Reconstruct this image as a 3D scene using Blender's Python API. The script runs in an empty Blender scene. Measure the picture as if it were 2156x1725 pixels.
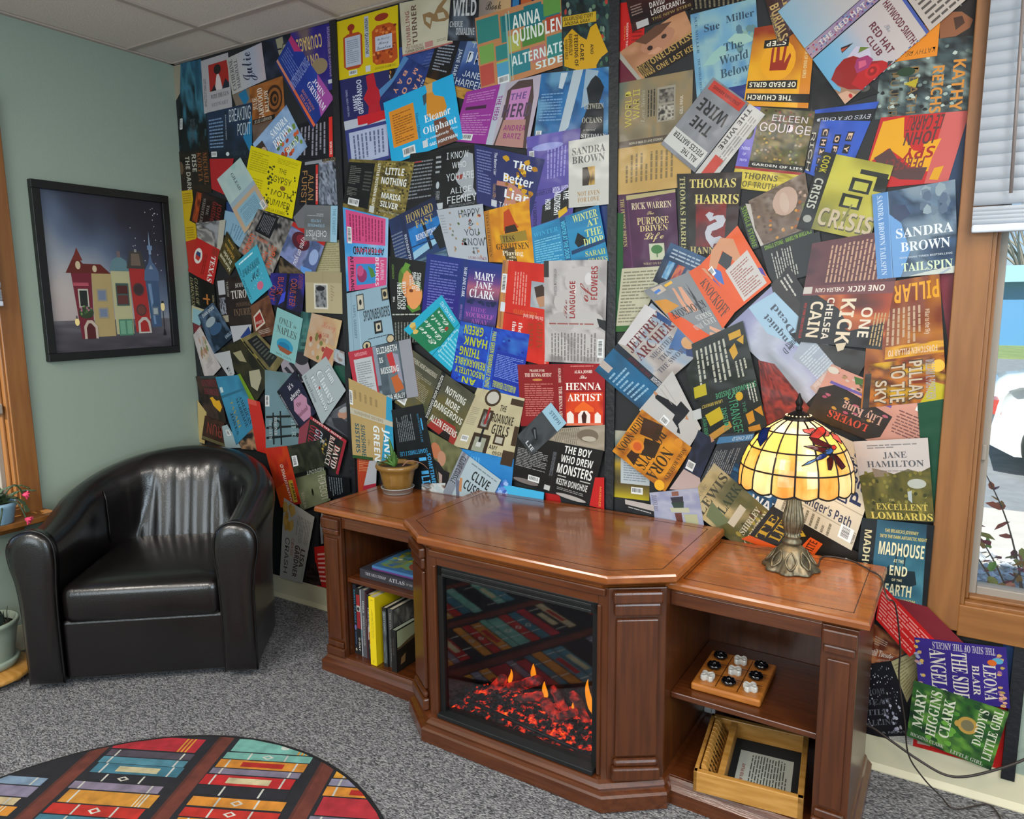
import bpy, math, random, os
import numpy as np
from mathutils import Vector, Matrix
PI = math.pi
S = bpy.context.scene
COL = S.collection

# ---------------------------------------------------------------- camera
FPX, YAW, PITCH, ROLL = 1513.94, -0.53782, -0.15203, -0.00915
CAM = Vector((3.23986, -2.3076, 1.43817))
fwd = Vector((math.sin(YAW)*math.cos(PITCH), math.cos(YAW)*math.cos(PITCH), math.sin(PITCH)))
_r0 = Vector((math.cos(YAW), -math.sin(YAW), 0)); _u0 = _r0.cross(fwd)
rgt = _r0*math.cos(ROLL)+_u0*math.sin(ROLL); upv = -_r0*math.sin(ROLL)+_u0*math.cos(ROLL)
cd = bpy.data.cameras.new('camera'); cam = bpy.data.objects.new('camera', cd); COL.objects.link(cam)
cam.matrix_world = Matrix(((rgt.x, upv.x, -fwd.x, CAM.x), (rgt.y, upv.y, -fwd.y, CAM.y), (rgt.z, upv.z, -fwd.z, CAM.z), (0, 0, 0, 1)))
cd.sensor_width = 36; cd.lens = FPX/2156*36; cd.clip_start = 0.02; cd.clip_end = 200
S.camera = cam

def at(axis, val, px, py):
    """point of the plane axis=val that the photograph shows at (px, py)"""
    d = fwd+rgt*((px-1078)/FPX)-upv*((py-862.5)/FPX)
    t = (val-CAM[axis])/d[axis]
    return CAM+d*t

# ---------------------------------------------------------------- world, sun, lamps outside the frame, exposure
w = bpy.data.worlds.new('sky'); S.world = w; w.use_nodes = True
bg = w.node_tree.nodes['Background']
sk = w.node_tree.nodes.new('ShaderNodeTexSky'); sk.sky_type = 'HOSEK_WILKIE'
sk.sun_direction = Vector((0.2, -0.6, 0.75)).normalized(); sk.turbidity = 3.5; sk.ground_albedo = 0.4
w.node_tree.links.new(sk.outputs[0], bg.inputs[0]); bg.inputs[1].default_value = 2.2

def lamp(name, kind, loc, rot, energy, color, **k):
    l = bpy.data.lights.new(name, kind); l.energy = energy; l.color = color
    for a, v in k.items(): setattr(l, a, v)
    o = bpy.data.objects.new(name, l); o.location = loc; o.rotation_euler = rot; COL.objects.link(o)
    return o
lamp('sun', 'SUN', (0, -5, 8), (math.radians(-42), 0, math.radians(12)), 5.0, (1, .96, .9), angle=.01).rotation_euler = Vector((0.15, 0.7, -0.7)).to_track_quat('-Z', 'Y').to_euler()
# ceiling panels of the room behind the camera, and the daylight of its other windows
for cx, cy, e in ((3.9, -1.1, 19), (3.9, -3.2, 26), (2.1, -3.1, 30), (.9, -3.0, 30)):
    lamp('ceiling_panel_light', 'AREA', (cx, cy, 2.54), (0, 0, 0), e, (1, .93, .84), shape='RECTANGLE', size=.55, size_y=1.1)
lamp('window_daylight', 'AREA', (5.15, -2.6, 1.5), (0, math.radians(90), 0), 46, (.72, .86, 1), shape='RECTANGLE', size=1.5, size_y=1.6)
lamp('window_daylight', 'AREA', (2.0, -4.55, 1.5), (math.radians(90), 0, 0), 34, (.8, .9, 1), shape='RECTANGLE', size=2.2, size_y=1.4)
S.view_settings.view_transform = 'Standard'; S.view_settings.look = 'None'
S.view_settings.gamma = 1; S.view_settings.use_curve_mapping = False
S.view_settings.exposure = 0.75

# ---------------------------------------------------------------- materials
def lin(h, g=1.0):
    if isinstance(h, (tuple, list)): return tuple(h)[:3]+(1,)
    h = h.lstrip('#')
    if len(h) == 3: h = ''.join(c*2 for c in h)
    v = [int(h[i:i+2], 16)/255 for i in (0, 2, 4)]
    return tuple((c/12.92 if c <= .04045 else ((c+.055)/1.055)**2.4)*g for c in v)+(1,)

def mat(name, col='888', rough=.5, metal=0, noise=0, nscale=20, bump=0, bscale=200, coat=0, spec=.5, emit=None, estr=0, stretch=(1, 1, 1), col2=None, trans=0, coord='Object', bdist=.01, bdetail=4):
    m = bpy.data.materials.new(name); m.use_nodes = True
    nt = m.node_tree; N = nt.nodes; L = nt.links; b = N['Principled BSDF']
    b.inputs['Base Color'].default_value = lin(col); b.inputs['Roughness'].default_value = rough; b.inputs['Metallic'].default_value = metal
    b.inputs['Coat Weight'].default_value = coat; b.inputs['Coat Roughness'].default_value = .12
    b.inputs['Specular IOR Level'].default_value = spec; b.inputs['Transmission Weight'].default_value = trans
    tc = N.new('ShaderNodeTexCoord'); mp = N.new('ShaderNodeMapping'); mp.inputs['Scale'].default_value = stretch
    L.new(tc.outputs[coord], mp.inputs[0])
    if noise or col2:
        n = N.new('ShaderNodeTexNoise'); n.inputs['Scale'].default_value = nscale; n.inputs['Detail'].default_value = 5
        L.new(mp.outputs[0], n.inputs[0])
        mx = N.new('ShaderNodeMix'); mx.data_type = 'RGBA'
        c = lin(col); c2 = lin(col2) if col2 else tuple(x*(1-noise) for x in c[:3])+(1,)
        mx.inputs[6].default_value = c; mx.inputs[7].default_value = c2
        r = N.new('ShaderNodeMapRange'); r.inputs[1].default_value = .35; r.inputs[2].default_value = .65
        L.new(n.outputs[0], r.inputs[0]); L.new(r.outputs[0], mx.inputs[0]); L.new(mx.outputs[2], b.inputs['Base Color'])
    if bump:
        n2 = N.new('ShaderNodeTexNoise'); n2.inputs['Scale'].default_value = bscale; n2.inputs['Detail'].default_value = bdetail
        L.new(mp.outputs[0], n2.inputs[0])
        bp = N.new('ShaderNodeBump'); bp.inputs['Strength'].default_value = bump; bp.inputs['Distance'].default_value = bdist
        L.new(n2.outputs[0], bp.inputs['Height']); L.new(bp.outputs[0], b.inputs['Normal'])
        if coat: L.new(bp.outputs[0], b.inputs['Coat Normal'])
    if emit:
        b.inputs['Emission Color'].default_value = lin(emit); b.inputs['Emission Strength'].default_value = estr
    return m

def paper_mat(name, rough, coat, bump, bscale, bdist=.01, bdetail=4, spec=.5, mottle=0):
    m = mat(name, 'fff', rough, coat=coat, spec=spec, bump=bump, bscale=bscale, bdist=bdist, bdetail=bdetail)
    N = m.node_tree.nodes; a = N.new('ShaderNodeVertexColor'); a.layer_name = 'print'
    L = m.node_tree.links
    if mottle:
        n = N.new('ShaderNodeTexNoise'); n.inputs['Scale'].default_value = 26; n.inputs['Detail'].default_value = 6; tc = N.new('ShaderNodeTexCoord'); L.new(tc.outputs['Object'], n.inputs[0])
        r = N.new('ShaderNodeMapRange'); r.inputs[1].default_value = .3; r.inputs[2].default_value = .7; r.inputs[3].default_value = 1-mottle; r.inputs[4].default_value = 1.05; L.new(n.outputs[0], r.inputs[0])
        mx = N.new('ShaderNodeMix'); mx.data_type = 'RGBA'; mx.blend_type = 'MULTIPLY'; mx.inputs[0].default_value = 1
        L.new(a.outputs[0], mx.inputs[6]); L.new(r.outputs[0], mx.inputs[7]); L.new(mx.outputs[2], N['Principled BSDF'].inputs['Base Color'])
    else: L.new(a.outputs[0], N['Principled BSDF'].inputs['Base Color'])
    return m
M = {}
M['jacket'] = paper_mat('laminated_jacket_paper', .42, .16, .5, 14, .006, 1, spec=.28)
M['print'] = paper_mat('matt_print', .6, 0, .2, 300, .002)
M['pile'] = paper_mat('rug_pile', .95, 0, .6, 900, .004, mottle=.38)
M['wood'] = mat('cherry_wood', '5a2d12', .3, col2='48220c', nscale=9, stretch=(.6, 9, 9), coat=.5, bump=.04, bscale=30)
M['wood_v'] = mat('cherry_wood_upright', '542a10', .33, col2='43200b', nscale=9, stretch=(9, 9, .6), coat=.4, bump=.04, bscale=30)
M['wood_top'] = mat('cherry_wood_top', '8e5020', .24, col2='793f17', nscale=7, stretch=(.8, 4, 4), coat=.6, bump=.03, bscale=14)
M['groove'] = mat('dark_groove', '2a1208', .5)
M['casing'] = mat('oak_casing', '8a5a2c', .45, col2='7a4c22', nscale=5, stretch=(8, 8, .8), coat=.25)
M['casing_h'] = mat('oak_casing_sill', '8e5c2a', .45, col2='7c4d20', nscale=5, stretch=(.8, 8, 8), coat=.25)
M['green'] = mat('sage_wall_paint', '8c9a8d', .75, bump=.15, bscale=180, bdist=.004)
M['black_wall'] = mat('black_panel_board', '15171a', .6)
M['batten'] = mat('black_batten', '14161a', .45, bump=.2, bscale=60)
M['cream'] = mat('cream_vinyl', 'c9c2a6', .5)
M['tile'] = mat('ceiling_tile_fibre', 'd6cabf', .9, noise=.12, nscale=160, bump=.35, bscale=160, bdist=.006)
M['tbar'] = mat('ceiling_bar', 'a89a90', .6)
M['white'] = mat('white_paint', 'd8dadc', .5)
M['black'] = mat('black_plastic', '0c0d0e', .4)
M['blackmetal'] = mat('black_metal', '16181a', .45, noise=.3, nscale=30)
M['leather'] = mat('dark_brown_leather', '0d0909', .32, noise=.25, nscale=7, coat=.5, bump=.22, bscale=160, bdist=.002)
M['piping'] = mat('leather_piping', '0b0808', .4)
M['brass'] = mat('aged_bronze', '8b8069', .42, metal=.75, noise=.55, nscale=45, bump=.4, bscale=60, bdist=.003)
M['lead'] = mat('dark_lead', '1a1614', .45, metal=.5)
M['pot'] = mat('brown_glazed_ceramic', '8d6a33', .35, col2='75521f', nscale=14, coat=.4)
M['clearplastic'] = mat('clear_plastic', 'c3c6c4', .25, trans=.35)
M['soil'] = mat('potting_soil', '4a3524', .95, noise=.7, nscale=120, bump=.8, bscale=140)
M['leaf'] = mat('leaf_green', '4f7a35', .5, noise=.35, nscale=25)
M['leafdark'] = mat('cactus_leaf', '3c4f33', .5, noise=.4, nscale=30)
M['pink'] = mat('pink_petal', 'e2436b', .6, noise=.2, nscale=50)
M['pine'] = mat('pale_wood', 'b98845', .42, col2='a3722f', nscale=5, stretch=(2, 14, 14), coat=.2)
M['felt'] = mat('black_felt', '14181a', .95)
M['glassblack'] = mat('black_glass', '04060a', .06, coat=.6)
M['glassclear'] = mat('frosted_glass', 'd5d3cc', .25, trans=.3)
M['vinyl'] = mat('taupe_window_vinyl', '8f857a', .45)
M['cord'] = mat('brown_cord', '2e2523', .5)
M['blind'] = mat('blind_slat_white', 'c4cbd6', .5)
M['wand'] = mat('blind_wand', '7f7471', .3, trans=.1)
M['asphalt'] = mat('asphalt', '8e9094', .9, noise=.2, nscale=8)
M['concrete'] = mat('concrete', 'cfc6bd', .9, noise=.12, nscale=6)
M['carwhite'] = mat('white_car_paint', 'e8e8e6', .25, coat=.8)
M['carglass'] = mat('car_glass', '3a4a50', .06, coat=.5)
M['tyre'] = mat('rubber', '17181a', .8)
M['rim'] = mat('wheel_rim', '9a9ea2', .3, metal=.8)
M['bluesiding'] = mat('blue_siding', '4f86b5', .7)
M['greypot'] = mat('grey_green_pot', '8d9a8b', .5, noise=.15, nscale=10)
M['bluepot'] = mat('pale_blue_pot', '7fa0b4', .35, coat=.3)

def carpet():
    m = mat('woven_loop_carpet', '808080', .95)
    nt = m.node_tree; N = nt.nodes; L = nt.links; b = N['Principled BSDF']
    tc = N.new('ShaderNodeTexCoord'); mp = N.new('ShaderNodeMapping'); L.new(tc.outputs['Object'], mp.inputs[0])
    mp.inputs['Rotation'].default_value = (0, 0, .5)
    mp.inputs['Scale'].default_value = (1, 1.9, 1)
    v = N.new('ShaderNodeTexVoronoi'); v.inputs['Scale'].default_value = 150; L.new(mp.outputs[0], v.inputs[0])
    n = N.new('ShaderNodeTexNoise'); n.inputs['Scale'].default_value = 160; n.inputs['Detail'].default_value = 2; L.new(mp.outputs[0], n.inputs[0])
    cr = N.new('ShaderNodeValToRGB'); L.new(v.outputs['Color'], cr.inputs[0])
    e = cr.color_ramp.elements; e[0].position = .12; e[0].color = lin('34353a'); e[1].position = .86; e[1].color = lin('999a9c')
    k = e.new(.38); k.color = lin('5c5c61'); k = e.new(.62); k.color = lin('7f8085')
    sub = N.new('ShaderNodeMix'); sub.data_type = 'RGBA'; sub.blend_type = 'MULTIPLY'; sub.inputs[0].default_value = .55
    L.new(cr.outputs[0], sub.inputs[6]); L.new(n.outputs[0], sub.inputs[7])
    gm = N.new('ShaderNodeMix'); gm.data_type = 'RGBA'; gm.blend_type = 'MULTIPLY'; gm.inputs[0].default_value = 1; gm.inputs[7].default_value = (1.34, 1.31, 1.29, 1)
    L.new(sub.outputs[2], gm.inputs[6]); L.new(gm.outputs[2], b.inputs['Base Color'])
    bp = N.new('ShaderNodeBump'); bp.inputs['Strength'].default_value = .7; bp.inputs['Distance'].default_value = .004; bp.invert = True
    L.new(v.outputs['Distance'], bp.inputs['Height']); L.new(bp.outputs[0], b.inputs['Normal'])
    return m
M['carpet'] = carpet()

# ---------------------------------------------------------------- mesh helpers
class MB:
    def __init__(s): s.v = []; s.f = []; s.c = []; s.sm = []
    def add(s, V, F, c=None, smooth=False):
        o = len(s.v); s.v += [tuple(p) for p in V]; s.f += [tuple(i+o for i in f) for f in F]
        s.c += [c]*len(V) if not isinstance(c, list) else c
        s.sm += [smooth]*len(F); return s
    def box(s, x0, x1, y0, y1, z0, z1, c=None, M_=None):
        V = [Vector((x, y, z)) for x in (x0, x1) for y in (y0, y1) for z in (z0, z1)]
        if M_ is not None: V = [M_@p for p in V]
        return s.add(V, [(0, 1, 3, 2), (4, 6, 7, 5), (0, 4, 5, 1), (2, 3, 7, 6), (0, 2, 6, 4), (1, 5, 7, 3)], c)
    def prism(s, poly, z0, z1, c=None, M_=None, ins=0, mid=None):
        """polygon (list of xy) extruded in z"""
        n = len(poly); V = [Vector((x, y, z)) for z in (z0, z1) for x, y in poly]
        if M_ is not None: V = [M_@p for p in V]
        return s.add(V, [tuple(range(n))[::-1], tuple(range(n, 2*n))]+[(i, (i+1) % n, n+(i+1) % n, n+i) for i in range(n)], c)
    def loft(s, rings, closed=True, caps=True, c=None, smooth=True):
        n = len(rings[0]); V = [p for r in rings for p in r]; F = []
        for k in range(len(rings)-1):
            for i in range(n if closed else n-1):
                j = (i+1) % n; F.append((k*n+i, k*n+j, (k+1)*n+j, (k+1)*n+i))
        if caps: F += [tuple(range(n))[::-1], tuple((len(rings)-1)*n+i for i in range(n))]
        return s.add(V, F, c, smooth)
    def lathe(s, prof, n=32, cx=0, cy=0, c=None, wob=None, smooth=True, caps=True):
        R = []
        for r, z in prof:
            R.append([(cx+(r*(1+(wob(a, r, z) if wob else 0)))*math.cos(a), cy+(r*(1+(wob(a, r, z) if wob else 0)))*math.sin(a), z) for a in [2*PI*i/n for i in range(n)]])
        return s.loft(R, True, caps, c, smooth)
    def tube(s, pts, r, n=8, c=None):
        pts = [Vector(p) for p in pts]; R = []
        up = Vector((0, 0, 1))
        for i, p in enumerate(pts):
            t = (pts[min(i+1, len(pts)-1)]-pts[max(i-1, 0)]).normalized()
            a = t.cross(up if abs(t.z) < .9 else Vector((1, 0, 0))).normalized(); b = t.cross(a)
            rr = r[i] if isinstance(r, (list, tuple)) else r
            R.append([p+a*rr*math.cos(2*PI*k/n)+b*rr*math.sin(2*PI*k/n) for k in range(n)])
        return s.loft(R, c=c)
    def build(s, name, m, parent=None, bevel=0, seg=2, **k):
        me = bpy.data.meshes.new(name); me.from_pydata([tuple(p) for p in s.v], [], s.f); 
        me.polygons.foreach_set('use_smooth', s.sm)
        if any(c is not None for c in s.c):
            a = me.color_attributes.new('print', 'FLOAT_COLOR', 'POINT')
            a.data.foreach_set('color', np.array([c if c is not None else (.5, .5, .5, 1) for c in s.c], dtype=np.float32).ravel())
        o = bpy.data.objects.new(name, me); COL.objects.link(o); o.parent = parent
        me.materials.append(M[m] if isinstance(m, str) else m); me.update()
        if bevel:
            md = o.modifiers.new('b', 'BEVEL'); md.width = bevel; md.segments = seg; md.limit_method = 'ANGLE'; md.angle_limit = .6
            md.harden_normals = False
        for kk, vv in k.items(): o[kk] = vv
        return o
def empty(name, loc=(0, 0, 0), rz=0, label=None, category=None, group=None, kind=None):
    o = bpy.data.objects.new(name, None); COL.objects.link(o); o.location = loc; o.rotation_euler = (0, 0, rz); o.empty_display_size = .05
    for k, v in (('label', label), ('category', category), ('group', group), ('kind', kind)):
        if v: o[k] = v
    return o
def tag(o, label, category, group=None):
    o['label'] = label; o['category'] = category
    if group: o['group'] = group
    return o
def dup(o, parent=None, **k):
    c = o.copy(); COL.objects.link(c); c.parent = parent
    for kk, vv in k.items(): setattr(c, kk, vv)
    return c
def spline(P, n=8):
    """Catmull-Rom through the points"""
    P = [Vector(p) for p in P]; out = []
    for i in range(len(P)-1):
        a = P[max(i-1, 0)]; b = P[i]; c = P[i+1]; d = P[min(i+2, len(P)-1)]
        for k in range(n):
            t = k/n; out.append(.5*((2*b)+(c-a)*t+(2*a-5*b+4*c-d)*t*t+(3*b-a-3*c+d)*t**3))
    return out+[P[-1]]

# ---------------------------------------------------------------- lettering: every glyph is meshed once and laid out by hand
FD = bpy.utils.system_resource('DATAFILES', path='fonts')
def _font(n):
    try: return bpy.data.fonts.load(os.path.join(FD, n))
    except Exception: return None
_FM, _FS = _font('NotoSansMath-Regular.woff2'), _font('Inter.woff2')
def _alt(base, ch, dig=None):
    if not _FM: return ch
    if 'A' <= ch <= 'Z': return chr(base+ord(ch)-65)
    if 'a' <= ch <= 'z': return 'ℎ' if (base == 0x1D434 and ch == 'h') else chr(base+26+ord(ch)-97)
    if '0' <= ch <= '9' and dig: return chr(dig+ord(ch)-48)
    return ch
STY = {'s': (_FS, None, 0, 0), 'S': (_FM, 0x1D5D4, 0x1D7EC, 0), 'b': (_FM, 0x1D5D4, 0x1D7EC, 0), 'f': (_FM, 0x1D400, 0x1D7CE, 0), 't': (_FM, 0x1D400, 0x1D7CE, 0), 'i': (_FM, 0x1D434, 0x1D7CE, 0), 'c': (_FM, 0x1D4D0, 0x1D7CE, 0)}
_G = {}
def glyph(sty, ch):
    k = (sty, ch)
    if k in _G: return _G[k]
    f, base, dig, off = STY[sty]
    a = _alt(base, ch, dig) if base else ch
    def mk(t):
        c = bpy.data.curves.new('g', 'FONT'); c.body = t; c.resolution_u = 2; c.offset = off
        if f: c.font = f
        o = bpy.data.objects.new('g', c); COL.objects.link(o)
        me = bpy.data.meshes.new_from_object(o.evaluated_get(bpy.context.evaluated_depsgraph_get()))
        V = np.array([(v.co.x, v.co.y) for v in me.vertices]).reshape(-1, 2); F = [tuple(p.vertices) for p in me.polygons]
        bpy.data.objects.remove(o); bpy.data.curves.remove(c); bpy.data.meshes.remove(me)
        return V, F
    V, F = mk(a) if ch != ' ' else (np.zeros((0, 2)), [])
    if ('bar', sty) not in _G:
        B = mk('HH')[0]; _G[('bar', sty)] = B[:, 0].max()-B[:, 0].min(); _G[('cap', sty)] = B[:, 1].max()
    W = mk('H'+a+'H')[0]; adv = W[:, 0].max()-W[:, 0].min()-_G[('bar', sty)]
    _G[k] = (V, F, adv, _G[('cap', sty)]); return _G[k]
def text_shape(sty, t):
    x = 0; V = []; F = []; n = 0; cap = .7; PAR = []
    for ch in t.replace('\u2019', chr(39)):
        g, f, adv, cap = glyph(sty, ch)
        if len(g):
            PAR += [len(V) % 2]*len(g); V.append(g+np.array([x, 0])); F += [tuple(i+n for i in q) for q in f]; n += len(g)
        x += adv
    if not V: return np.zeros((0, 3)), []
    V = np.concatenate(V); x0, x1 = V[:, 0].min(), V[:, 0].max()
    V = np.stack([(V[:, 0]-x0)/(x1-x0+1e-9), V[:, 1]/cap, np.array(PAR)], 1)
    return V, F

# ---------------------------------------------------------------- flat print: a page is a four-cornered sheet with shapes printed on it
def _lat(rng, n): return rng.random((n+2, n+2))
def vnoise(rng, sc, U, V):
    out = 0; amp = 0; a = 1
    for o in range(2):
        n = max(2, int(sc*(o+1)*1.0)); g = _lat(rng, n)
        x = U*n; y = V*n; i = np.clip(x.astype(int), 0, n); j = np.clip(y.astype(int), 0, n); fx = x-i; fy = y-j
        fx = fx*fx*(3-2*fx); fy = fy*fy*(3-2*fy)
        out = out+a*((g[j, i]*(1-fx)+g[j, i+1]*fx)*(1-fy)+(g[j+1, i]*(1-fx)+g[j+1, i+1]*fx)*fy); amp += a; a *= .5
    out = out/amp
    return np.clip((out-.5)*1.9+.5, 0, 1)
def paint(bg, rng, g):
    """(nx, ny, colours) of a background spec"""
    P = [np.array(lin(c, g)) for c in bg.split('#')[1:]]
    k = bg[0]
    if k == '#': return 1, 1, np.tile(P[0], (4, 1))
    nx, ny = (1, 10) if k == 'V' else (10, 1) if k == 'H' else (18, 22)
    U, V = np.meshgrid(np.linspace(0, 1, nx+1), np.linspace(0, 1, ny+1))
    if k == 'V': T = V
    elif k == 'H': T = U
    elif k == 'D': T = (U+V)/2
    elif k == 'A': T = np.clip((1-U)*.42+V*.75-.12+.12*(vnoise(rng, 4, U, V)-.5), 0, 1)
    else: T = vnoise(rng, int(bg[1:bg.index('#')]), U, V)
    if k == 'M': T = np.clip(V*.75+T*.5-.12, 0, 1)
    T = T.ravel()*(len(P)-1); i = np.clip(T.astype(int), 0, len(P)-2); f = (T-i)[:, None]; A = np.array(P)
    return nx, ny, A[i]*(1-f)+A[i+1]*f
def dashes(rng, x0, y0, x1, y1, n, rot):
    """blurb lines: rows of word-length dashes"""
    out = []
    W, Hh = (x1-x0, y1-y0) if rot in (0, 2) else (y1-y0, x1-x0)
    p = Hh/n
    for k in range(n):
        e = W*(.95+.05*rng.random()) if rng.random() > .2 else W*(.35+.5*rng.random()); s = 0
        while s < e-W*.03:
            l = min(W*(.07+.18*rng.random()), e-s)
            a, b, c, d = s, s+l, k*p+p*.3, k*p+p*.72
            if rot == 0: q = (x0+a, y0+c, x0+b, y0+d)
            elif rot == 2: q = (x1-b, y1-d, x1-a, y1-c)
            elif rot == 1: q = (x1-d, y0+a, x1-c, y0+b)
            else: q = (x0+c, y1-b, x0+d, y1-a)
            out.append(q); s += l+W*.025
    return out
def pages(mb, spec, frame, rng, lift=.00002, g=1.0, skirt=None):
    """spec: list of (corners, background, elements).  frame(x, y, h) -> 3-D point."""
    step = 0
    for corners, bgs, elems in spec:
        c = [Vector(q) for q in corners]
        def loc(u, v):
            u /= 100; v /= 100
            return c[0]*(1-u)*(1-v)+c[1]*u*(1-v)+c[2]*u*v+c[3]*(1-u)*v
        def grid(x0, y0, x1, y1, bgx, h):
            nx, ny, C = paint(bgx, rng, g)
            V = []
            for j in range(ny+1):
                for i in range(nx+1):
                    q = loc(x0+(x1-x0)*i/nx, y0+(y1-y0)*j/ny); V.append(frame(q.x, q.y, h))
            F = [(j*(nx+1)+i, (j+1)*(nx+1)+i, (j+1)*(nx+1)+i+1, j*(nx+1)+i+1) for j in range(ny) for i in range(nx)]
            mb.add(V, F, [tuple(x) for x in C])
        h = step*lift; grid(0, 0, 100, 100, bgs, h)
        if skirt:
            V = [frame(p.x, p.y, h) for p in c]+[frame(p.x, p.y, h-skirt) for p in c]
            cc = tuple(paint(bgs, rng, g)[2][0]); mb.add(V, [(i, (i+1) % 4, 4+(i+1) % 4, 4+i) for i in range(4)]+[(4, 5, 6, 7)], cc)
        for e in elems.split(';'):
            e = e.strip()
            if not e: continue
            k = e[0]; a = e[1:].split(); step += 1; h = step*lift
            if k == 'R':
                x0, y0, x1, y1 = map(float, a[:4]); grid(x0, y0, x1, y1, a[4] if a[4][0] in 'VHNDMA#' else '#'+a[4], h)
            elif k == 'T':
                x0, y0, x1, y1 = map(float, a[:4]); col, r, st = a[4], int(a[5]), a[6]; t = ' '.join(a[7:])
                X, F = text_shape(st, t); V = []
                for s, u, par in X:
                    if r == 0: q = (x0+s*(x1-x0), y1-u*(y1-y0))
                    elif r == 1: q = (x0+u*(x1-x0), y0+s*(y1-y0))
                    elif r == 2: q = (x1-s*(x1-x0), y0+u*(y1-y0))
                    else: q = (x1-u*(x1-x0), y1-s*(y1-y0))
                    p = loc(*q); V.append(frame(p.x, p.y, h+par*lift*.35))
                mb.add(V, F, lin(col, g))
            elif k == 'L':
                x0, y0, x1, y1 = map(float, a[:4])
                for q in dashes(rng, x0, y0, x1, y1, int(a[4]), int(a[6]) if len(a) > 6 else 0):
                    P4 = [loc(q[0], q[1]), loc(q[2], q[1]), loc(q[2], q[3]), loc(q[0], q[3])]
                    mb.add([frame(p.x, p.y, h) for p in P4], [(0, 1, 2, 3)], lin(a[5], g))
            elif k == 'E':
                cx, cy, rx, ry = map(float, a[:4]); n = 18
                V = [frame(*loc(cx+rx*math.cos(2*PI*i/n), cy+ry*math.sin(2*PI*i/n))[:2], h) for i in range(n)]
                mb.add(V, [tuple(range(n))], lin(a[4], g))
            elif k == 'P':
                pts = [tuple(map(float, p.split(','))) for p in a[1:]]
                mb.add([frame(*loc(x, y)[:2], h) for x, y in pts], [tuple(range(len(pts)))], lin(a[0], g))
            elif k == 'S':   # scattered blobs: x0 y0 x1 y1 count size colours
                x0, y0, x1, y1 = map(float, a[:4]); n = int(a[4]); sz = float(a[5]); cs = a[6].split('#')[1:]
                for q in range(n):
                    cx = x0+(x1-x0)*rng.random(); cy = y0+(y1-y0)*rng.random(); m_ = 6; ph = rng.random()*6
                    V = [frame(*loc(cx+sz*(.6+.5*rng.random())*math.cos(ph+2*PI*i/m_), cy+sz*(.6+.5*rng.random())*math.sin(ph+2*PI*i/m_))[:2], h+lift*.12*q) for i in range(m_)]
                    mb.add(V, [tuple(range(m_))], lin(cs[q % len(cs)], g))
                step += int(n*.12)
            elif k == 'B':   # bar code on a white sticker
                x0, y0, x1, y1 = map(float, a[:4]); r = int(a[4]) if len(a) > 4 else 0
                grid(x0, y0, x1, y1, '#d4d6d6', h); n = 11; dx = (x1-x0); dy = (y1-y0)
                for q in range(n):
                    f0 = (.1+.8*q/n); f1 = f0+.8/n*(.35+.35*rng.random())
                    q4 = (x0+dx*f0, y0+dy*.15, x0+dx*f1, y0+dy*.75) if not r else (x0+dx*.15, y0+dy*f0, x0+dx*.75, y0+dy*f1)
                    P4 = [loc(q4[0], q4[1]), loc(q4[2], q4[1]), loc(q4[2], q4[3]), loc(q4[0], q4[3])]
                    mb.add([frame(p.x, p.y, h+lift) for p in P4], [(0, 1, 2, 3)], lin('222', g))
                step += 1
    return mb
# ---------------------------------------------------------------- the room
H = 2.559; XR, YF = 5.25, -4.65
WX0, WX1, WZ0, WZ1 = 3.335, 4.75, .575, 2.15      # opening of window_1 in the collage wall
LY0, LY1, LZ0, LZ1 = -.872, -2.0, .60, 2.15        # opening of window_2 in the green wall
mb = MB()
for x0, x1, z0, z1 in ((-.12, WX0, 0, H), (WX1, XR+.12, 0, H), (WX0, WX1, 0, WZ0), (WX0, WX1, WZ1, H)):
    mb.box(x0, x1, 0, .14, z0, z1)
wb = mb.build('wall_back', 'green', kind='structure')
MB().box(0, 3.27, -.0008, 0, .1, H).box(3.27, 3.50, -.0008, 0, .1, .49).build('collage_board', 'black_wall', wb)
mb = MB()
for y0, y1, z0, z1 in ((YF-.12, LY1, 0, H), (LY0, 0, 0, H), (LY1, LY0, 0, LZ0), (LY1, LY0, LZ1, H)):
    mb.box(-.12, 0, y0, y1, z0, z1)
mb.build('wall_left', 'green', kind='structure')
mb = MB(); mb.box(XR, XR+.12, YF-.12, .14, 0, H); mb.build('wall_right', 'green', kind='structure')
mb = MB(); mb.box(-.12, XR+.12, YF-.12, YF, 0, H); mb.build('wall_front', 'green', kind='structure')
MB().box(-.12, XR+.12, YF-.12, .14, -.06, 0).build('floor', 'carpet', kind='structure')
# suspended ceiling: plenum board, bars and lay-in tiles
ce = MB().box(-.12, XR+.12, YF-.12, .14, H+.02, H+.12).build('ceiling', 'tbar', kind='structure')
xs = [0, .512, 1.086]+[1.086+.577*i for i in range(1, 9)]; ys = [0, -.232, -1.385, -2.54, -3.69, YF]
xs = [x for x in xs if x < XR]+[XR]
tile = None
mb = MB()
for x in xs[1:-1]: mb.box(x-.012, x+.012, YF, 0, H-.002, H+.004)
for y in ys[1:-1]: mb.box(0, XR, y-.012, y+.012, H-.0015, H+.0045)
for x0, x1, y0, y1 in ((0, XR, -.02, 0), (0, .02, YF, 0), (XR-.02, XR, YF, 0)): mb.box(x0, x1, y0, y1, H-.004, H+.003)
mb.build('ceiling_bar', 'tbar', ce)
for i in range(len(xs)-1):
    for j in range(len(ys)-1):
        MB().box(xs[i]+.008, xs[i+1]-.008, ys[j+1]+.008, ys[j]-.008, H+.0045, H+.018).build('tile', 'tile', ce)
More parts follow.
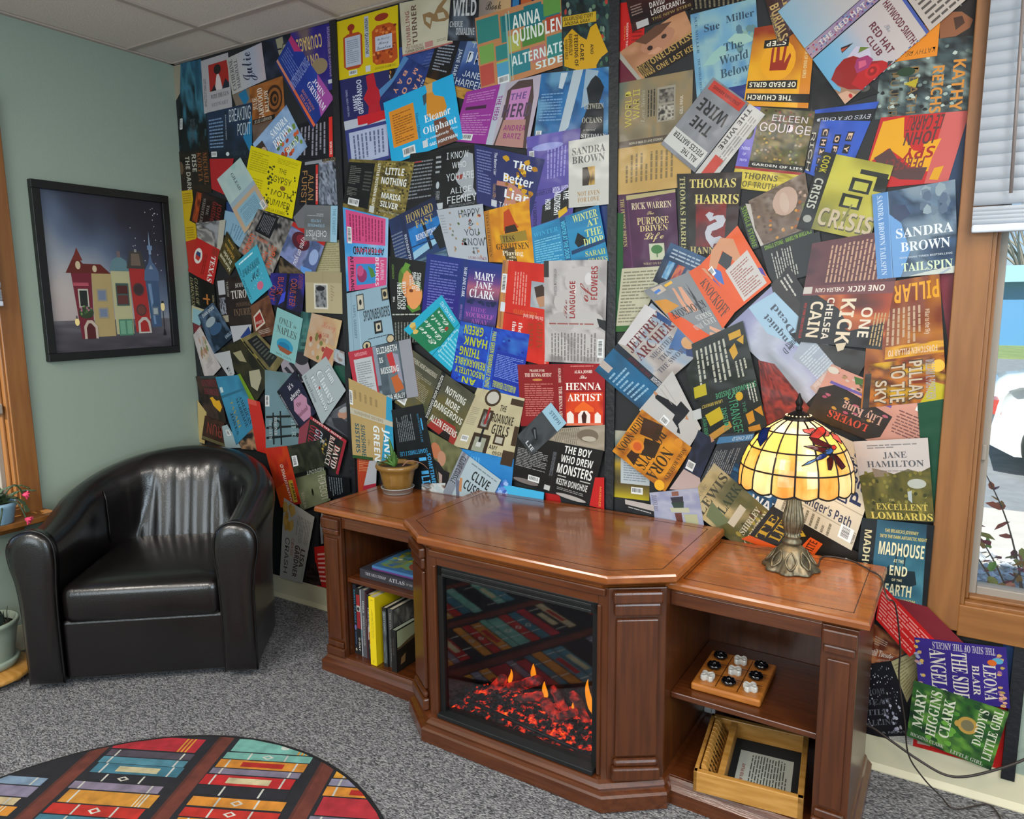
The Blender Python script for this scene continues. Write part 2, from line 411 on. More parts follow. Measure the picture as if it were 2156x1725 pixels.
# vinyl cove base
for nm, a, b, ax in (('baseboard_back', 0, XR, 0), ('baseboard_left', 0, YF, 1)):
    P = [(0, .105), (.004, .105), (.006, .02), (.018, .003), (.018, 0), (0, 0)]
    R = [[((t, -d, z) if ax == 0 else (d, t, z)) for d, z in P] for t in (a, b)]
    MB().loft(R, True, True, smooth=False).build(nm, 'cream', kind='structure')
# battens that hide the panel joints
for k, (x, z0) in enumerate(((1.046, .104), (2.266, .104), (3.486, .085))):
    MB().box(x-.017, x+.017, -.0115, 0, z0, H).build('trim_%d' % (k+1), 'batten', kind='structure') if k < 2 else MB().box(x-.015, x+.017, -.0135, 0, z0, .485).build('trim_3', 'batten', kind='structure')

def casing(name, T, w0, w1, z0, z1, cw=.078, depth=.06):
    """window in a wall: T maps (along, out, z).  casing, jamb, sill stool, vinyl frame, glass"""
    r = empty(name, kind='structure')
    def part(nm, boxes, m, bev=.003):
        mb = MB()
        for a0, a1, d0, d1, y0, y1 in boxes:
            V = [Vector(T(a, d, z)) for a in (a0, a1) for d in (d0, d1) for z in (y0, y1)]
            mb.add(V, [(0, 1, 3, 2), (4, 6, 7, 5), (0, 4, 5, 1), (2, 3, 7, 6), (0, 2, 6, 4), (1, 5, 7, 3)])
        return mb.build(nm, m, r, bevel=bev)
    part('casing_board', [(w0-cw, w0+.002, 0, .02, z0-cw, z1+cw)], 'casing')
    part('casing_board', [(w1-.002, w1+cw, 0, .02, z0-cw, z1+cw)], 'casing')
    for za, zb in ((z0-cw-.012, z0+.002), (z1-.002, z1+cw)): part('casing_board', [(w0-cw*0-.0, w1, 0, .021, za, zb)], 'casing_h')
    part('jamb', [(w0, w0+.012, -.12, .012, z0, z1), (w1-.012, w1, -.12, .012, z0, z1), (w0+.012, w1-.012, -.12, .012, z0, z0+.012), (w0+.012, w1-.012, -.12, .012, z1-.012, z1)], 'casing')
    part('jamb_stop', [(w0+.012, w0+.022, -.05, -.012, z0+.012, z1-.012), (w1-.022, w1-.012, -.05, -.012, z0+.012, z1-.012), (w0+.022, w1-.022, -.05, -.012, z0+.012, z0+.022)], 'casing')
    f = .026; a0, a1, c0, c1 = w0+.014, w1-.014, z0+.014, z1-.014
    part('frame', [(a0, a0+f, -.085, -.04, c0, c1), (a1-f, a1, -.085, -.04, c0, c1), (a0+f, a1-f, -.085, -.04, c0, c0+f+.004), (a0+f, a1-f, -.085, -.04, c1-f, c1)], 'vinyl')
    part('glass', [(a0+f, a1-f, -.067, -.062, c0+f, c1-f)], M['pane'], 0)
    return r, part
m = bpy.data.materials.new('window_glass'); m.use_nodes = True; nt = m.node_tree; nt.nodes.clear()
o_ = nt.nodes.new('ShaderNodeOutputMaterial'); t_ = nt.nodes.new('ShaderNodeBsdfTransparent'); g_ = nt.nodes.new('ShaderNodeBsdfGlossy'); x_ = nt.nodes.new('ShaderNodeMixShader')
g_.inputs['Roughness'].default_value = .02; t_.inputs[0].default_value = (.93, .97, .97, 1); x_.inputs[0].default_value = .06
nt.links.new(t_.outputs[0], x_.inputs[1]); nt.links.new(g_.outputs[0], x_.inputs[2]); nt.links.new(x_.outputs[0], o_.inputs[0]); M['pane'] = m
w1r, w1p = casing('window_1', lambda a, d, z: (a, -d, z), WX0, WX1, WZ0, WZ1)
w1p('window_latch', [(WX0+.022, WX0+.034, -.04, -.03, .985, 1.03)], 'vinyl')
w2r, w2p = casing('window_2', lambda a, d, z: (d, -a, z), -LY0, -LY1, LZ0, LZ1)
w2p('sill_board', [(-LY0-.09, -LY1+.09, 0, .13, .555, .578)], 'casing_h')
w2p('window_latch', [(-LY0+.022, -LY0+.04, -.035, .004, 1.0, 1.04)], 'vinyl')

def blind(label, T, a0, a1, ztop, zbot, pitch=.031, grp=None):
    b = empty('window_blind', tuple(T((a0+a1)/2, 0, zbot)), label=label, category='blind')
    inv = Vector(b.location)
    def P(a, d, z): return Vector(T(a, d, z))-inv
    def bx(a_0, a_1, d0, d1, z0, z1, nm, m, bev=.001):
        mb = MB(); mb.add([P(a, d, z) for a in (a_0, a_1) for d in (d0, d1) for z in (z0, z1)], [(0, 1, 3, 2), (4, 6, 7, 5), (0, 4, 5, 1), (2, 3, 7, 6), (0, 2, 6, 4), (1, 5, 7, 3)])
        return mb.build(nm, m, b, bevel=bev)
    bx(a0, a1, .022, .06, ztop, ztop+.045, 'head_rail', 'blind')
    bx(a0, a1, .026, .052, zbot, zbot+.02, 'bottom_rail', 'blind', .004)
    # one curved slat meshed once, copied up the ladder
    mb = MB(); R = []
    for a in (a0, a1):
        R.append([P(a, .040+.0115*math.cos(t)*1.0-.006, zbot+.0172*math.sin(t)) for t in [math.radians(v) for v in (-80, -45, 0, 45, 80)]]+[P(a, .040+.0105*math.cos(t)*1.0-.007, zbot+.0172*math.sin(t)) for t in [math.radians(v) for v in (80, 45, 0, -45, -80)]])
    s0 = mb.loft(R, True, True, smooth=True).build('slat', 'blind', b); z = zbot+.028
    for k in range(4):
        s = s0 if k == 0 else dup(s0, b); s.location.z = z-zbot+.0; s.scale.z = .5; z += .010
    z += .018
    while z < ztop:
        s = dup(s0, b); s.location.z = z-zbot; s.scale.z = 1; z += pitch
    for a in (a0+.12, a1-.12):
        mb = MB(); mb.tube([P(a, .055, zbot), P(a, .055, ztop)], .0012, 5); mb.build('ladder_cord', 'white', b)
    return b, P
bl, PB = blind('white horizontal blind half lowered over the window beside the collage', lambda a, d, z: (a, -d, z), 3.287, 4.80, 2.22, 1.598)
mb = MB(); mb.tube([PB(3.352, .066, 2.2), PB(3.364, .066, 1.69)], .0045, 6); mb.build('tilt_wand', 'wand', bl)
blind('white blind at the left frame edge on the green wall window', lambda a, d, z: (d, -a, z), .868, 2.0, 2.22, 1.43)

# ---------------------------------------------------------------- outside the window
MB().box(3.0, 9, .16, 3.5, -.45, -.3).build('gravel_bed_soil', 'concrete', kind='structure')
MB().box(-2, 14, 3.5, 4.6, -.42, -.29).build('sidewalk', 'concrete', kind='structure')
MB().box(-6, 24, 4.6, 22, -.42, -.33).build('road', 'asphalt', kind='structure')
MB().box(-6, 30, 22, 60, -.42, -.30).build('lawn', mat('grass', '8a9a5c', .9, noise=.3, nscale=3), kind='structure')
rs = np.random.RandomState(3); mb = MB()
for i in range(3600):
    x = 3.1+rs.rand()*2.6; y = .2+rs.rand()*3.25; r = .016+.03*rs.rand()**2; zz = -.295+.02*rs.rand()
    a = rs.rand(6)*.5+.75; V = []
    for k, (dx, dy, dz) in enumerate(((1, 0, 0), (0, 1, 0), (-1, 0, 0), (0, -1, 0), (0, 0, .7), (0, 0, -.7))): V.append((x+dx*r*a[k], y+dy*r*a[k], zz+dz*r*a[k]))
    g_ = .28+.5*rs.rand(); mb.add(V, [(0, 1, 4), (1, 2, 4), (2, 3, 4), (3, 0, 4), (1, 0, 5), (2, 1, 5), (3, 2, 5), (0, 3, 5)], (g_*.95, g_*.98, g_*1.05, 1))
o = mb.build('gravel', 'print'); o['kind'] = 'stuff'; tag(o, 'grey river gravel bed below the window outside', 'gravel')

def shrub():
    r = empty('leafy_shrub', (3.70, 1.50, -.3), label='thin-branched shrub with red and orange leaves outside the window', category='shrub')
    rs = random.Random(8); tips = []; mb = MB()
    for i in range(15):
        a = rs.uniform(0, 2*PI); L = rs.uniform(.5, .98); sp = rs.uniform(.1, .42)
        P = [(0, 0, 0), (math.cos(a)*sp*.3, math.sin(a)*sp*.3, L*.4), (math.cos(a)*sp*.75, math.sin(a)*sp*.75, L*.75), (math.cos(a+.3)*sp*1.15, math.sin(a+.3)*sp*1.15, L)]
        S_ = spline(P, 4); mb.tube(S_, [.006*(1-.7*k/len(S_)) for k in range(len(S_))], 5); tips += S_[4:]
    mb.build('branch', mat('bark', '5c4434', .8), r)
    C = ['b0304a', 'c8562c', '8c2440', 'b8842c', 'a8a03c', 'd07a5c']
    base = {}
    for k in range(210):
        c = C[k % 6] if k % 9 else '7fae3c'
        if c not in base:
            mm = mat('shrub_leaf_'+c, c, .55); mb = MB()
            mb.add([(0, 0, 0), (.012, .015, .004), (.036, .017, .006), (.058, 0, 0), (.036, -.017, .006), (.012, -.015, .004), (.03, 0, -.003)], [(0, 1, 6), (1, 2, 6), (2, 3, 6), (3, 4, 6), (4, 5, 6), (5, 0, 6)])
            lf = base[c] = mb.build('leaf', mm, r)
        else: lf = dup(base[c], r)
        p = rs.choice(tips); lf.location = (p.x+rs.uniform(-.02, .02), p.y+rs.uniform(-.02, .02), p.z+rs.uniform(-.02, .02))
        lf.rotation_euler = (rs.uniform(-1, 1), rs.uniform(-1, 1), rs.uniform(0, 6.3)); s = rs.uniform(.7, 1.35); lf.scale = (s, s, s)
shrub()

def car():
    X0 = 3.70; Y0, Y1 = 6.0, 7.75; zg = -.33
    r = empty('parked_car', (X0+2.2, (Y0+Y1)/2, zg), label='white car parked on the road outside the window', category='car')
    L = Vector(r.location)
    prof = [(0, .32), (.02, .62), (.10, .86), (.42, .96), (.85, 1.40), (1.35, 1.50), (2.5, 1.48), (3.25, 1.08), (4.1, .96), (4.38, .74), (4.42, .34), (4.2, .22), (.2, .22)]
    prof = [(v.x, v.y) for v in spline([(a, b, 0) for a, b in prof], 3)]
    def sec(y, s, dz=0): return [(X0+.02+(a-2.2)*s+2.2-L.x, y-L.y, zg+b*(1 if b < .9 else 1-(1-s)*.6)-L.z) for a, b in prof]
    mb = MB(); mb.loft([sec(Y0+.12, .93), sec(Y0+.02, .985), sec(Y0, 1), sec(Y1, 1), sec(Y1-.0+.02, .985), sec(Y1+.1, .93)], True, True); mb.build('body', 'carwhite', r)
    for nm, pts in (('side_window', [(.72, .98), (1.02, 1.36), (1.5, 1.42), (1.55, .98)]), ('side_window', [(1.66, .98), (1.62, 1.42), (2.4, 1.40), (2.95, .99)])):
        mb = MB(); mb.loft([[(X0+a-L.x, Y0-.004+dy-L.y, zg+b-L.z) for a, b in pts] for dy in (0, .03)], True, True, smooth=False); mb.build(nm, 'carglass', r)
    for wx in (.60, 3.45):
        for wy in (Y0-.0, Y1):
            t = empty('wheel', (X0+wx-L.x, wy-L.y, .33)); t.parent = r
            mb = MB(); prof_w = [(.20, -.10), (.31, -.10), (.33, -.07), (.33, .07), (.31, .10), (.20, .10)]
            mb.lathe(prof_w, 28); tt = mb.build('tyre', 'tyre', t); tt.rotation_euler = (PI/2, 0, 0)
            mb = MB(); mb.lathe([(0.001, -.06), (.06, -.085), (.2, -.07), (.205, .07), (.001, .08)], 20); tt = mb.build('rim', 'rim', t); tt.rotation_euler = (PI/2, 0, 0)
    mb = MB()
    mb.box(X0+.0-L.x, X0+.09-L.x, Y0+.03-L.y, Y0+.35-L.y, .62, .76); mb.build('tail_light', mat('red_lens', 'b04038', .2), r)
car()
bb = empty('roadside_building', (8, 30, -.33), label='low blue-sided building far across the road', category='building')
MB().box(-6, 14, -2, 4, 0, 2.2).build('wall', 'bluesiding', bb)
MB().prism([(-6.6, -2.6), (14.6, -2.6), (14.6, 4.6), (-6.6, 4.6)], 2.2, 2.75).build('roof', mat('pale_roof', '8fb4cc', .6), bb)
for k in range(5): MB().box(-4.6+k*3.4, -3.2+k*3.4, -2.05, -2, .9, 1.8).build('window', 'carglass', bb)
tr = empty('bare_tree', (6.6, 36, -.33), label='hazy bare tree behind the blue-sided building', category='tree')
mb = MB(); rt = random.Random(2)
for k in range(60):
    a = rt.uniform(0, 6.3); e = rt.uniform(.4, 1.4); q = [(0, 0, 1), (math.cos(a)*1.2*math.cos(e), math.sin(a)*1.2*math.cos(e), 2.6+1.2*math.sin(e)), (math.cos(a+.4)*3*math.cos(e), math.sin(a+.4)*3*math.cos(e), 3.2+3*math.sin(e))]
    mb.tube(spline(q, 3), [.09, .08, .07, .05, .04, .03, .02][:len(spline(q, 3))], 4)
mb.tube([(0, 0, 0), (0, 0, 3)], .2, 8); mb.build('branch', mat('grey_bark', '8c8478', .9), tr)
# ---------------------------------------------------------------- the book jackets pasted over the wall, lowest first
# J(label, four corners as the photograph shows them on the wall plane, background, print [, more pages])
JK = []
def J(label, *a): JK.append((label, a))

# left panel
J('taupe scrap of jacket under the flowing script one', '488,196 530,184 534,222 498,226', '#74675a', 'P1f6a94 30,20 70,0 80,60 50,100')
J('brown scrap of jacket under the spiral one', '531,262 602,244 566,292 534,306', 'N3#54433a#6a564a', '')
J('dark tan jacket scrap beside the mauve blotted one', '585,540 640,560 650,600 590,585', 'N4#2a241e#6a5a44#1c1a18', '')
J('dim plum jacket behind the blue sunset one', '640,190 707,180 708,262 650,290', '#1c1824', '')
J('plain cream jacket sliver in the top corner beside the green wall', '362,140 387,134 389,178 370,214', '#9a8f7c', '')
J('teal jacket fading into black spires under the ceiling corner', '381,134 424,125 441,320 377,326', 'M5#2c5d7a#1e4458#3c7388#10181c#0c0f10#14130e', 'B2 60 12 72 1;L40 62 60 88 5 46505a 1;S20 60 95 95 9 4 #27424a#1b2a2c')
J('night jacket with pale lit window squares under the ceiling', '551,86 626,68 618,152 560,168', 'N4#161b26#20283a#2e3344', 'P8f8a70 40,5 60,2 66,40 50,48;R44 30 58 34 1a1f28;R60 20 82 50 3a3a3a;R62 24 70 34 9a9478;R72 26 80 36 9a9478')
J('purple jacket with upside-down gold COURAGE lettering at the ceiling', '612,70 701,47 707,187 640,205', 'N3#241c6e#33277c#4a3a66#6e5a5a', 'T10 12 72 32 c9a86a 2 b COURAGE;T14 40 60 56 c0a068 2 b UNTIL;R78 0 84 100 2a2378;T86 5 93 80 9a86b0 1 b MEASURE OF COURAGE;E60 60 22 12 8f7a5c;R80 84 92 90 c8c8d0')
J('dark jacket with columns of white lines and a red edge strip', '627,262 706,240 708,334 622,338', '#15121a', 'L8 12 78 92 7 8a8794 1;R84 4 93 96 d02a26;T86 60 91 90 e8d0c8 1 b WINTER')
J('white jacket with red block and a dark portrait silhouette', '424,129 481,111 490,226 431,240', '#a9a3a6', 'R26 12 96 62 9e2620;Pcbbcbb 44,62 52,38 58,28 66,40 72,62;E58 24 13 9 241c1e;P241c24 30,62 44,50 50,62;P1f2430 70,62 84,44 96,54 96,62;L4 35 14 90 2 6a6468 1;T28 68 92 76 4a4448 0 f WITH THE GUN;T30 84 88 91 77727a 0 f STEWART')
J('brown jacket printed with a dark spiral', '525,185 596,160 601,246 533,265', 'N4#8a4f22#9d5f2b#6e3c17', 'E72 48 24 34 3a2112;E72 48 19 27 8a5226;E72 48 13 19 2c1a10;E73 49 8 12 7a4a22;E74 50 4 6 24150d;T6 30 20 62 cdc0b0 3 f JULIE;T22 10 38 92 d8ccbc 3 f GARWOOD;T42 20 54 76 d8ccbc 3 f KILLJOY;R2 86 70 99 1a130f;T6 88 60 97 b0a090 0 f JULIE GARWOOD')
J('white jacket with large flowing script reading up the sheet', '491,200 478,124 552,90 562,168', 'V#a8a49c#b0adad#9fa5b5#b3a2a8', 'T8 4 92 15 4c4c52 0 t CATHERINE;T8 18 88 28 4c4c52 0 t MARSHALL;T10 34 92 66 232640 0 c Julie')
J('blue jacket with a white two-line title and pale back text', '437,238 532,216 532,334 443,336', 'M4#1c2c44#21304a#18222f#131a24', 'L3 14 36 78 9 6e88a8;P1f6f9c 80,60 100,20 100,96;R40 5 44 90 17202e;T41 12 43 62 9aa8b8 1 b BREAKING POINT;T50 4 97 28 b9c3cc 0 s BREAKING;T68 34 97 56 b9c3cc 0 s POINT;B5 84 18 95;E44 90 4 4 c5cdd0;T52 84 86 94 2c3a44 0 s HOWARD')
J('light blue floral jacket tilted up, two-line script title', '533,303 604,221 648,309 576,391', 'N4#7f9ec4#93aed0#6d86b0', 'P3a2c28 0,10 22,12 24,46 4,40;E15 32 7 9 b89a8a;S45 40 95 90 26 5 #4e6b2e#a33a22#6f8a3a#c55a30;T44 12 88 28 e8ecf0 0 t SANDRA;T40 32 90 50 e8ecf0 0 t BROWN;T58 66 90 78 e0e4c8 0 t RILEY')
J('blue jacket tilted across the top with pink corners and sunset strip', '614,75 704,207 659,272 581,133', 'M3#2d3f9a#223a94#1c2f80#1d3c86', 'P b0306a 0,0 26,0 16,22 0,16;Pa04a9a 62,0 100,0 100,60 76,32;R0 86 100 94 H#c98a70#d0603a#e0663c;R0 94 100 100 1d2c66;L4 30 40 76 6 5a6cae;T62 12 86 25 e6dcea 0 t JOHN;T58 30 98 46 e6dcea 0 t GRISHAM;T56 62 86 70 b9705a 0 t BOYS FROM;T58 74 84 82 b9705a 0 t BILOXI;T34 2 46 92 7b86bc 3 b INTRODUCING')
J('black jacket beside the batten with a pale ballroom photograph', '636,343 709,331 715,434 631,432', '#16161a', 'R50 5 100 98 N6#1c1d22#9aa2b4#3a3f4c#7e8798#22242a;R42 10 48 98 c02c28;T43 30 47 90 e8d8d0 1 b THE SPIES OF BALKANS;T22 30 36 88 a87a48 1 s ALAN;T4 20 18 98 a87a48 1 s FURST;R10 0 60 7 8a8c94;T62 0 98 9 8f7a5a 2 f ALAN FURST')
J('flat red jacket corner behind the pale blue and tan one', '443,335 494,334 478,412 447,398', '#a01c22', '')
J('black jacket along the corner with white and orange words reading down', '377,320 441,317 448,406 384,406', 'N4#17120e#2a1d12#0e0c0a', 'T44 8 58 50 a8a498 1 S RISE;T22 12 36 96 a8a498 1 S THE DARK;T62 4 76 74 7c4a26 1 f KORYTA;T80 4 94 80 7c4a26 1 f MICHAEL;E6 40 8 16 5a4634')
J('narrow yellow jacket strip in the corner of the wall', '384,403 407,400 418,508 394,510', '#b99a10', 'L10 4 90 26 5 8a7208;L14 70 80 94 5 8a7208')
J('plain navy scrap beside the tilted pale jacket', '476,424 496,428 508,476 478,448', '#27406e', '')
J('pale blue jacket scrap with faint blurb lines', '474,443 546,462 508,523 470,492', '#7fa2b8', 'L30 40 90 90 6 5d7f96 1')
J('yellow jacket with black leaves and a moth title', '530,307 637,341 617,461 508,428', '#cfc004', 'L4 6 40 40 9 a39600;L4 50 36 88 9 a39600;L56 5 96 15 4 a39600;S42 8 52 96 26 2.4 #2f3410#3e4214;S88 30 99 98 12 2.2 #2f3410#4a4a14;T62 22 76 30 20220e 0 s THE;T54 36 88 47 20220e 0 s GYPSY;E74 54 5 4 7a5a20;T54 60 92 70 20220e 0 s MOTH;T48 76 92 87 20220e 0 s SUMMER;T50 93 86 98 5a5408 0 s JULIA FIERRO')
J('pale jacket, mint above and tan-framed blue panel below', '508,332 567,434 517,492 459,378', 'N3#9cb4b4#aabcb8#8fb0ac', 'R54 0 100 100 b39a80;R62 12 95 88 7fa3b4;R47 0 55 100 8fa2ae;L66 18 90 82 9 5f8296 1;T10 44 42 53 454c50 0 t GILEAD;B84 4 97 18')
J('dark brown jacket with orange flare and maroon name reading down', '479,423 466,498 402,465 413,400', 'N4#1c1210#2a1715#120d0c', 'R4 76 96 92 N3#7a3014#a8481c#5a2410;T14 10 70 22 6e2420 0 b JOHN;T14 26 96 38 6e2420 0 b GRISHAM;T30 46 60 54 7c756e 0 f THE;T14 60 90 69 7c756e 0 f WHISTLER')
J('blurry grey photograph jacket under the dark brown one', '416,470 478,463 470,530 419,501', 'N4#8f9094#3c3b3e#a5a39c#6a6866', 'R80 0 100 100 a8a698')
J('red scrap of jacket against the green wall edge', '394,509 421,502 414,577 401,573', '#a52a1c', '')
J('red jacket with white oval badge and one bold white word', '466,526 452,602 399,571 417,500', '#a82420', 'R4 4 22 28 8a2a20;T24 8 96 26 d8d2cc 0 f TEXAS;L30 40 90 54 2 6e1a14;E45 76 22 16 d0ccc4;P2a3c6a 34,70 46,66 44,86 34,84;Pb03028 46,66 58,70 56,84 44,86')
J('olive green jacket with cream title words on a slant', '487,580 462,543 481,487 512,538', 'N4#2e2a14#4a4020#3a3a1c', 'T8 8 92 24 c8c4a8 0 f Mormon;T20 30 80 46 c8c4a8 0 f Bride;T20 54 86 68 b08a3c 0 f Maiden;T40 78 80 90 b08a3c 0 f Hren')
J('grey and black speckled jacket with orange slanting letters', '548,440 624,468 575,583 505,530', 'N6#17171a#8f8a86#2b2a2a#a39c94#1c1c1e', 'R16 2 60 44 15171a;L20 6 54 40 8 6e7076 1;T66 52 86 62 b05a38 0 b LINE;T10 52 24 96 c05a38 1 b LEONARD;T58 68 70 96 b85a3c 1 b PUNCH;T76 62 88 90 b85a3c 1 b RUM;T30 50 60 56 b05a38 0 b ELMORE')
J('pale cream jacket of faint text beside the black batten', '676,508 718,505 722,576 655,576', '#a39c78', 'L20 10 94 92 12 857e5c')
J('mauve to blue jacket with red blot, white words reading down', '690,509 662,590 593,537 622,467', 'N4#6d6f96#7a86b4#43506e#4c5a86', 'R0 0 12 100 a82420;E34 62 22 26 4c1c28;E30 60 13 16 7a2430;T20 48 96 60 d8d8de 0 s eyes on you;P5b8ed0 80,10 100,0 100,34 88,40;E50 16 20 12 8da0c8')
J('grey jacket corner above the grey and blue upside-down one', '622,458 650,428 652,482 632,480', '#68686e', '')
J('grey jacket with pale blue spine, upside-down white title', '714,511 646,507 646,432 716,434', 'V#747678#5e6062#6a6c70', 'R0 0 20 100 8db4c8;T5 20 14 92 5f8aa4 3 b THE CHEMIST;T60 4 76 11 c8ccd0 0 s THE;T32 13 96 30 d0d4d8 0 s CHEMIST;T38 40 90 48 8fb4cc 0 s STEPHENIE;T50 53 80 61 8fb4cc 0 s MEYER;L42 68 92 78 2 a0a4a8')
J('blue and dark jacket with orange names reading down', '648,577 641,660 566,638 575,575', 'N3#201e60#2c2a80#181628#241f50', 'R0 44 100 52 111020;T2 6 40 18 8a4a30 0 s CATHERINE;T14 22 88 38 a8502c 0 s COULTER;T12 60 66 76 b04a30 0 s BLACK;T40 80 88 95 b04a30 0 s OUT;P3848c0 52,50 80,52 96,68 60,60')
J('cream jacket with a framed vintage stamp photograph', '647,572 724,574 726,661 649,658', '#a89c7c', 'R0 0 100 26 9a8e6e;R24 28 62 90 c8c4b8;R28 32 58 86 N5#2a2c30#8a8c8e#3c3e42;E42 40 12 6 1c1c20;T70 32 82 70 857a5c 1 c letter;R49 0 50 26 8c805f')
J('very dark brown jacket with spine labels, upright cream title', '456,588 531,577 536,682 467,687', 'N4#1e1a18#2a2420#171412', 'R2 4 22 34 a8aaae;R2 40 20 76 N5#2a2a30#8f94a0#1c1c20;R3 78 24 92 9a9480;T26 8 32 40 8a8680 1 b TUROW;T52 14 80 23 b4b0aa 0 f SCOTT;T38 28 97 45 c4c0ba 0 f TUROW;T50 54 92 62 5c4a3c 0 t PERSONAL;T42 66 98 80 6a5644 0 t INJURIES')
J('turquoise jacket on a slant with black script and pink speck', '499,556 546,515 579,602 534,641', '#3f9db4', 'L14 4 76 12 1 c8e4ea;T12 22 88 40 16343c 0 c SURPRISE;T32 44 76 60 16343c 0 c ME;S30 24 80 80 34 1.2 #b8dce4#5a7c88;E58 80 13 9 c0607c;T4 14 11 90 1c5a6c 3 b LAUGH OUT LOUD')
J('black jacket with slim gold title reading down by the corner', '455,600 459,646 407,646 401,574', '#11120e', 'T8 66 94 78 a39870 0 i CLOAK OF;T10 84 98 96 a39870 0 i DARKNESS;R52 30 92 36 a86a30;R68 22 74 50 a86a30;T50 4 100 12 8f8664 0 f inMedia')
J('small pale blue jacket corner with cream border', '408,643 434,652 425,686 408,678', '#a7a284', 'R8 14 100 100 7fa6b0')
J('small maroon jacket corner by the green wall', '407,680 427,687 418,698 410,706', '#6c2630', '')
J('dark blue seascape jacket tilted beside the corner', '421,664 453,636 497,708 454,746', 'N4#1c2c3c#0f1b26#4a6078#23374a', 'T20 6 90 14 b4bcc0 0 b IVAN DOIG;E44 34 26 10 8c9aa0;E52 56 30 12 33506e;T70 84 98 92 8fa0b0 0 b EAGLE')
J('white flower-print jacket next to the green wall', '411,706 426,687 470,773 439,807', 'N3#a39c9c#b3acaa#9a9490', 'S10 20 90 62 16 9 #8f6f58#b0a090#6b7a50#a68a78;L30 70 80 80 3 8a8484')
J('white jacket with navy triangle under the dark brown title', '489,687 534,683 532,716 503,748', '#a5a6ac', 'P1f3670 40,50 88,10 100,50 86,98;T10 66 60 80 3a3c40 1 s DONT')
J('brown jacket with tilted red square and cream frame', '532,645 571,621 592,702 541,714', 'N4#4a2a1c#6a4430#3a2018', 'P b8aea0 8,34 44,22 56,64 10,78;P8c1e1c 14,38 42,30 50,60 14,70;T16 52 46 60 b0a8a0 0 b NEW JERSEY;L20 78 70 92 3 9a9088')
J('dark green jacket peeking beside the teal cup picture', '640,655 668,662 652,762 624,766', 'N3#24504a#1c3c3c#3a6c68', 'L30 20 70 90 5 46706a')
J('pale mauve jacket with black slanting stripes', '592,752 650,748 664,800 610,812', '#8a828c', 'P26242c 8,40 20,34 52,96 40,100;P26242c 30,24 44,20 74,90 60,96;E80 10 26 26 26242c')
J('olive jacket with gilt borders, lily photograph and black blurb', '545,697 603,757 545,845 471,734', 'N3#5c5434#7a6e48#4c462c', 'R0 38 100 44 N6#8a7c3c#3c3820#a39450;R10 6 84 32 15181a;L14 10 80 28 8 4a4e48 1;R0 44 100 100 N4#191a12#2f2c1a#15150e;P9a947c 58,74 70,52 84,60 92,84 78,90;P8c8668 20,60 44,66 34,78 16,80;R8 39 40 43 1a1a14;R52 39 90 43 1a1a14')
J('white scrap with three black letters beside the flower print', '456,745 490,738 500,786 492,800', '#a4a6a8', 'T30 60 60 90 2c2e30 1 s KEY')
J('pale teal jacket with a blue tub picture', '590,647 644,671 627,767 574,741', '#79a9aa', 'T16 16 66 30 4c5c58 0 t ONLY;T72 20 82 27 4c5c58 0 t in;T12 34 88 50 4c5c58 0 t NAPLES;E52 72 32 15 2c88a8;E50 74 22 9 1c6c94;P8a4a30 24,76 84,78 70,88 36,86;T24 92 84 96 5c7a78 0 b WILSON')
J('dark green scrap of jacket against the first batten', '703,770 731,770 733,813 704,791', '#1f4a3c', '')
J('peach jacket with red sketch figures and a torn edge', '662,659 726,675 704,778 645,748', 'N3#b8a078#b08a68#b09880', 'T40 8 86 24 b0705a 0 c Henry;S10 44 90 94 16 7 #8a3a30#a89078#6a6a38#b0a090;T30 34 70 42 a0503c 0 f IAN GOR;T34 46 64 53 7a5040 0 f FRONT;Pa5403c 66,60 94,62 80,98 60,92')
J('pale blue portrait jacket scrap by the first batten', '710,733 731,741 732,770 708,759', 'N3#8494a0#a4aab0#7c6c68', '')
J('brown and maroon jacket with a yellow flower shape', '417,792 462,790 482,892 437,878', 'N4#241814#3c2a22#18100e', 'T20 8 92 24 6a2430 0 f ANTHONY;T24 28 92 42 6a2430 0 f HORSE;Pc8961c 44,50 58,46 72,54 88,52 94,66 80,78 66,72 54,66 50,56;R20 0 90 6 2c3438')
J('cream jacket edge where the green wall meets the collage', '421,842 440,868 436,934 424,930', '#b09a64', '')
J('dark jacket with a rust-red upside-down three-letter title', '437,874 478,890 479,942 430,924', 'N3#2a1812#3a2016#1c100c', 'T18 22 86 66 7c3020 2 s RUN;R0 84 100 96 5a5438')
J('pale card with a bar code behind the armchair top', '473,897 484,893 514,942 480,942', '#8fa0a4', 'B40 20 80 46 1')
J('black and tan portrait scrap behind the armchair top', '505,914 541,893 556,948 514,944', 'N3#17181a#a07c5c#1c1c1e', '')
J('green and yellow jacket strip behind the blue slanted one', '493,794 512,786 547,850 535,862', 'H#2f5a28#6a8a1c', '')
J('blue jacket on a slant with navy title words reading down', '508,789 553,886 504,936 460,793', 'N3#2f6e8e#347c9c#296480', 'T66 8 78 20 16303c 0 s AN;T40 22 92 34 16303c 0 f AMERICAN;T40 38 92 48 16303c 0 f MARRIAGE;T40 62 84 72 8c8440 0 f TAYARI;T56 76 90 86 16303c 0 f JONES;R16 84 24 96 b0c0c4;R28 0 32 100 275e78')
J('red jacket strip running down behind the iron fence picture', '528,838 554,845 577,957 548,948', '#b0261e', 'R0 0 70 10 c04a40')
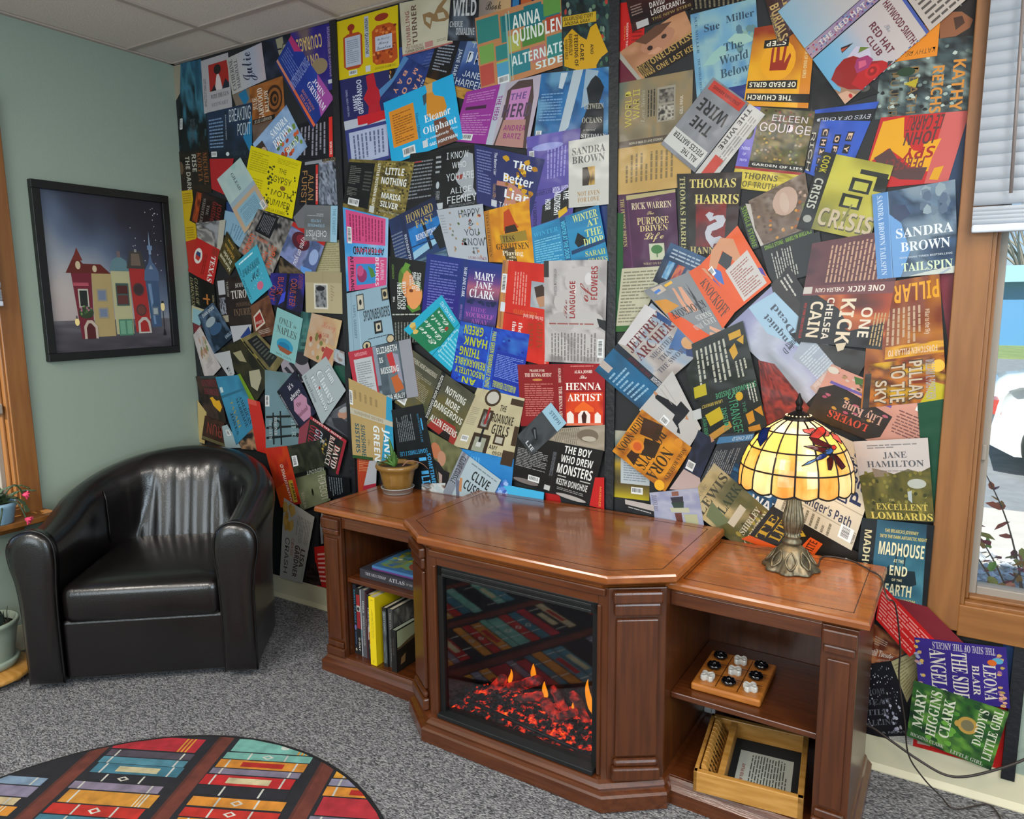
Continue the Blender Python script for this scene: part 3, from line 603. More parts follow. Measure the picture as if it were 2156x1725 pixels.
J('grey-teal jacket with a black iron fence', '565,778 637,788 648,933 567,943', 'M3#5c7478#64808a#587078#5f7a80', 'B0 32 12 46 1;R2 58 78 61 15191a;R2 72 84 75 15191a;R2 85 84 88 15191a;R20 54 24 96 15191a;R40 52 44 98 15191a;P15191a 78,56 92,59.5 78,63;P15191a 82,70 97,73.5 82,77;P15191a 82,83 97,86.5 82,90;E30 70 13 7 1c2426;E30 70 8 4 5a7278;T24 60 32 84 a8b0b0 1 f PRISONER;T10 64 17 90 9aa2a2 1 f OF BIRTH;T70 40 82 88 7f9294 1 f ARCHER')
J('grey-haired man portrait jacket beside the first batten', '705,862 739,842 740,925 678,888', 'N3#5c6068#4a4c52#6c7074', 'E62 34 24 20 a87c68;E62 22 25 10 9a9c9e;P2c2e34 20,60 60,50 100,64 100,100 40,90')
J('pink jacket strip under the red and white title', '640,868 664,876 652,952 634,950', '#7c3440', '')
J('black jacket with pink face profile and pale lower-case title', '591,824 630,778 673,868 637,902', 'N3#14142a#1a1c34#101018', 'R0 0 9 100 0e0e12;T1.5 10 6.5 92 9a9aa8 1 b A KIMBERLA LAWSON ROBY;T44 10 66 22 c8c4cc 0 f it’s;T32 30 80 42 c8c4cc 0 f always;Pa87a92 22,62 40,44 80,46 92,62 84,72 90,82 74,98 36,96;T40 54 62 63 5a3040 0 f The;T28 72 78 82 5a3040 0 f husband')
J('silver-white jacket with heavy outlined name reading down', '692,750 734,821 684,894 641,792', '#9aa4a8', 'T22 6 62 26 3c4448 0 f Tom;T23 7 61 25 c4ccd0 0 f Tom;T14 32 92 54 3c4448 0 f Clancy;T15 33 91 53 c4ccd0 0 f Clancy;T12 60 92 76 3c4448 0 f Rainbow;T13 61 91 75 c4ccd0 0 f Rainbow;T2 84 60 94 6c7478 0 f Rainbow;E44 62 3 3 a03028')
J('black jacket with red, white and blue title reading down', '738,926 720,998 648,953 662,874', 'N4#121418#1c1e1c#22281c#101214', 'R0 0 100 7 8c2430;T28 10 92 24 b04038 0 f DAVID;T30 11 92 25 c8c0b8 0 f DAVID;T12 27 92 41 9c2c24 0 f BALDACCI;T13 28 92 41 c4bcb4 0 f BALDACCI;S30 44 70 62 10 4 #4c4a2c#6c5c30#a88c3c;T20 60 88 80 b4bcc8 0 f GUILTY;T18 66 88 96 8c2434 0 f GUILTY;T36 52 46 60 b0b4b8 0 f THE;R0 0 8 100 9a2430;T1 14 6 92 d0c4c0 1 b DAVID BALDACCI')
J('olive gloomy forest jacket with pale title reading down', '614,938 682,924 704,1051 641,1074', 'N4#23261c#34382a#1a1c16#2c3020', 'R2 50 100 100 M3#3a3e2c#6c7054#4c5440;R0 43 100 49 101210;T42 44 96 50 8c9080 2 b HIDEOUT;B6 16 22 32 1;T74 56 96 96 a39f8c 1 s HIDEOUT;E50 78 3 6 15170f;T14 74 22 98 8a8674 1 b EISLER')
J('black jacket with thin grey columns above the left cupboard', '694,998 744,1004 746,1034 700,1048', '#0c0e10', 'L10 6 70 96 6 5c6468 1')
J('red and orange jacket behind the armchair with a white name', '613,937 643,1058 600,1066 566,942', 'N3#a8281c#b03a18#8c1c18', 'R58 14 96 34 a88a30;T64 16 92 26 1c1c1c 0 b PERRI;T30 38 94 52 d0c4b8 0 b O’SHAUGHNESSY;P c04a14 60,50 100,44 100,100 70,100')
J('black jacket with a pale marble statue low behind the armchair', '671,1075 702,1084 700,1150 671,1150', '#0e0e12', 'P7c7c80 20,4 40,10 44,40 30,70 36,92 18,94 10,40;T60 50 84 96 7c8088 1 b QUEYVE')
J('red jacket with white columns touching the baseboard', '662,1152 701,1147 704,1240 668,1234', '#b0201c', 'L16 14 60 90 7 d8a8a0;T70 30 82 90 e0c0b8 1 b ANDREW')
J('small dark photograph jacket low on the baseboard', '646,1190 666,1184 678,1234 646,1226', 'N4#1c1414#3c2c2c#140f10', '')
J('white jacket with bold brown author name low by the armchair', '671,1086 645,1225 598,1212 607,1046', '#a3a19c', 'S6 66 34 96 14 8 #b8944c#a8803c;L10 6 46 52 9 7c7a76;T52 10 78 26 3c2c28 0 b LISA;T50 30 94 48 3c2c28 0 b GARDNER;T44 54 66 64 9c4c30 0 s CRASH;T46 70 92 86 2a2c30 0 s CRASH;T70 6 92 9 7c7470 0 b novel')

# middle panel
J('navy jacket with mottled blue smoke under the cream jacket', '842,100 962,90 905,155 820,190', 'N3#27386e#2f4484#1c2850', 'L60 20 92 70 5 4a5c94')
J('black scrap with orange lights beside the navy and red jacket', '795,150 832,142 838,225 815,225', 'N5#131114#1c1618#5a3414', 'S20 5 90 60 9 6 #b0752c#c8c0b0#3a2414')
J('navy jacket with red brush figure, white panel beneath', '716,170 820,146 827,333 736,357', '#25265a', 'R0 56 100 100 343a78;R8 60 92 96 a9b2cc;L14 64 86 92 8 5c6484 1;R0 46 100 56 b4b8c4;P b01c2c 54,2 70,0 74,16 84,24 78,34 84,54 50,56 56,36 46,26 56,16;R30 44 100 54 c01c28;R36 36 40 38 3a1018;T24 20 34 38 c8ccdc 3 S JAMES;T34 4 44 42 c8ccdc 3 S GRIPPANDO;T10 12 14 42 8c90b0 3 b THE NEW YORK TIMES')
J('deep blue jacket with scattered orange letters and pale smoke', '858,122 906,147 867,247 806,208', 'N3#1e2f66#25397a#1a2858', 'P4c7cae -14,-2 8,0 2,64 -6,100 -22,88 -6,50;T46 10 60 22 cf9276 1 b M;T18 24 30 36 cf9276 1 b B;T70 18 84 30 cf9276 1 b H;T42 32 56 46 cf9276 1 b O;T16 44 30 56 cf9276 1 b A;T70 38 84 50 cf9276 1 b A;T42 54 56 68 cf9276 1 b O;T16 64 30 76 cf9276 1 b Y;T68 58 82 70 cf9276 1 b L;T40 76 54 88 cf9276 1 b N;T68 78 80 90 cf9276 1 b F;T90 22 96 96 b4bcd0 1 b ALICE LAPLANTE')
J('blue and gold jacket with golden grass at its foot', '925,76 1049,84 1009,220 893,182', 'M3#6e86b0#33508c#1e3468#1c2c50', 'R0 0 40 100 M3#14161c#14161c#181410#3a2410;L6 14 34 66 9 8a909c;R40 0 52 100 26385c;T43 20 49 86 b0b8c8 1 b JANE HARPER;R0 82 100 100 N5#9c7024#c08c3c#5c3c18;T62 8 84 16 aeb8c8 0 s THE;T60 22 96 42 c4ccd8 0 s DRY;T60 54 90 64 ccd2dc 0 s JANE;T52 68 98 80 ccd2dc 0 s HARPER;R60 -2 96 8 8a9a8c')
J('yellow jacket with two orange perfume-bottle outlines', '710,47 839,11 842,142 715,170', '#cbb209', 'E24 16 6 6 8c2c18;R21 20 26 28 9c3418;P a8421c 10,30 18,26 36,26 42,32 42,80 36,86 16,86 10,80;R13 31 39 81 acb2c0;L16 36 36 76 12 7c8498;R46 4 53 72 aab0bc;T47 8 52 66 3c3c38 1 b HENRY QUANTUM;E74 12 11 6 8c2c18;P b04a18 58,32 66,24 86,24 96,30 98,84 90,90 64,88 58,82;S60 28 95 86 44 3 #7c2c14#c8642c#8c3414#d47c3c;R63 42 90 66 b8bccc;T66 45 86 49 3c4048 0 c The Heart of;T68 51 84 56 3c4048 0 c Henry;T65 58 88 64 3c4048 0 c Quantum;T62 92 95 96 8a7a14 0 s PEPPER HARDING;B18 88 32 96;R46 86 54 96 c0c4c4')
J('cream jacket with a drawn acrobat and curving title', '843,8 953,-14 955,92 850,120', 'N3#b5ad97#beb69f#b0a68e', 'T10 18 18 84 8c5a54 3 b TUMBLING;T22 8 32 82 5a4438 3 b TURNER;P8a6c48 44,30 58,28 66,34 74,20 92,2 96,6 82,24 92,36 96,48 86,52 70,50 62,46 58,62 46,48;P b8b098 50,36 60,40 58,52 50,44;P b8b098 72,34 84,34 88,46 74,46;R0 97 100 100 a85c58;T8 84 42 90 8a7064 0 b THE TUMBLING;T6 91 44 96 5a4438 0 b TURNER SISTERS;R46 84 62 95 b07a74;L70 84 88 90 2 8a8070')
J('black and grey jacket with ragged white four-letter title', '952,-16 1014,-22 1011,88 944,87', 'M4#131316#1a1a1e#2c3038#5c6470#14161a', 'L8 2 90 34 5 4a4c50 1;T10 18 88 50 c0bfbe 0 S WILD;T4 60 46 72 b0b2b4 0 S CHERIE;T26 74 84 88 b0b2b4 0 S DIMALINE')
J('taupe and peach jacket with black brush script', '1012,-20 1080,-22 1085,66 1009,75', 'H#7c7068#8c7c70#b89468#c09a6c', 'R30 10 100 20 b0a080;T20 24 66 46 1c1614 0 c Book;T44 52 94 74 1c1614 0 c Party;T74 78 92 83 4c3c30 0 c a novel;E60 94 36 5 8c5c34')
J('navy jacket edge with cyan and orange shapes at the ceiling', '1079,-20 1164,-22 1164,20 1078,32', 'N3#141c46#101838#1c2858', 'P b0542c 24,10 50,20 52,84 26,92;R4 20 20 80 2c6c9c;P4c8cb8 60,20 78,40 74,80 58,70;E88 40 8 30 4a86b8')
J('patchwork jacket of green, teal and red blocks edged in orange', '1003,40 1184,-14 1190,139 1016,194', '#b47a50', 'R1 4 28 36 2f7a72;R2 40 20 64 6f9a4c;R1 66 18 94 b04a40;R22 46 36 66 2c7c78;R22 68 38 94 8fb05c;R30 8 36 44 307a74;R32 8 98 30 1c6a70;R58 4 78 36 1c6a70;R80 2 99 26 5a8c40;R82 28 99 50 a8402c;R54 34 80 58 4c7c38;R38 38 52 60 a8a850;R38 62 62 92 2c7880;R64 62 80 84 b06a64;R82 54 99 84 2f7c78;R22 70 36 88 4a94b4;T44 12 76 30 d8dcd4 0 S ANNA;T43 32 100 50 d8dcd4 0 S QUINDLEN;T40 66 100 80 ccd8d4 0 S ALTERNATE;T68 84 99 94 ccd8d4 0 S SIDE;R36 6 38 98 88aaa0;R40 4 41 98 9cb8ac;B22 88 36 99')
J('magenta jacket with a long-haired woman on its pale front', '985,195 1147,157 1114,314 955,298', '#8f2f8c', 'L4 6 42 24 4 b070ac;R6 32 34 38 40203c;L4 44 44 86 10 b478b0;B8 84 26 96;R46 0 54 100 aab0bc;T47 20 53 60 8a3484 1 S THE HERD;R54 0 100 100 N3#a8a0ac#b4a4b0;P4c3a38 58,14 70,2 88,4 94,30 96,80 98,100 56,100 60,60;P b87cae 63,14 88,14 88,62 64,62;Pa87c74 62,60 90,60 94,100 58,100;T64 20 84 30 6c4a86 0 S THE;T58 36 94 56 4c3c50 0 S HERD;T64 68 92 76 8c3470 0 S ANDREA;T66 80 88 88 8c3470 0 S BARTZ')
J('dark leafy jacket with a yellow silhouette full of words', '1184,-14 1287,-34 1287,146 1188,159', 'N7#10181c#1e3438#0c1216#2c4844#141c1e', 'S4 10 96 96 60 4 #3c6048#58705c#a8342c#16241e#7c8c7c;R2 30 72 42 c09a1c;T4 31 66 36 3a3418 0 b AN AMUSING STORY;T6 37 60 41 3a3418 0 b ANISSA GRAY;P c49414 4,56 22,46 38,56 52,62 60,48 72,44 86,66 96,80 80,86 72,94 74,110 58,120 40,112 28,96 4,90;T14 52 22 78 241c0c 1 S RAVENOUSLY;T26 54 34 92 241c0c 1 S FEEDING OF;T38 66 46 86 241c0c 1 S CARE;T60 68 66 80 241c0c 1 S AND;T6 58 12 82 241c0c 1 S HUNGRY GIRLS')
J('glossy blue jacket with white beam and dark lighthouse figure', '1143,157 1288,142 1286,291 1127,293', 'N4#1e5a8c#2a6ca4#164676#5a8cac', 'L4 30 36 74 10 6c94bc;P a8b4bc 48,0 62,0 46,84 32,100;P8ca0b0 66,0 84,4 74,50 62,56;P b4c0c8 30,2 40,2 34,26 28,24;P111820 74,16 80,10 86,16 92,28 86,50 92,56 92,100 62,100 60,90 72,50 68,28;T66 50 92 58 a8a494 0 f BETWEEN;T64 70 90 78 a8a494 0 f OCEANS;T66 86 82 90 a0a098 0 i a novel;T64 94 96 100 b0b0b0 0 f STEDMAN;B2 88 10 98 1')
J('bright cyan jacket with orange bottle and white serif title', '811,218 957,157 978,293 829,347', '#1d9fd0', 'R6 18 42 76 d08424;L10 24 38 72 12 8c5418;P c88428 62,12 70,12 72,20 84,28 86,44 80,56 66,56 58,46 60,26;P3c4c58 56,14 62,12 60,26 56,30;Pc89a5c 62,0 72,0 70,14 63,14;P6c4434 66,58 82,58 94,100 66,100;T54 44 90 56 dce4e8 0 f Eleanor;T50 62 96 73 dce4e8 0 f Oliphant;T52 79 84 83 dce4e8 0 f is completely;T86 77 96 81 b0dcec 0 f fine;T56 89 94 94 dce4e8 0 b GAIL HONEYMAN;B18 82 36 96;R47 82 54 93 c4ccd0;T43 36 47 76 2c5c74 1 f Eleanor Oliphant')
J('black jacket with white title over a grey face with red lips', '868,325 1004,306 1012,431 852,455', '#131416', 'L4 12 38 76 11 777b80;R6 14 20 16 a02c2c;R40 0 52 100 15171a;L42 8 50 40 4 a0a4a8;E46 58 2.4 6 a8b0b8;T44 68 49 82 8c9094 1 b FEENEY;P9a9ea4 88,10 96,14 96,50 94,70 98,82 74,86 84,74 74,60 70,50 76,36 74,28;P8c3a34 72,47 82,45 80,53 74,54;T58 7 90 18 ccd0d4 0 s I KNOW;T66 24 86 34 ccd0d4 0 s WHO;T58 42 96 54 ccd0d4 0 s YOU ARE;T64 66 92 76 ccd0d4 0 s ALICE;T60 80 98 92 ccd0d4 0 s FEENEY;L62 94 96 98 2 777b80;R46 88 54 98 aeb4b8')
J('black and leopard-gold jacket with bold white title', '740,336 877,342 853,471 726,436', 'N8#5c5024#8a7a3c#3a3418#7c6c34', 'S56 2 98 98 150 1.8 #2c2812#a08f4c#3a3418;R0 6 42 92 101312;L4 12 22 50 10 6c6e68;L4 56 20 74 6 6c6e68;L28 20 40 60 6 4c4e48;R46 0 52 100 80723a;T47 6 51 92 d4d4d0 1 b LITTLE NOTHING SILVER;T60 12 88 24 dcdedc 0 S LITTLE;T56 29 94 41 dcdedc 0 S NOTHING;T68 47 78 52 c8c8c0 0 i a novel;T60 56 90 66 dcdedc 0 S MARISA;T60 71 88 81 dcdedc 0 S SILVER;T60 86 92 90 b4b4a4 0 i author of Mary Coin;B8 78 26 92;R44 84 52 96 b8bcb8')
J('purple jacket with a black banner and slanting white words', '1112,290 1226,271 1208,462 1120,481', 'V#4c4488#564c9a#4c4490#4a4088', 'R0 0 68 12 5a50a0;E40 14 30 4 8a90c8;L38 16 78 50 6 8c86c4 1;R0 60 100 61 3c3478;T4 62 50 66 2c2454 2 b ELLY GRIFFITHS;T52 60 98 66 c4c0e0 2 b MIDNIGHT HOUR;P15161a 30,78 96,60 98,84 60,96 26,98;T56 66 70 92 d8dadc 1 S MIDNIGHT;T76 66 88 76 d8dadc 1 S THE;T36 72 48 84 d8dadc 1 S HOUR;T8 72 16 99 20183c 1 S ELLY GRIFFITHS;P c8a01c 66,88 84,84 88,90 68,96;B4 16 14 24')
J('navy jacket scattered with yellow roses and white rounded words', '1003,305 1151,337 1119,463 1008,428', '#232a60', 'L3 6 26 80 15 6c74a4 0;P b07868 36,52 60,50 92,66 96,86 60,96 34,80;P1c1c40 34,60 54,58 50,90 36,92;S44 8 96 92 16 5.5 #c09018#d8ac1c#a87414;S46 10 94 90 12 3.4 #e8bc2c#8c5c10;T58 12 86 24 dadde2 0 S The;T46 36 92 50 dadde2 0 S Better;T50 62 90 76 dadde2 0 S Liar;T30 6 34 44 c4c8d4 1 S The Better Liar;T30 58 34 84 b08c40 1 s TANEN JONES;R28 86 38 97 b8bcc4;T42 86 72 96 ccd0d8 0 s TANEN')
J('navy scrap between the white jacket and the second batten', '1262,428 1286,428 1286,550 1274,550', '#12306c', '')
J('blue jacket of a snowy barn with yellow-green slanted title', '1120,481 1264,432 1285,550 1129,572', 'M4#1c6c98#2a80ac#1c7aa6#14486c', 'L4 30 42 92 12 6cb0cc;T4 14 40 24 3c98c0 0 t WINTER;R44 0 52 100 164e78;T45 8 51 84 4cb4d4 1 b WINTER AT THE DOOR;P0f1418 60,56 66,38 76,52 80,60 64,66;T62 4 96 18 bcc87c 0 t WINTER;T80 20 96 32 bcc87c 0 t AT;T76 36 98 50 bcc87c 0 t THE;T72 52 99 66 c8d088 0 t DOOR;T72 76 98 86 b0bc6c 0 t SARAH;T74 90 99 100 b0bc6c 0 t GRAVES;P17365c 54,70 100,60 100,66 54,78')
J('plain white jacket with a small framed gold torso picture', '1201,299 1286,285 1285,431 1201,439', '#b9b7b0', 'T9 11 91 22 4c4c4c 0 t SANDRA;T9 24 90 35 4c4c4c 0 t BROWN;R35 42 66 69 N3#3a2c1c#a8843c#c09c5c;P2a2018 35,42 48,42 54,56 50,69 35,69;T22 77 78 84 a07c4c 0 t NOT EVEN;T23 86 77 93 a07c4c 0 t FOR LOVE;T30 96 70 98 8c8c88 0 c A classic love story')
J('dark navy jacket with a lit blue watchtower', '822,465 920,414 949,546 845,582', 'M3#161e3c#1c2a50#1c3464#243c5c', 'L0 26 24 90 11 6c7488;R24 0 34 100 1c2648;T26 36 31 90 a8b0c0 1 b REDEMPTION;R36 30 100 70 N3#1c6cb0#2478c0#185c9c;P8cb4cc 36,70 100,56 100,66 36,82;P0c1424 64,28 70,28 76,74 70,76;R36 60 98 62 12305c;T36 6 92 20 a8945c 0 f HOWARD;T52 22 88 34 a8945c 0 f FAST;T48 44 90 54 d8dce4 0 f REDEMPTION;R34 84 100 100 N3#1c2c3c#5c7890#2c4454;P14181c 80,52 100,42 100,80 88,80')
J('pale grey jacket dotted with tiny coloured foods', '924,443 1021,430 1032,552 950,544', '#a5abb4', 'L3 10 14 50 7 8a9098;S20 6 30 94 9 3 #8a7c6c#6c7464#a87c5c;S40 6 98 92 16 3.2 #4c5c2c#b07c5c#c8a06c#8a3c34#5c5448;T46 6 92 20 34383c 0 s HAPPY;T64 26 76 36 34383c 0 s &;T52 42 86 54 34383c 0 s YOU;T46 59 97 72 34383c 0 s KNOW;T66 76 80 87 34383c 0 s IT;T52 92 98 97 8a3c4c 0 s LAURA HANKIN')
J('amber jacket with a dark figure in flames', '1023,446 1117,422 1129,556 1034,552', 'N4#c88410#d89c18#b87010#d08c14', 'R0 0 12 100 a86c1c;T3 6 9 90 5c3c10 1 f TESS GERRITSEN;P b03c10 44,10 56,6 66,30 74,40 40,44;P2c1c10 44,36 66,34 72,46 42,48;P8c7428 30,50 88,46 90,62 32,66;T36 52 62 63 34280c 0 t TESS;T20 65 92 76 34280c 0 t GERRITSEN;P4c3818 34,76 60,72 64,98 40,98;T32 78 78 87 e0d4b8 0 t Playing;T46 88 62 92 d8c8a0 0 f with;T40 94 70 106 e4d8c4 0 t Fire')
J('cerise and sky-blue jacket with rows of dark back text', '727,437 823,460 820,602 735,614', 'N3#3c8cc8#5aa0d4#8cb4d4', 'R6 2 94 41 c8487c;L12 6 90 38 11 8a2450 1;B8 22 18 42 1;T20 45 92 55 14202c 2 S AFTERLAND;T26 47 86 52 b83444 2 S BEUKES;R6 58 98 100 c8487c;R26 67 74 94 3080bc;E40 82 12 9 8c2c5c;E36 76 8 7 b84878;P4c7a34 54,70 66,74 72,84 62,86;T12 57 20 102 14202c 1 S AFTERLAND;T72 58 80 98 d8c8d4 1 S BEUKES;T84 62 92 90 d0a8c0 1 S LAUREN')
J('indigo jacket with a purple dusk skyline and white name', '904,534 1064,558 1047,692 892,669', 'V#1c2c78#1a2c70#241c78#2a2270', 'L6 8 44 84 18 6468b0;R50 0 57 100 1c3070;T52 12 56 58 d4d8e4 1 f MARY JANE CLARK;T52 70 55 94 8c68b0 1 f HIDE YOURSELF;R58 0 100 100 V#16307c#1c2c74#54357c#a85c6c#1c2858#4a3480#583c8c#141c3c;T66 16 92 28 dcdfe4 0 t MARY;T68 30 90 41 dcdfe4 0 t JANE;T62 43 94 56 dcdfe4 0 t CLARK;S60 60 98 66 14 3 #141c44#1c2450;T66 71 86 78 8c4ca0 0 t HIDE;T60 80 96 87 a858a8 0 t YOURSELF;T68 89 90 96 8c4ca0 0 t AWAY')
J('black jacket with two ripe peaches and leaves', '823,540 902,552 886,722 832,730', '#131513', 'E46 24 20 16 4c6c28;E54 30 18 15 c87c44;E50 22 10 9 d08c54;P5c8c34 34,14 46,4 60,6 52,12 40,18;E74 42 24 17 d08a50;E80 34 14 10 3c5c24;P4c7c2c 50,54 70,62 96,58 90,50;E74 43 21 15 d88f54;E64 36 6 2 6c3418;T22 28 36 58 d0d4d0 3 S SOUTHERN;T38 26 48 58 d0d4d0 3 S BOOK CLUB;T78 14 90 36 d0d4d0 3 S VAMPIRES;T66 14 76 34 d0d4d0 3 S SLAYING;T58 18 64 30 d0d4d0 3 S GUIDE TO;T8 8 14 24 5c7c34 3 b HENDRIX;T8 44 14 50 d0d4d0 3 S THE;L4 62 96 66 1 a4a8a0;L8 72 94 98 8 70746c 3')
J('red jacket with torn orange margin and a crouching figure photo', '1064,548 1165,558 1160,772 1045,742', 'N3#b81c14#c4281a#b01a12', 'R0 0 12 100 N4#a86c4c#b88040#8c5c3c;P c47c1c 0,70 8,72 16,84 10,96 0,100;L26 10 54 44 5 d0857c 3;R62 18 100 44 N3#8c949c#a4a8ac;P3c2c24 68,24 84,20 96,30 98,38 84,42 74,36;P a87c60 72,34 92,30 96,40 80,43;R14 54 100 55 8c1410;T30 49 76 54 c45c28 2 f EMILY GIFFIN;T50 52 88 56 d8a8a0 2 b the lies that bind;T42 62 50 88 d8ccc8 1 f the lies;T30 62 38 92 d8ccc8 1 f that bind;T76 58 88 84 8c3814 1 f GIFFIN;T60 60 70 86 8c3814 1 f EMILY;T92 64 95 98 d8a8a0 1 b NEW YORK TIMES;B2 14 12 34 1;R4 44 13 54 c4c8d0')
J('pale blossom photograph jacket with red title reading upward', '1150,550 1283,547 1277,766 1152,761', 'N5#8f8b8a#aaa5a4#b6b1b0#7c7877', 'E60 20 26 14 b2acab;E78 30 20 13 a8a2a1;E40 40 24 12 b0aaa9;E30 60 22 10 a49f9e;E70 58 26 9 aeaaa8;E24 84 18 10 b2aeac;E74 84 22 10 b0acaa;E50 28 3 6 c4c0bf;E72 18 6 6 c4c0c0;R0 0 8 16 2f302f;P26282a 86,56 100,58 100,68 90,64;T16 8 21 34 4c4848 3 s VANESSA DIFFENBAUGH;T32 38 38 56 7c3430 3 c The;T42 20 51 56 8a2c2c 3 S LANGUAGE;T56 22 72 40 8a3c38 3 c of;T76 6 86 38 8a2c2c 3 S FLOWERS;L8 60 84 63 1 8c4844;L10 70 92 98 15 74706e 3;B88 76 98 94 1')
J('green and cyan slanted jacket with upside-down brush script', '915,748 855,694 935,621 972,680', '#19714c', 'R0 84 100 100 1f9dbc;R78 0 100 100 1f9dbc;P1f9dbc 0,0 12,0 0,30;R-62 0 -1 100 1f9dbc;L-58 8 -8 92 9 7cc4d4;T-10 16 -2 88 c4e0e4 1 c Evie Drake Starts Over;T12 16 74 30 d0d8d0 0 c Evie;T10 34 78 47 d0d8d0 0 c Drake;T14 52 76 64 d0d8d0 0 c Starts;T22 68 72 79 d0d8d0 0 c Over;T14 88 84 95 c4e0e8 0 s LINDA HOLMES;S74 4 96 24 3 8 #c8ac5c#a88c40;E18 68 5 5 8c3428')
J('royal blue patterned jacket with upside-down yellow letters', '975,676 1120,704 1100,846 954,798', 'N7#1430a0#1c4cb8#102890#2c64b8', 'S2 2 98 98 60 2.4 #2c6cc8#0c2080#1638a8;T8 4 36 18 a8b410 2 S GREEN;T10 22 44 36 a8b410 2 S HANK;T6 40 36 54 a8b410 2 S THING;T2 58 46 70 a8b410 2 S REMARKABLE;T4 74 48 84 a8b410 2 S ABSOLUTELY;T16 88 36 98 a8b410 2 S AN;R47 0 48 100 4c8cd0;T49 6 55 94 a8b410 1 S HANK GREEN REMARKABLE THING;R58 34 100 92 142c94;L60 38 98 74 14 6c84c8;T60 80 92 90 a8b410 2 b AN ABSOLUTELY REMARKABLE')
J('red jacket of a palace arcade with tall serif title', '1095,767 1279,765 1277,894 1102,896', '#7e1219', 'T14 8 32 12 d8c4b8 0 f PRAISE FOR;T8 14 40 20 dcc8bc 0 f THE HENNA ARTIST;E23 25 6 2 b87c3c;L7 30 42 84 15 b86c64;T48 6 51 30 d8c4b8 1 f ALKA JOSHI;T48 36 52 98 d8c4b8 1 f THE HENNA ARTIST;R54 0 100 100 8c1218;L62 2 88 5 1 c88078;T66 10 86 15 e4d8d0 0 f ALKA JOSHI;T72 18 80 24 e4d8d0 0 c The;T56 30 96 42 e8e0d8 0 t HENNA;T58 48 96 60 e8e0d8 0 t ARTIST;R56 46 98 100 N3#b82c10#c83c14#a0200e;T56 30 96 42 e8e0d8 0 t HENNA;T58 48 96 60 e8e0d8 0 t ARTIST;P d85c1c 66,72 76,60 88,72 88,78 66,78;P e0d4cc 70,100 70,82 74,76 80,76 84,82 84,100;P e0d4cc 57,96 57,80 61,76 65,82 65,96;P e0d4cc 89,96 89,82 92,78 96,84 96,96;P3c1810 75,98 74,84 77,76 80,84 79,98;R56 96 98 100 c8684c')
J('taupe pinstriped jacket with a dim eye shape', '1150,903 1278,893 1277,948 1160,926', 'N3#8c8270#9c9282#7c7262', 'L6 6 60 96 16 6c6456 1;E72 44 18 30 6a5f50;E74 58 12 12 a8a090')
J('black jacket with jagged white hand-drawn title', '1094,913 1276,947 1249,1061 1079,1007', '#131112', 'L4 26 42 66 12 8c8c8c;R50 0 51 100 1c1a1a;L46 20 50 70 5 6c7078 1;T58 4 88 18 d8d8d4 0 S THE BOY;T56 22 92 36 d8d8d4 0 S WHO DREW;T54 40 94 58 d8d8d4 0 S MONSTERS;R56 62 66 64 a8a8a4;R82 62 94 64 a8a8a4;T56 68 92 80 c8c8c4 0 S KEITH DONOHUE;L58 84 90 90 2 8c8c88;E20 94 16 5 6c6462;E76 98 18 4 a09a96;B22 78 36 90;R43 88 50 98 b0b2b0')
J('red jacket strip beside the second batten above the mantel', '1258,1003 1277,1003 1277,1070 1246,1062', '#b01c1c', 'T60 30 76 96 c8783c 1 b MURDER')
J('small red scrap just above the mantel', '1148,1038 1178,1042 1184,1068 1150,1062', '#a81c1c', '')
J('bright blue jacket with a hydrangea cluster', '963,940 1088,965 1078,1076 950,1052', 'N3#1c6cae#2a7cbc#1460a0', 'R86 50 150 100 3fa4d0;L10 10 46 60 8 5a9ccc 1;S70 44 96 96 34 5 #5c84c8#3c5ca8#8cacdc;P2c5c34 96,86 110,80 112,92;T116 70 122 86 1c2c3c 1 t RE;T128 66 134 84 1c2c3c 1 t NC')
J('cream jacket covered in brown picture frames', '1012,815 1111,838 1086,966 960,937', 'N3#b0a888#a89e80#b8b090', 'L6 30 22 60 10 8c8670;R28 30 48 62 3a2a1c;R32 34 44 58 N3#8c8c88#2c2c2c#b0b0ac;E38 10 16 14 3a2c1c;E38 10 12 10 b0aca4;R37 26 41 54 8c2424;R26 70 56 100 33261a;R31 76 50 100 8c9080;R38 60 42 84 15151a;T58 18 70 28 2c2418 0 b THE;T48 33 88 47 2c2418 0 b ROANOKE;T54 50 84 66 2c2418 0 b GIRLS;R62 66 80 82 3a2a1c;R65 69 77 79 a8a498;T58 84 72 91 2c2418 0 b AMY;T66 93 84 99 4c4434 0 b ENGEL;R92 46 100 78 3a2a1c;R82 88 100 112 3a2a1c;R75 4 100 14 3a2a1c;R36 84 44 92 b8bcb8;B8 78 20 88')
J('green-grey stormy jacket with a red hood at the bottom', '876,736 1008,831 962,935 838,846', 'M4#38382e#4c4c3c#5c5430#3c4430', 'T2 10 44 18 a8a494 0 b NOTHING MORE DANGEROUS;L6 26 42 70 15 8a8470;B2 80 16 94;R48 0 54 100 15161a;T49 6 53 88 b8b8b0 1 b NOTHING MORE DANGEROUS;R54 54 100 74 N3#3c4024#5c5434;P8c2a24 56,100 60,84 72,72 92,70 100,84 100,100;P1c1414 76,100 80,88 90,86 92,100;T62 16 92 28 c8c8c0 0 S NOTHING;T68 34 88 46 c8c8c0 0 S MORE;T54 50 98 62 c8c8c0 0 S DANGEROUS;T56 76 98 88 c8c8c0 0 S ALLEN ESKENS')
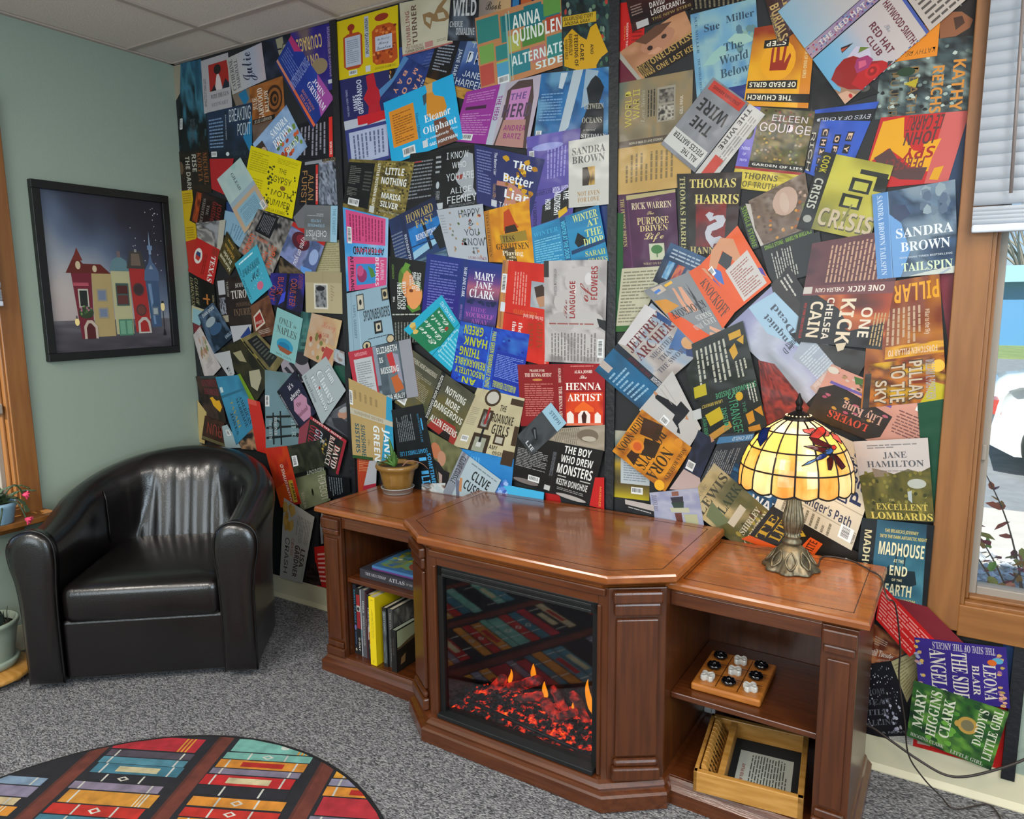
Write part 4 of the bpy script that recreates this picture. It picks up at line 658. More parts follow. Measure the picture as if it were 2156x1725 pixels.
J('grey-blue jacket with a red and orange doorway', '741,741 872,712 889,833 760,855', '#a82c3c', 'R7 16 37 92 b0b4b8;L10 22 34 78 14 7c8288;B22 84 32 90;T10 5 30 11 d09098 0 b MISSING;R40 0 82 100 N3#3c4650#4c5a64#2a3238;R40 0 46 70 7c8494;R58 14 80 88 5c6870;P b03034 60,18 70,16 74,50 66,54;P b05a2c 62,60 74,56 80,82 66,88;P8c8a9c 70,18 78,22 80,74 74,62;R82 0 100 100 8a8c94;T46 4 78 15 ccd0d0 0 S ELIZABETH;T48 22 54 31 ccd0d0 0 S IS;T48 40 76 51 ccd0d0 0 S MISSING;T46 89 80 98 ccd0d0 0 S EMMA HEALEY;T41 80 45 96 a0a8b0 1 b HEALEY')
J('pale blue jacket with small framed silhouettes', '735,618 820,600 836,718 741,741', '#86a2b2', 'R10 0 11 100 6c8898;R26 0 28 100 9cb8c8;T14 22 20 80 5c7484 1 b DARYL GREGORY;R24 6 42 34 3a4448;R26 8 40 32 b8b4a4;E33 20 3 5 1c1c1c;R84 4 100 26 3a4448;R87 7 98 23 b8a884;E92 15 4 5 1c1c1c;T38 36 98 54 2c3438 0 S SPOONBENDERS;R60 58 78 80 1c2024;R64 62 75 76 b8b09c;E70 69 3 4 14181c;L44 84 92 88 1 3c4850;E40 96 10 8 26282a;E40 96 8 6 b8a888;E92 94 9 8 26282a;E92 94 7 6 b8a888;E40 97 3 4 1c1c1c')
J('tan and cyan jacket with a large white name reading down', '742,795 833,838 838,973 751,962', '#a98f5e', 'P2c8cb0 88,0 100,0 100,100 70,100 76,70 84,40;L8 12 70 24 5 8a744c 1;R0 36 100 44 b0aa98;T10 38 78 42 8c7c5c 0 b SUNSHINE SISTERS;T24 54 34 96 2c5058 1 b SUNSHINE;T10 54 20 92 2c5058 1 b SISTERS;T54 50 68 100 d4dce0 1 S GREEN;T78 50 92 96 d4dce0 1 S JANE;T40 72 46 80 6c5c44 1 c the;R0 96 50 100 2c4c28;B0 14 8 32 1')
J('dark suited man on an olive jacket beside the plant', '905,902 980,945 952,1026 912,1046', 'N3#4a4c30#6a6a48#3c3e28', 'E28 26 16 13 a86848;E48 36 14 14 a87c64;P17181c 20,40 40,44 60,56 84,60 90,100 60,96 40,70;P9c8a84 40,60 56,66 60,90 50,88;E44 92 20 10 8a8854')
J('matt black jacket with bright blue words reading down', '832,862 898,849 933,1024 856,1033', '#15181b', 'L10 8 60 40 9 6c7478 3;R84 16 88 30 3c94c8;T76 10 81 44 3484b0 1 s SOMETIMES I LIE;T8 52 88 57 3484b0 2 S SOMETIMES I LIE;R60 62 80 66 4ca4d8;R60 78 80 82 4ca4d8;T58 84 80 99 4ca4d8 1 S LIE;T22 66 36 74 4ca4d8 1 S A;T84 58 94 98 3c94c8 1 S SOMETIMES;E52 66 8 5 0c0c0e')
J('orange-red jacket with cream lines left of the plant pot', '752,963 787,968 772,1031 755,1037', '#a83c22', 'L12 4 88 40 7 c8845c')
J('white scrap with red foot behind the plant pot', '786,968 802,968 800,1024 772,1030', '#a8a8b0', 'R0 84 100 100 9c2438')
J('bright scrap of jacket just right of the plant pot', '896,1016 946,1014 944,1046 896,1032', 'N4#a8b4b8#c0c4c4#5c4030#8c9ca4', '')
J('silver jacket with black block name and a jet trail', '981,947 1063,1008 1020,1092 941,1034', '#9fb0b8', 'R0 0 20 100 N3#8c94a0#6c6c78;T4 8 16 76 2c3438 1 S CLIVE CUSSLER;L30 6 96 12 1 6c7c84;T42 18 84 38 1c2428 0 S CLIVE;T34 44 96 64 1c2428 0 S CUSSLER;P5c6478 14,60 22,56 40,92 34,96;P b07c54 20,50 26,48 36,74 30,76;R0 70 20 100 7c8490')
J('grey slanted jacket with a pale blue strip', '1166,846 1199,889 1125,958 1095,916', 'M3#4c5054#33373b#404448#1c1f22', 'R0 0 100 26 8db0c2;T24 8 84 16 4c6878 0 S STEPH;P14171a 22,60 30,56 70,68 66,74 24,68;P5c6066 28,62 34,60 62,70 58,72;T44 86 88 94 b4b8bc 0 b LIE')
# right panel
J('bright red jacket flap beside the second batten at the top', '1306,7 1360,-2 1354,124 1303,127', '#b81410', 'L50 44 92 96 8 7c0c0c;T28 36 36 84 d8b0a8 3 b STIEG LARSSON;T20 40 24 66 d0843c 3 b THE GIRL')
J('maroon jacket corner beside the second batten', '1303,126 1346,128 1342,170 1303,177', '#5f1a2c', '')
J('black jacket with grey vertical lines at the ceiling', '1440,-25 1600,-60 1592,30 1450,42', '#0f0f0f', 'L4 20 96 70 14 6e6450 3')
J('peach baby-face jacket with gold striped title slanting up', '1303,112 1440,18 1476,100 1352,172', 'N3#a8744c#b88460#9a6848', 'E52 30 26 22 a87458;P5c3a28 26,0 60,-4 80,10 60,20 36,22;E38 36 4 6 2a1c18;E62 30 4 5 3a2620;R6 60 100 100 1c130e;T6 60 26 96 a08044 0 S DOUGLAS;T28 60 50 76 a88648 0 S ONE;T52 58 74 74 a88648 0 S LAST;T76 56 97 72 a88648 0 S KISS;R50 80 100 99 120d0a;T30 84 96 97 a88648 0 S ONE LAST KISS;R-4 0 2 100 9a9488;P c08a6c 30,46 48,44 52,54 40,58')
J('dark maroon jacket with white block name at the ceiling', '1315,-20 1450,-62 1462,16 1333,68', 'N3#2a0f10#3a1612#1c0b0c', 'T34 48 58 62 c8bcb4 0 b DAVID;T34 66 88 80 c8bcb4 0 b LAGERCRANTZ;T34 86 96 93 8c7440 0 b THE NEW STIEG;L4 40 22 66 4 8c7468;R8 82 28 98 b0aca8')
J('sky blue jacket of clouds with spaced serif title', '1454,32 1592,-4 1602,169 1468,207', 'N4#5c8cac#6f9cb4#86a8ac#5484a8', 'S70 30 98 60 16 6 #4c6c7c#5c7c80#7c9c90;P8cb0a8 14,64 30,52 44,46 56,50 48,60 30,66;P94b4a8 54,42 66,36 84,40 96,50 70,52;T6 4 10 48 34546c 1 f SUE MILLER;T6 54 10 98 34546c 1 f THE WORLD BELOW;T20 16 44 25 2c4050 0 f Sue;T54 12 96 21 2c4050 0 f Miller;T48 44 76 54 2c4858 0 f The;T40 58 84 69 2c4858 0 f World;T40 74 84 85 2c4858 0 f Below;T60 94 90 96 54747c 0 i a novel')
J('mottled green and tan jacket, yellow title reading up', '1303,176 1460,147 1455,392 1300,412', 'N4#6a5e48#7c7058#8a7450#5c6458', 'R0 52 100 58 4c4034;R0 58 100 100 N3#b08c4c#a8884c#b49458;T16 54 62 56 b0a894 0 b WORLD WAR II LOVE STORIES;L10 64 78 90 10 74603c 3;T10 8 19 40 b8a848 3 s WORLD;T21 8 30 34 b8a848 3 s WAR II;T32 10 37 38 a09c88 3 i Love Stories;L40 10 52 34 3 2c2820 3;R54 10 78 40 8c8474;R56 12 76 24 N6#3a3430#8a8276;R56 26 76 39 N4#2c2824#b0a898#2c2824;T84 20 88 36 b8b0a0 3 b GILL PAUL')
J('deep blue scrap between the cloud and moon-hand jackets', '1535,185 1578,178 1572,240 1535,240', '#15286a', '')
J('yellow and rust jacket with a red hand print, upside-down bars', '1590,60 1720,38 1702,229 1566,223', 'M3#8a3014#c07a10#d89a10#c8820c', 'E46 44 28 24 d8940c;R84 0 100 100 c07414;P8c2410 34,30 38,26 38,46 42,46 42,22 46,20 48,44 52,44 54,24 58,26 56,48 64,36 66,40 60,56 34,56;R20 18 60 28 15120f;T24 20 56 26 d8d0bc 2 S STEP;R2 68 80 78 15120f;T5 70 78 76 d8d0bc 2 S OF DEAD GIRLS;R2 84 100 94 15120f;T5 86 74 92 d8d0bc 2 S THE CHURCH;T87 18 92 66 d0bc88 1 b THE CHURCH OF DEAD GIRLS;R82 8 100 18 15120f')
J('brown plum jacket with tall gold letters slanting down', '1594,-60 1700,-90 1740,20 1640,96', 'N3#2a1610#3a2018#5c4a54', 'R60 30 100 100 N4#5c5058#74687a#6a5c60;T4 50 22 98 b89860 1 S BURIALS;T30 40 48 92 b89860 1 f RIALS;T0 60 8 96 8c7848 1 b WALLACE')
J('mauve marbled jacket patch at the ceiling', '1655,-30 1745,-50 1722,30 1662,66', 'N5#5c4c54#74606a#8a7880', 'S20 20 90 80 9 6 #94868c#4c3c44')
J('orange and yellow-red logo jacket, black figure, white lines', '1978,-22 2064,-24 2053,84 1972,86', 'N3#131110#1c1614#0f0e0e', 'L24 2 60 34 5 8c8880 1;P7c4c30 6,60 24,44 60,44 90,60 84,76 50,92 8,96;P3c2418 40,56 62,52 70,66 48,80')
J('dark jacket of tangled leaves with orange name reading down', '1858,92 2054,75 2039,232 1842,253', 'N8#14181a#3c4c50#1c2426#7c8c88#101314', 'S2 10 98 96 60 3 #8a9890#1c2624#5c6c68#0f1212#a0aca4;T80 30 93 99 b8782c 1 S KATHY;T59 36 71 99 b8782c 1 S REICHS;T34 34 44 96 7c6038 1 s DEATH;T14 40 24 98 6c5838 1 s DU JOUR;P a0901c 28,56 44,50 42,62;E30 40 10 6 1c3420')
J('orange jacket flap with upside-down black name', '1925,60 1980,40 1973,118 1884,131', '#c87614', 'T20 74 94 88 5c3c10 2 s KATHY RE')
J('black jacket with a grey blur under the red hat picture', '1712,148 1800,150 1852,196 1706,244', 'N3#0e0f10#17181a#131415', 'E86 60 12 22 4c4a44;T52 54 56 66 a8a8a4 1 c x')
J('cobalt blue jacket with letters on black tiles reading down', '1716,232 1851,214 1774,397 1694,363', 'N3#25449a#2c50ac#1f3c8c', 'R0 14 14 96 101216;P101216 0,6 100,8 100,22 0,16;T6 14 96 19 b8bcc8 2 s EYES OF A CHILD;T2 36 10 96 b0a898 1 s RICH;S30 38 31 92 0 3 #111;R20 30 33 42 14121a;R21 44 34 56 14121a;R22 58 35 69 14121a;R23 72 36 82 14121a;R24 85 37 95 14121a;T23 31 31 40 c8a890 1 S C;T24 46 32 54 c8a890 1 S H;T25 60 33 67 c8a890 1 S I;T26 74 34 80 c8a890 1 S L;T27 87 35 93 c8a890 1 S D;R46 38 58 50 14121a;R48 52 60 63 14121a;R50 72 62 84 14121a;T48 40 56 48 c8a890 1 S O;T50 54 58 61 c8a890 1 S F;T52 74 60 82 c8a890 1 S A;R68 34 80 46 14121a;R70 50 82 61 14121a;R73 65 85 76 14121a;R76 80 88 91 14121a;T70 36 78 44 c8a890 1 S E;T72 52 80 59 c8a890 1 S Y;T75 67 83 74 c8a890 1 S E;T78 82 86 89 c8a890 1 S S')
J('tall navy strip beside the casing above the storm picture', '1998,240 2042,232 2018,576 1984,520', '#1f3350', '')
J('red and yellow wavy jacket with upside-down dark letters', '1855,248 2042,233 1996,383 1810,400', '#a81a1c', 'R74 0 100 100 b0504c;P c88e0c 4,6 28,2 34,30 50,50 74,56 74,82 60,80 40,60 20,44 2,62;P c88e0c 60,40 78,36 72,74 60,74;T34 2 74 22 4a2a28 2 S LE CARRÉ;T36 24 72 42 4a2a28 2 S JOHN;T40 46 74 62 8c1418 2 S SPY;P4a2f2e 6,56 22,44 34,60 50,74 72,76 70,94 44,90 22,78;T20 60 66 76 6c2a28 2 S PERFECT;P c08a10 80,78 90,76 88,96 78,94')
J('garden photograph jacket with lilac spine and gold foot', '1577,224 1717,236 1691,366 1549,351', 'N7#2a2c18#4c4a24#6c5a30#1c2014#7c6c3c', 'R0 0 19 100 5c52a8;T2 4 16 9 b4b0d8 0 b EILEEN;T2 12 16 17 b4b0d8 0 b GOUDGE;E10 40 7 14 1c1c14;E10 42 4 9 6c6c34;T3 66 16 71 b4b0d8 0 b THORNS;T7 76 12 80 b4b0d8 0 b OF;T4 86 15 90 b4b0d8 0 b TRUTH;R0 99 100 103 8c1c24;R20 88 100 98 14140f;T24 91 98 95 c8c4bc 0 b GARDEN OF LIES;S22 2 98 30 26 2.5 #5c2420#3c2a18#7c3028;S24 40 90 84 40 2.5 #a88c3c#8c7c6c#3c4420#6c7430#8c6c44;T40 10 92 20 c8b8bc 0 s EILEEN;T24 24 99 38 ccbcc0 0 s GOUDGE;R0 103 100 136 N6#a8942c#c8b444#8c7c20;T16 108 66 118 4c4420 0 S THORNS;T16 122 66 132 5c5424 0 S OF TRUTH')
J('grey slab jacket, upside-down black title and red label', '1464,364 1393,304 1503,164 1578,218', 'N3#74757a#808186#6a6b70', 'R-44 0 -2 100 b0aca8;T-16 40 -6 96 1c1c1c 3 S THE WIRE;L-38 20 -20 90 3 7c7874 3;P b03c30 -34,4 -12,4 -12,32 -34,32;R4 5 100 28 b8b6b2;T14 8 54 15 2c2c2c 0 S ALL THE;T10 18 92 25 2c2c2c 0 S PIECES MATTER;T28 40 78 54 17181c 0 S THE;T14 60 88 76 17181c 0 S WIRE;R6 86 94 98 b03428;T14 90 86 94 5c1c18 0 S JONATHAN ABRAMS')
J('dark glossy jacket with a silver dragon and gold name', '1427,367 1564,363 1549,536 1432,531', 'N4#141210#241a16#1c1412#301816', 'R0 0 17 100 101412;T4 4 13 98 a8a070 1 f THOMAS HARRIS;R30 36 80 92 N3#5c1418#741c1c#481014;T20 7 92 18 c8b868 0 f THOMAS;T28 26 98 38 c8b868 0 f HARRIS;P a8a8b0 46,52 52,48 60,50 58,54 66,52 76,52 80,58 76,66 66,70 58,72 56,77 62,80 72,78 76,80 72,86 62,88 60,94 54,88 48,82 46,74 50,66 60,62 66,60 62,57 54,60;T20 92 70 101 a8985c 0 f HANNI')
J('plum jacket with a small framed green tree', '1300,411 1423,402 1432,560 1312,567', 'N3#3a1838#4a2044#341434', 'P a09468 16,2 100,-2 100,2 16,8;R17 8 19 100 582a50;T5 6 12 70 a89860 1 f THE PURPOSE DRIVEN;T24 12 92 21 c4b494 0 f RICK WARREN;T50 24 62 29 c0ac78 0 c The;T32 32 86 42 c4b07c 0 f PURPOSE;T36 43 84 51 c4b07c 0 f DRIVEN;T42 52 76 62 c4b07c 0 c Life;R50 68 76 90 aeb098;E63 76 10 6 3c6c3c;R62 80 64 87 4c6c44;T38 93 80 96 9c8c6c 0 f WHAT ON EARTH;T30 99 90 101 b0a8a0 0 b MILLION SOLD')
J('green jacket edge along the second batten', '1296,448 1314,450 1312,700 1294,690', '#0f4c20', '')
J('cream jacket of small text with a green foot', '1311,566 1404,560 1344,692 1298,694', '#aca890', 'L6 4 94 90 16 74705c;R0 94 100 104 2f5c28')
J('navy jacket with a row of tiny covers, slanting down', '1414,511 1512,553 1462,628 1376,592', 'M3#2a4a6c#1c3454#141c2c', 'L10 8 92 34 3 94a0ac;R14 40 28 84 N3#2c6c9c#8cb0c0;R34 40 50 84 N3#c06c34#8c2c3c;R56 42 72 84 N3#a09c9c#6c6c70;R76 46 90 84 8c8c90')
J('leaf-litter photograph jacket with green band over black blurb', '1577,424 1696,363 1713,478 1603,520', 'N6#5c4a3c#6c5a4c#4c3a2c#7c6c60', 'S10 30 96 96 30 3.4 #b07c34#8c4c20#a88c7c#4c3a30;E60 34 22 26 a88c7c;E58 36 8 20 b09888;R-18 2 -3 100 121414;T-15 6 -6 96 5c7c1c 1 S SINGLE STONE;P a8a098 -6,2 2,8 -1,60 6,98 0,100 -4,60;R0 99 100 112 121414;T6 102 96 110 6c8c28 0 S SINGLE STONE - MARILYN WALLACE;R0 112 110 184 101212;L14 118 60 176 9 9a9890 3;T86 52 92 82 6c7c34 1 b WALLACE')
J('olive yellow jacket with one huge pale word at its foot', '1733,320 1882,350 1830,509 1680,476', 'M3#8a8430#b0a840#a09838#6c6a30', 'R0 0 20 104 121614;T4 4 14 26 a89c20 1 S COOK;T3 34 15 74 a8a89c 1 S CRISIS;E10 88 6 5 8c8c84;T25 71 99 94 4c4834 0 S CRISIS;T24 69 98 92 ac9c80 0 S CRISIS;R52 24 80 42 14180f;R57 28 76 39 a09c3c;R46 46 74 64 14180f;R51 50 70 61 a8a444;R84 18 100 36 14180f;P6c6a30 62,58 64,58 60,82 56,82;R60 12 98 18 20221c')
J('maroon strip beside the casing under the storm picture', '1976,577 2014,572 2001,800 1996,720', '#6a1d2c', '')
J('mauve and silver sea jacket with lower-case title turned over', '1530,692 1652,578 1774,772 1698,850', 'N3#7c7c9c#8a8ca8#a0a4b4#7c8088', 'P2c2624 80,-2 104,0 110,50 84,40 70,16;P1c1818 92,0 110,-4 112,26 98,30;L90 2 106 24 3 a8a49c 1;P8ca8bc 40,0 78,6 86,40 60,60 36,30;T44 16 54 56 3c4450 3 f Unquiet;T60 14 70 46 3c4450 3 f Dead;P17171a 60,44 76,50 90,44 92,50 78,58 70,70 62,64;T36 50 90 57 3c4048 2 f The Unquiet D;P8c94a0 40,62 100,50 100,100 56,98;L48 66 98 92 10 a8b0b8;R28 92 100 100 a48c84;T34 93 84 98 b8a8a0 2 f The Unquiet Dead')
J('dark red wave jacket patch behind the lamp top', '1598,758 1632,766 1714,868 1614,914', 'N6#5c1c18#8c2c20#3c1412#7c2820', '')
J('pale harbour jacket with dark red name slanting up', '1305,722 1376,638 1483,738 1402,808', 'N3#8c8480#a8a09c#7c90a4#9c948c', 'P3c5c8c 60,64 100,52 100,100 80,100;P1f2f5c 72,90 100,66 106,76 82,102;R-13 0 0 100 1c2430;T-10 30 -3 76 5c1c24 1 f JEFFREY ARCHER;T-11 80 -2 99 b0b0b4 1 b MIGHTIER;R-72 0 -13 110 M3#1c4058#1f5c84#1c3854;L-66 26 -26 92 8 7ca0b8;R-58 0 -44 22 a89c94;P b8b4b4 0,0 90,-6 96,14 10,22;T4 12 96 28 5c2024 0 f JEFFREY;T4 32 99 48 5c2024 0 f ARCHER;T22 52 80 60 4c4c58 0 t MIGHTIER;T30 64 66 72 4c4c58 0 t THAN;T12 76 84 84 4c4c58 0 t THE SWORD;E92 78 12 10 b88c60;P1c3c6c 86,20 96,14 100,40 92,44')
J('white jacket of a leaping woman in black', '1350,862 1420,780 1480,900 1452,945', '#a9a7a5', 'P14141a 40,8 46,2 60,26 68,44 84,44 92,66 70,66 40,64 30,72 36,52 50,50;P a87858 44,0 48,-2 50,6 44,6;P a87858 66,68 78,66 74,74;P17171a 20,70 36,66 34,70 24,76;B12 36 30 50 1;R60 4 61 36 8c8884;R70 4 71 40 8c8884')
J('orange and grey fashion sketch jacket with upside-down title', '1535,700 1465,727 1359,612 1454,573', '#747679', 'P c84a12 40,0 96,0 100,46 92,60 70,40;P b87c20 60,60 98,56 98,80 74,76;T18 26 30 86 2c2c2e 1 f x;P c08c70 30,44 40,44 44,62 36,86 30,84;P c08c70 48,46 56,46 54,64 48,88 44,86;P b0a090 60,88 82,86 86,98 62,98;P3c6cb0 70,90 84,88 85,92 71,94;P d0a030 40,94 58,92 58,96 40,98;T8 44 90 56 2c2c2e 0 f KNOCKOFF;T8 20 40 28 b0b0ac 0 f LUCY;T8 30 46 38 b0b0ac 0 f SYKES;T44 18 66 26 b0b0ac 0 f JO PIAZZA;P c08c70 8,4 20,0 34,14 30,18;P c08c70 20,2 26,-2 44,6 40,10', ('1480,556 1556,476 1627,595 1545,662', '#c84e16', 'P b8805c 30,-2 60,-6 80,10 74,40 90,64 98,90 88,80 60,40 50,10 20,26 10,14;P2c2c30 30,20 50,12 60,30 40,44;R34 38 92 96 b4aca8;L40 44 86 92 12 8c5c54;P3460a8 6,36 18,22 26,34 18,54;P b8805c -4,52 14,44 10,70 -6,66;P4c3a8c 92,70 99,74 97,88 92,80;B-2 16 16 30'), ('1454,573 1482,556 1562,642 1525,692', '#c44c14', 'T20 24 66 90 4c2c1c 1 f KNOCKOFF;P4c4488 84,34 92,34 90,56;P b8805c 78,6 94,10 92,32 84,34'))
J('black jacket with glowing yellow windows and green letters', '1460,724 1567,675 1620,901 1486,934', 'N3#11160f#151c14#0f1310', 'P121811 -16,22 0,14 4,56 -10,54;R70 6 92 12 b08414;P b08414 66,20 78,16 80,26 70,30;P b08414 82,14 96,12 92,20;L4 8 64 46 7 9c9c90 1;L70 32 92 48 3 9c9c90 1;R-6 42 16 53 a09414;T30 55 98 60 3c7c58 2 S STRANGER INSIDE;T4 62 40 65 a08c3c 2 b LAURA BENEDICT;R-12 64 2 74 a8acac;P a8940f 8,72 34,68 38,80 14,84;P a87c30 10,92 46,84 48,90 14,98;T3 74 9 99 3c8c64 1 s LAURA BENEDICT;T36 70 44 92 3c8c64 1 s INSIDE;T50 60 64 98 3c8c64 1 s STRANGER;T70 70 75 80 3c7c58 1 s THE;E68 64 6 4 b08c14;L82 56 96 74 3 a8a89c 1;P b07c14 72,82 84,80 84,90 74,92;P a87410 86,80 98,78 98,88;R72 94 90 99 a87414')
J('landscape jacket with a white text panel by the second batten', '1293,906 1370,910 1367,1055 1292,1046', 'V#a09c8c#9c9c8c#3c6c78#34505c#a88c2c#4c4a34#3c3424#6c5c24#b0a020', 'R20 38 100 78 a8b0b4;L28 42 92 74 9 74808c;B50 82 82 92')
J('amber sunset jacket with tall dark name slanting, sun disc', '1461,941 1404,1033 1294,948 1356,860', 'N3#b06c14#c8841c#8c4c10#b87818', 'P2c1808 30,44 60,40 70,60 40,70;P3a1f0c 0,56 30,50 40,80 10,90;P301a0a 60,64 96,60 90,78 64,76;E62 72 13 11 c8741c;E62 72 8 7 b8501c;T10 5 80 12 4c3010 0 t NORA ROBERTS;T30 18 96 38 2c200c 0 t NORA;T10 42 92 62 2c200c 0 t ROBERTS;T10 84 90 97 34240f 0 t HIGH NOON;E96 12 10 8 d8a020;E8 22 8 7 c07c1c')
J('navy trouser-leg jacket scrap with a bar code', '1475,903 1512,928 1478,1006 1442,986', 'N3#181c2c#222840#141724', 'B8 72 50 94;P a87c60 60,-4 90,0 80,8')
J('pale pink jacket scrap under the amber sunset jacket', '1414,1027 1444,985 1478,1004 1482,1034', '#a89490', '')
J('dark slate jacket of pale text with a blue stripe', '1478,1010 1524,912 1594,905 1560,1000', 'N3#24282e#2c3036#1c2026', 'L8 6 66 76 12 7c7c80;R80 -4 94 100 3c6c98;T83 40 91 96 9cb4c8 3 S LEE CHILD')
J('blue starry jacket with two huge white words behind the lamp', '1552,972 1672,1022 1650,1090 1530,1030', 'N5#16304c#1f4a70#102438#2a5c84', 'T18 32 74 60 b8bcc0 0 S HARD;T44 68 90 98 b8bcc0 0 S WAY')
J('cream and green landscape jacket with spaced serif title slanting up', '1447,1062 1508,972 1632,1080 1577,1160', 'M5#a49878#a89468#6c6444#4c4c2c#5c5024', 'T26 4 58 10 6c6450 0 i Before;T6 14 96 27 3c3828 0 f LEWIS;T18 36 98 49 2c3420 0 f CLARK;P5c6444 10,30 40,26 30,60 6,50;R26 58 72 68 b0a898;S20 74 98 98 20 5 #6c6020#3c3c1c#8c7c34#4c3018;T26 76 90 84 b8b0a0 0 f SHIRLEY;T14 88 94 97 b8b0a0 0 f CHRISTIAN')
J('lavender marbled jacket with a stack of cups', '1373,1034 1474,1024 1487,1102 1380,1088', 'N4#8c90a8#9c9eb0#8488a4', 'T4 10 14 70 4c4c60 1 f JEANNE RAY;R46 4 60 18 7c5040;P2c2a34 42,22 68,20 66,52 46,54;P24342c 42,38 68,36 66,54 46,56;P a8a890 38,56 76,54 76,68 40,70;P5c3028 46,72 60,70 60,104 48,104;P a0a080 64,74 90,72 90,104 66,104')
J('white and black jacket scrap just above the mantel top', '1322,1048 1382,1060 1384,1092 1324,1072', '#a8a09c', 'R0 40 100 100 15161a;L10 50 90 66 1 a8a8a8')
J('black jacket with gold letters and an orange band', '1632,1058 1840,1176 1826,1220 1578,1128', '#17120e', 'P c04a14 44,30 56,32 54,100 40,100;P c04a14 0,92 30,94 28,110 -4,108;T4 20 12 90 a88420 3 f TE;T14 10 24 80 a88420 3 f LITE;T30 14 40 84 a88420 3 f W;T45 36 52 96 4c1c0c 3 b WHITE;B78 40 94 84')
J('dark charcoal jacket corner above the pink flowery one', '1720,722 1838,742 1808,790 1758,768', '#2b2725', '')
J('pale pink jacket of scattered cups with a dark flowery band', '1751,767 1992,866 1944,975 1698,872', 'N2#b07c6c#b88474#a87868', 'P241c18 0,46 12,28 64,44 62,86 52,100 0,100;R6 26 60 31 5c4c8c;S6 44 60 70 12 3 #8c3c54#a87c2c#3c2c24#9c4c5c;T24 52 58 68 b08878 2 f Lily King;T16 74 50 88 a83c2c 2 f LOVERS;L66 26 96 76 9 6c4440 2;B78 4 92 18;S4 4 40 28 14 2.2 #6c4c34#8c6c4c#3c3c2c#a89c94;P3c5c2c 22,4 34,2 36,8 26,16;P9a9490 34,10 44,8 48,20 36,24;E4 8 5 6 b4aca0')
J('fiery brown and gold jacket with huge chrome words reading down', '1836,600 1978,576 1994,841 1813,859', 'N3#5c2c10#7c4014#9c5c10#6c2c10', 'T34 4 98 18 c88c14 2 S PILLAR;L18 22 74 52 8 a88c70 1;T78 26 84 46 b8a088 1 b Pillar to the Sky;R26 52 100 62 N3#a86c14#c8941c#7c4410;T30 55 92 60 c4a88c 2 S FORSTCHEN PILLAR TO;R6 64 100 100 N4#6c2810#a8641c#4c1c0c#b88c10;P a89c14 74,96 84,84 100,88 100,100 70,100;E92 72 8 5 d8a83c;T77 66 88 98 948c8c 1 S WILLIAM R. FORSTCHEN;T56 65 74 98 3c2c1c 1 S PILLAR;T57 66 73 97 b0a08c 1 S PILLAR;T34 66 53 99 3c2c1c 1 S TO THE;T35 67 52 98 b0a08c 1 S TO THE;T15 78 31 99 3c2c1c 1 S SKY;T16 79 30 98 b0a08c 1 S SKY;R2 72 10 100 2c2420')
J('burnt orange and charcoal jacket with cream words reading down', '1695,603 1886,592 1858,736 1674,718', 'N3#4a2018#8c3414#b0602c#6c2414', 'P1c1a1a 0,30 40,60 60,76 96,60 100,100 0,100;P1c1a1a 0,6 14,14 44,40 60,70 0,100;R0 -76 100 0 N3#4a2428#542c30#3c1c24;L22 -68 92 -4 15 a8846c 3;R0 0 100 17 N2#5c3034#6c3c3c;T14 5 46 12 c8bcb0 2 S CHELSEA CAIN;T50 4 90 13 ccc0b4 2 S ONE KICK;R0 2 10 14 b0a8a0;T70 38 82 84 c8bca8 1 S ONE;T46 24 62 96 c8b8a0 1 S KICK;T30 22 38 92 c8bcac 1 S CHELSEA;T12 28 26 90 c8b8a0 1 S CAIN;T4 30 7 94 9c2418 1 b NEW YORK TIMES BESTSELLER;L84 46 98 96 4 a88c60 1;P b8a890 48,98 60,94 58,106 52,110')
J('stormy blue cloud jacket with white name and title', '1837,411 2011,379 2017,574 1848,588', 'N4#22344c#3c5470#1c2c40#5c7084#6c7c88', 'R0 0 19 100 4f7aac;T6 3 13 96 a8b8c8 1 f SANDRA BROWN TAILSPIN;R19 0 20 100 6c94c0;P5c88b8 20,26 34,38 40,60 44,70 30,100 21,100;P2a3450 24,16 40,18 46,30 34,36 26,32;S60 4 98 30 12 7 #5c6c7c#4c5c70#7c8c94;P b0b4ac 44,99 70,95 100,92 100,100 40,100;T27 44 96 55 c8ccd0 0 f SANDRA;T32 60 92 71 c8ccd0 0 f BROWN;T30 77 94 79 a8b0b8 0 b NEW YORK TIMES BESTSELLING;P8c98a4 76,100 90,94 92,95 82,100;T32 84 94 94 c0ccac 0 f TAILSPIN')
J('dark green jacket edge between the pink one and the casing', '1932,848 1994,838 1971,1094 1950,1092', '#10402a', '')
J('off-white jacket with black slab title, tucked behind the lampshade', '1700,880 1860,957 1795,1154 1634,1063', '#b3aa98', 'T12 70 90 80 2c3044 0 S In Danger’s Path;R0 62 100 63 8c8474;R0 82 100 83 8c8474;L6 85 72 99 9 6c6454 3;B80 80 96 94 1;T80 4 94 56 1f2744 3 S Path;T66 8 78 60 1f2744 3 S Danger’s;T80 4 86 20 3c3c48 3 b A Corps;T88 2 93 18 3c3c48 3 b Novel;T96 84 99 94 4c4c50 3 b PUTNAM')
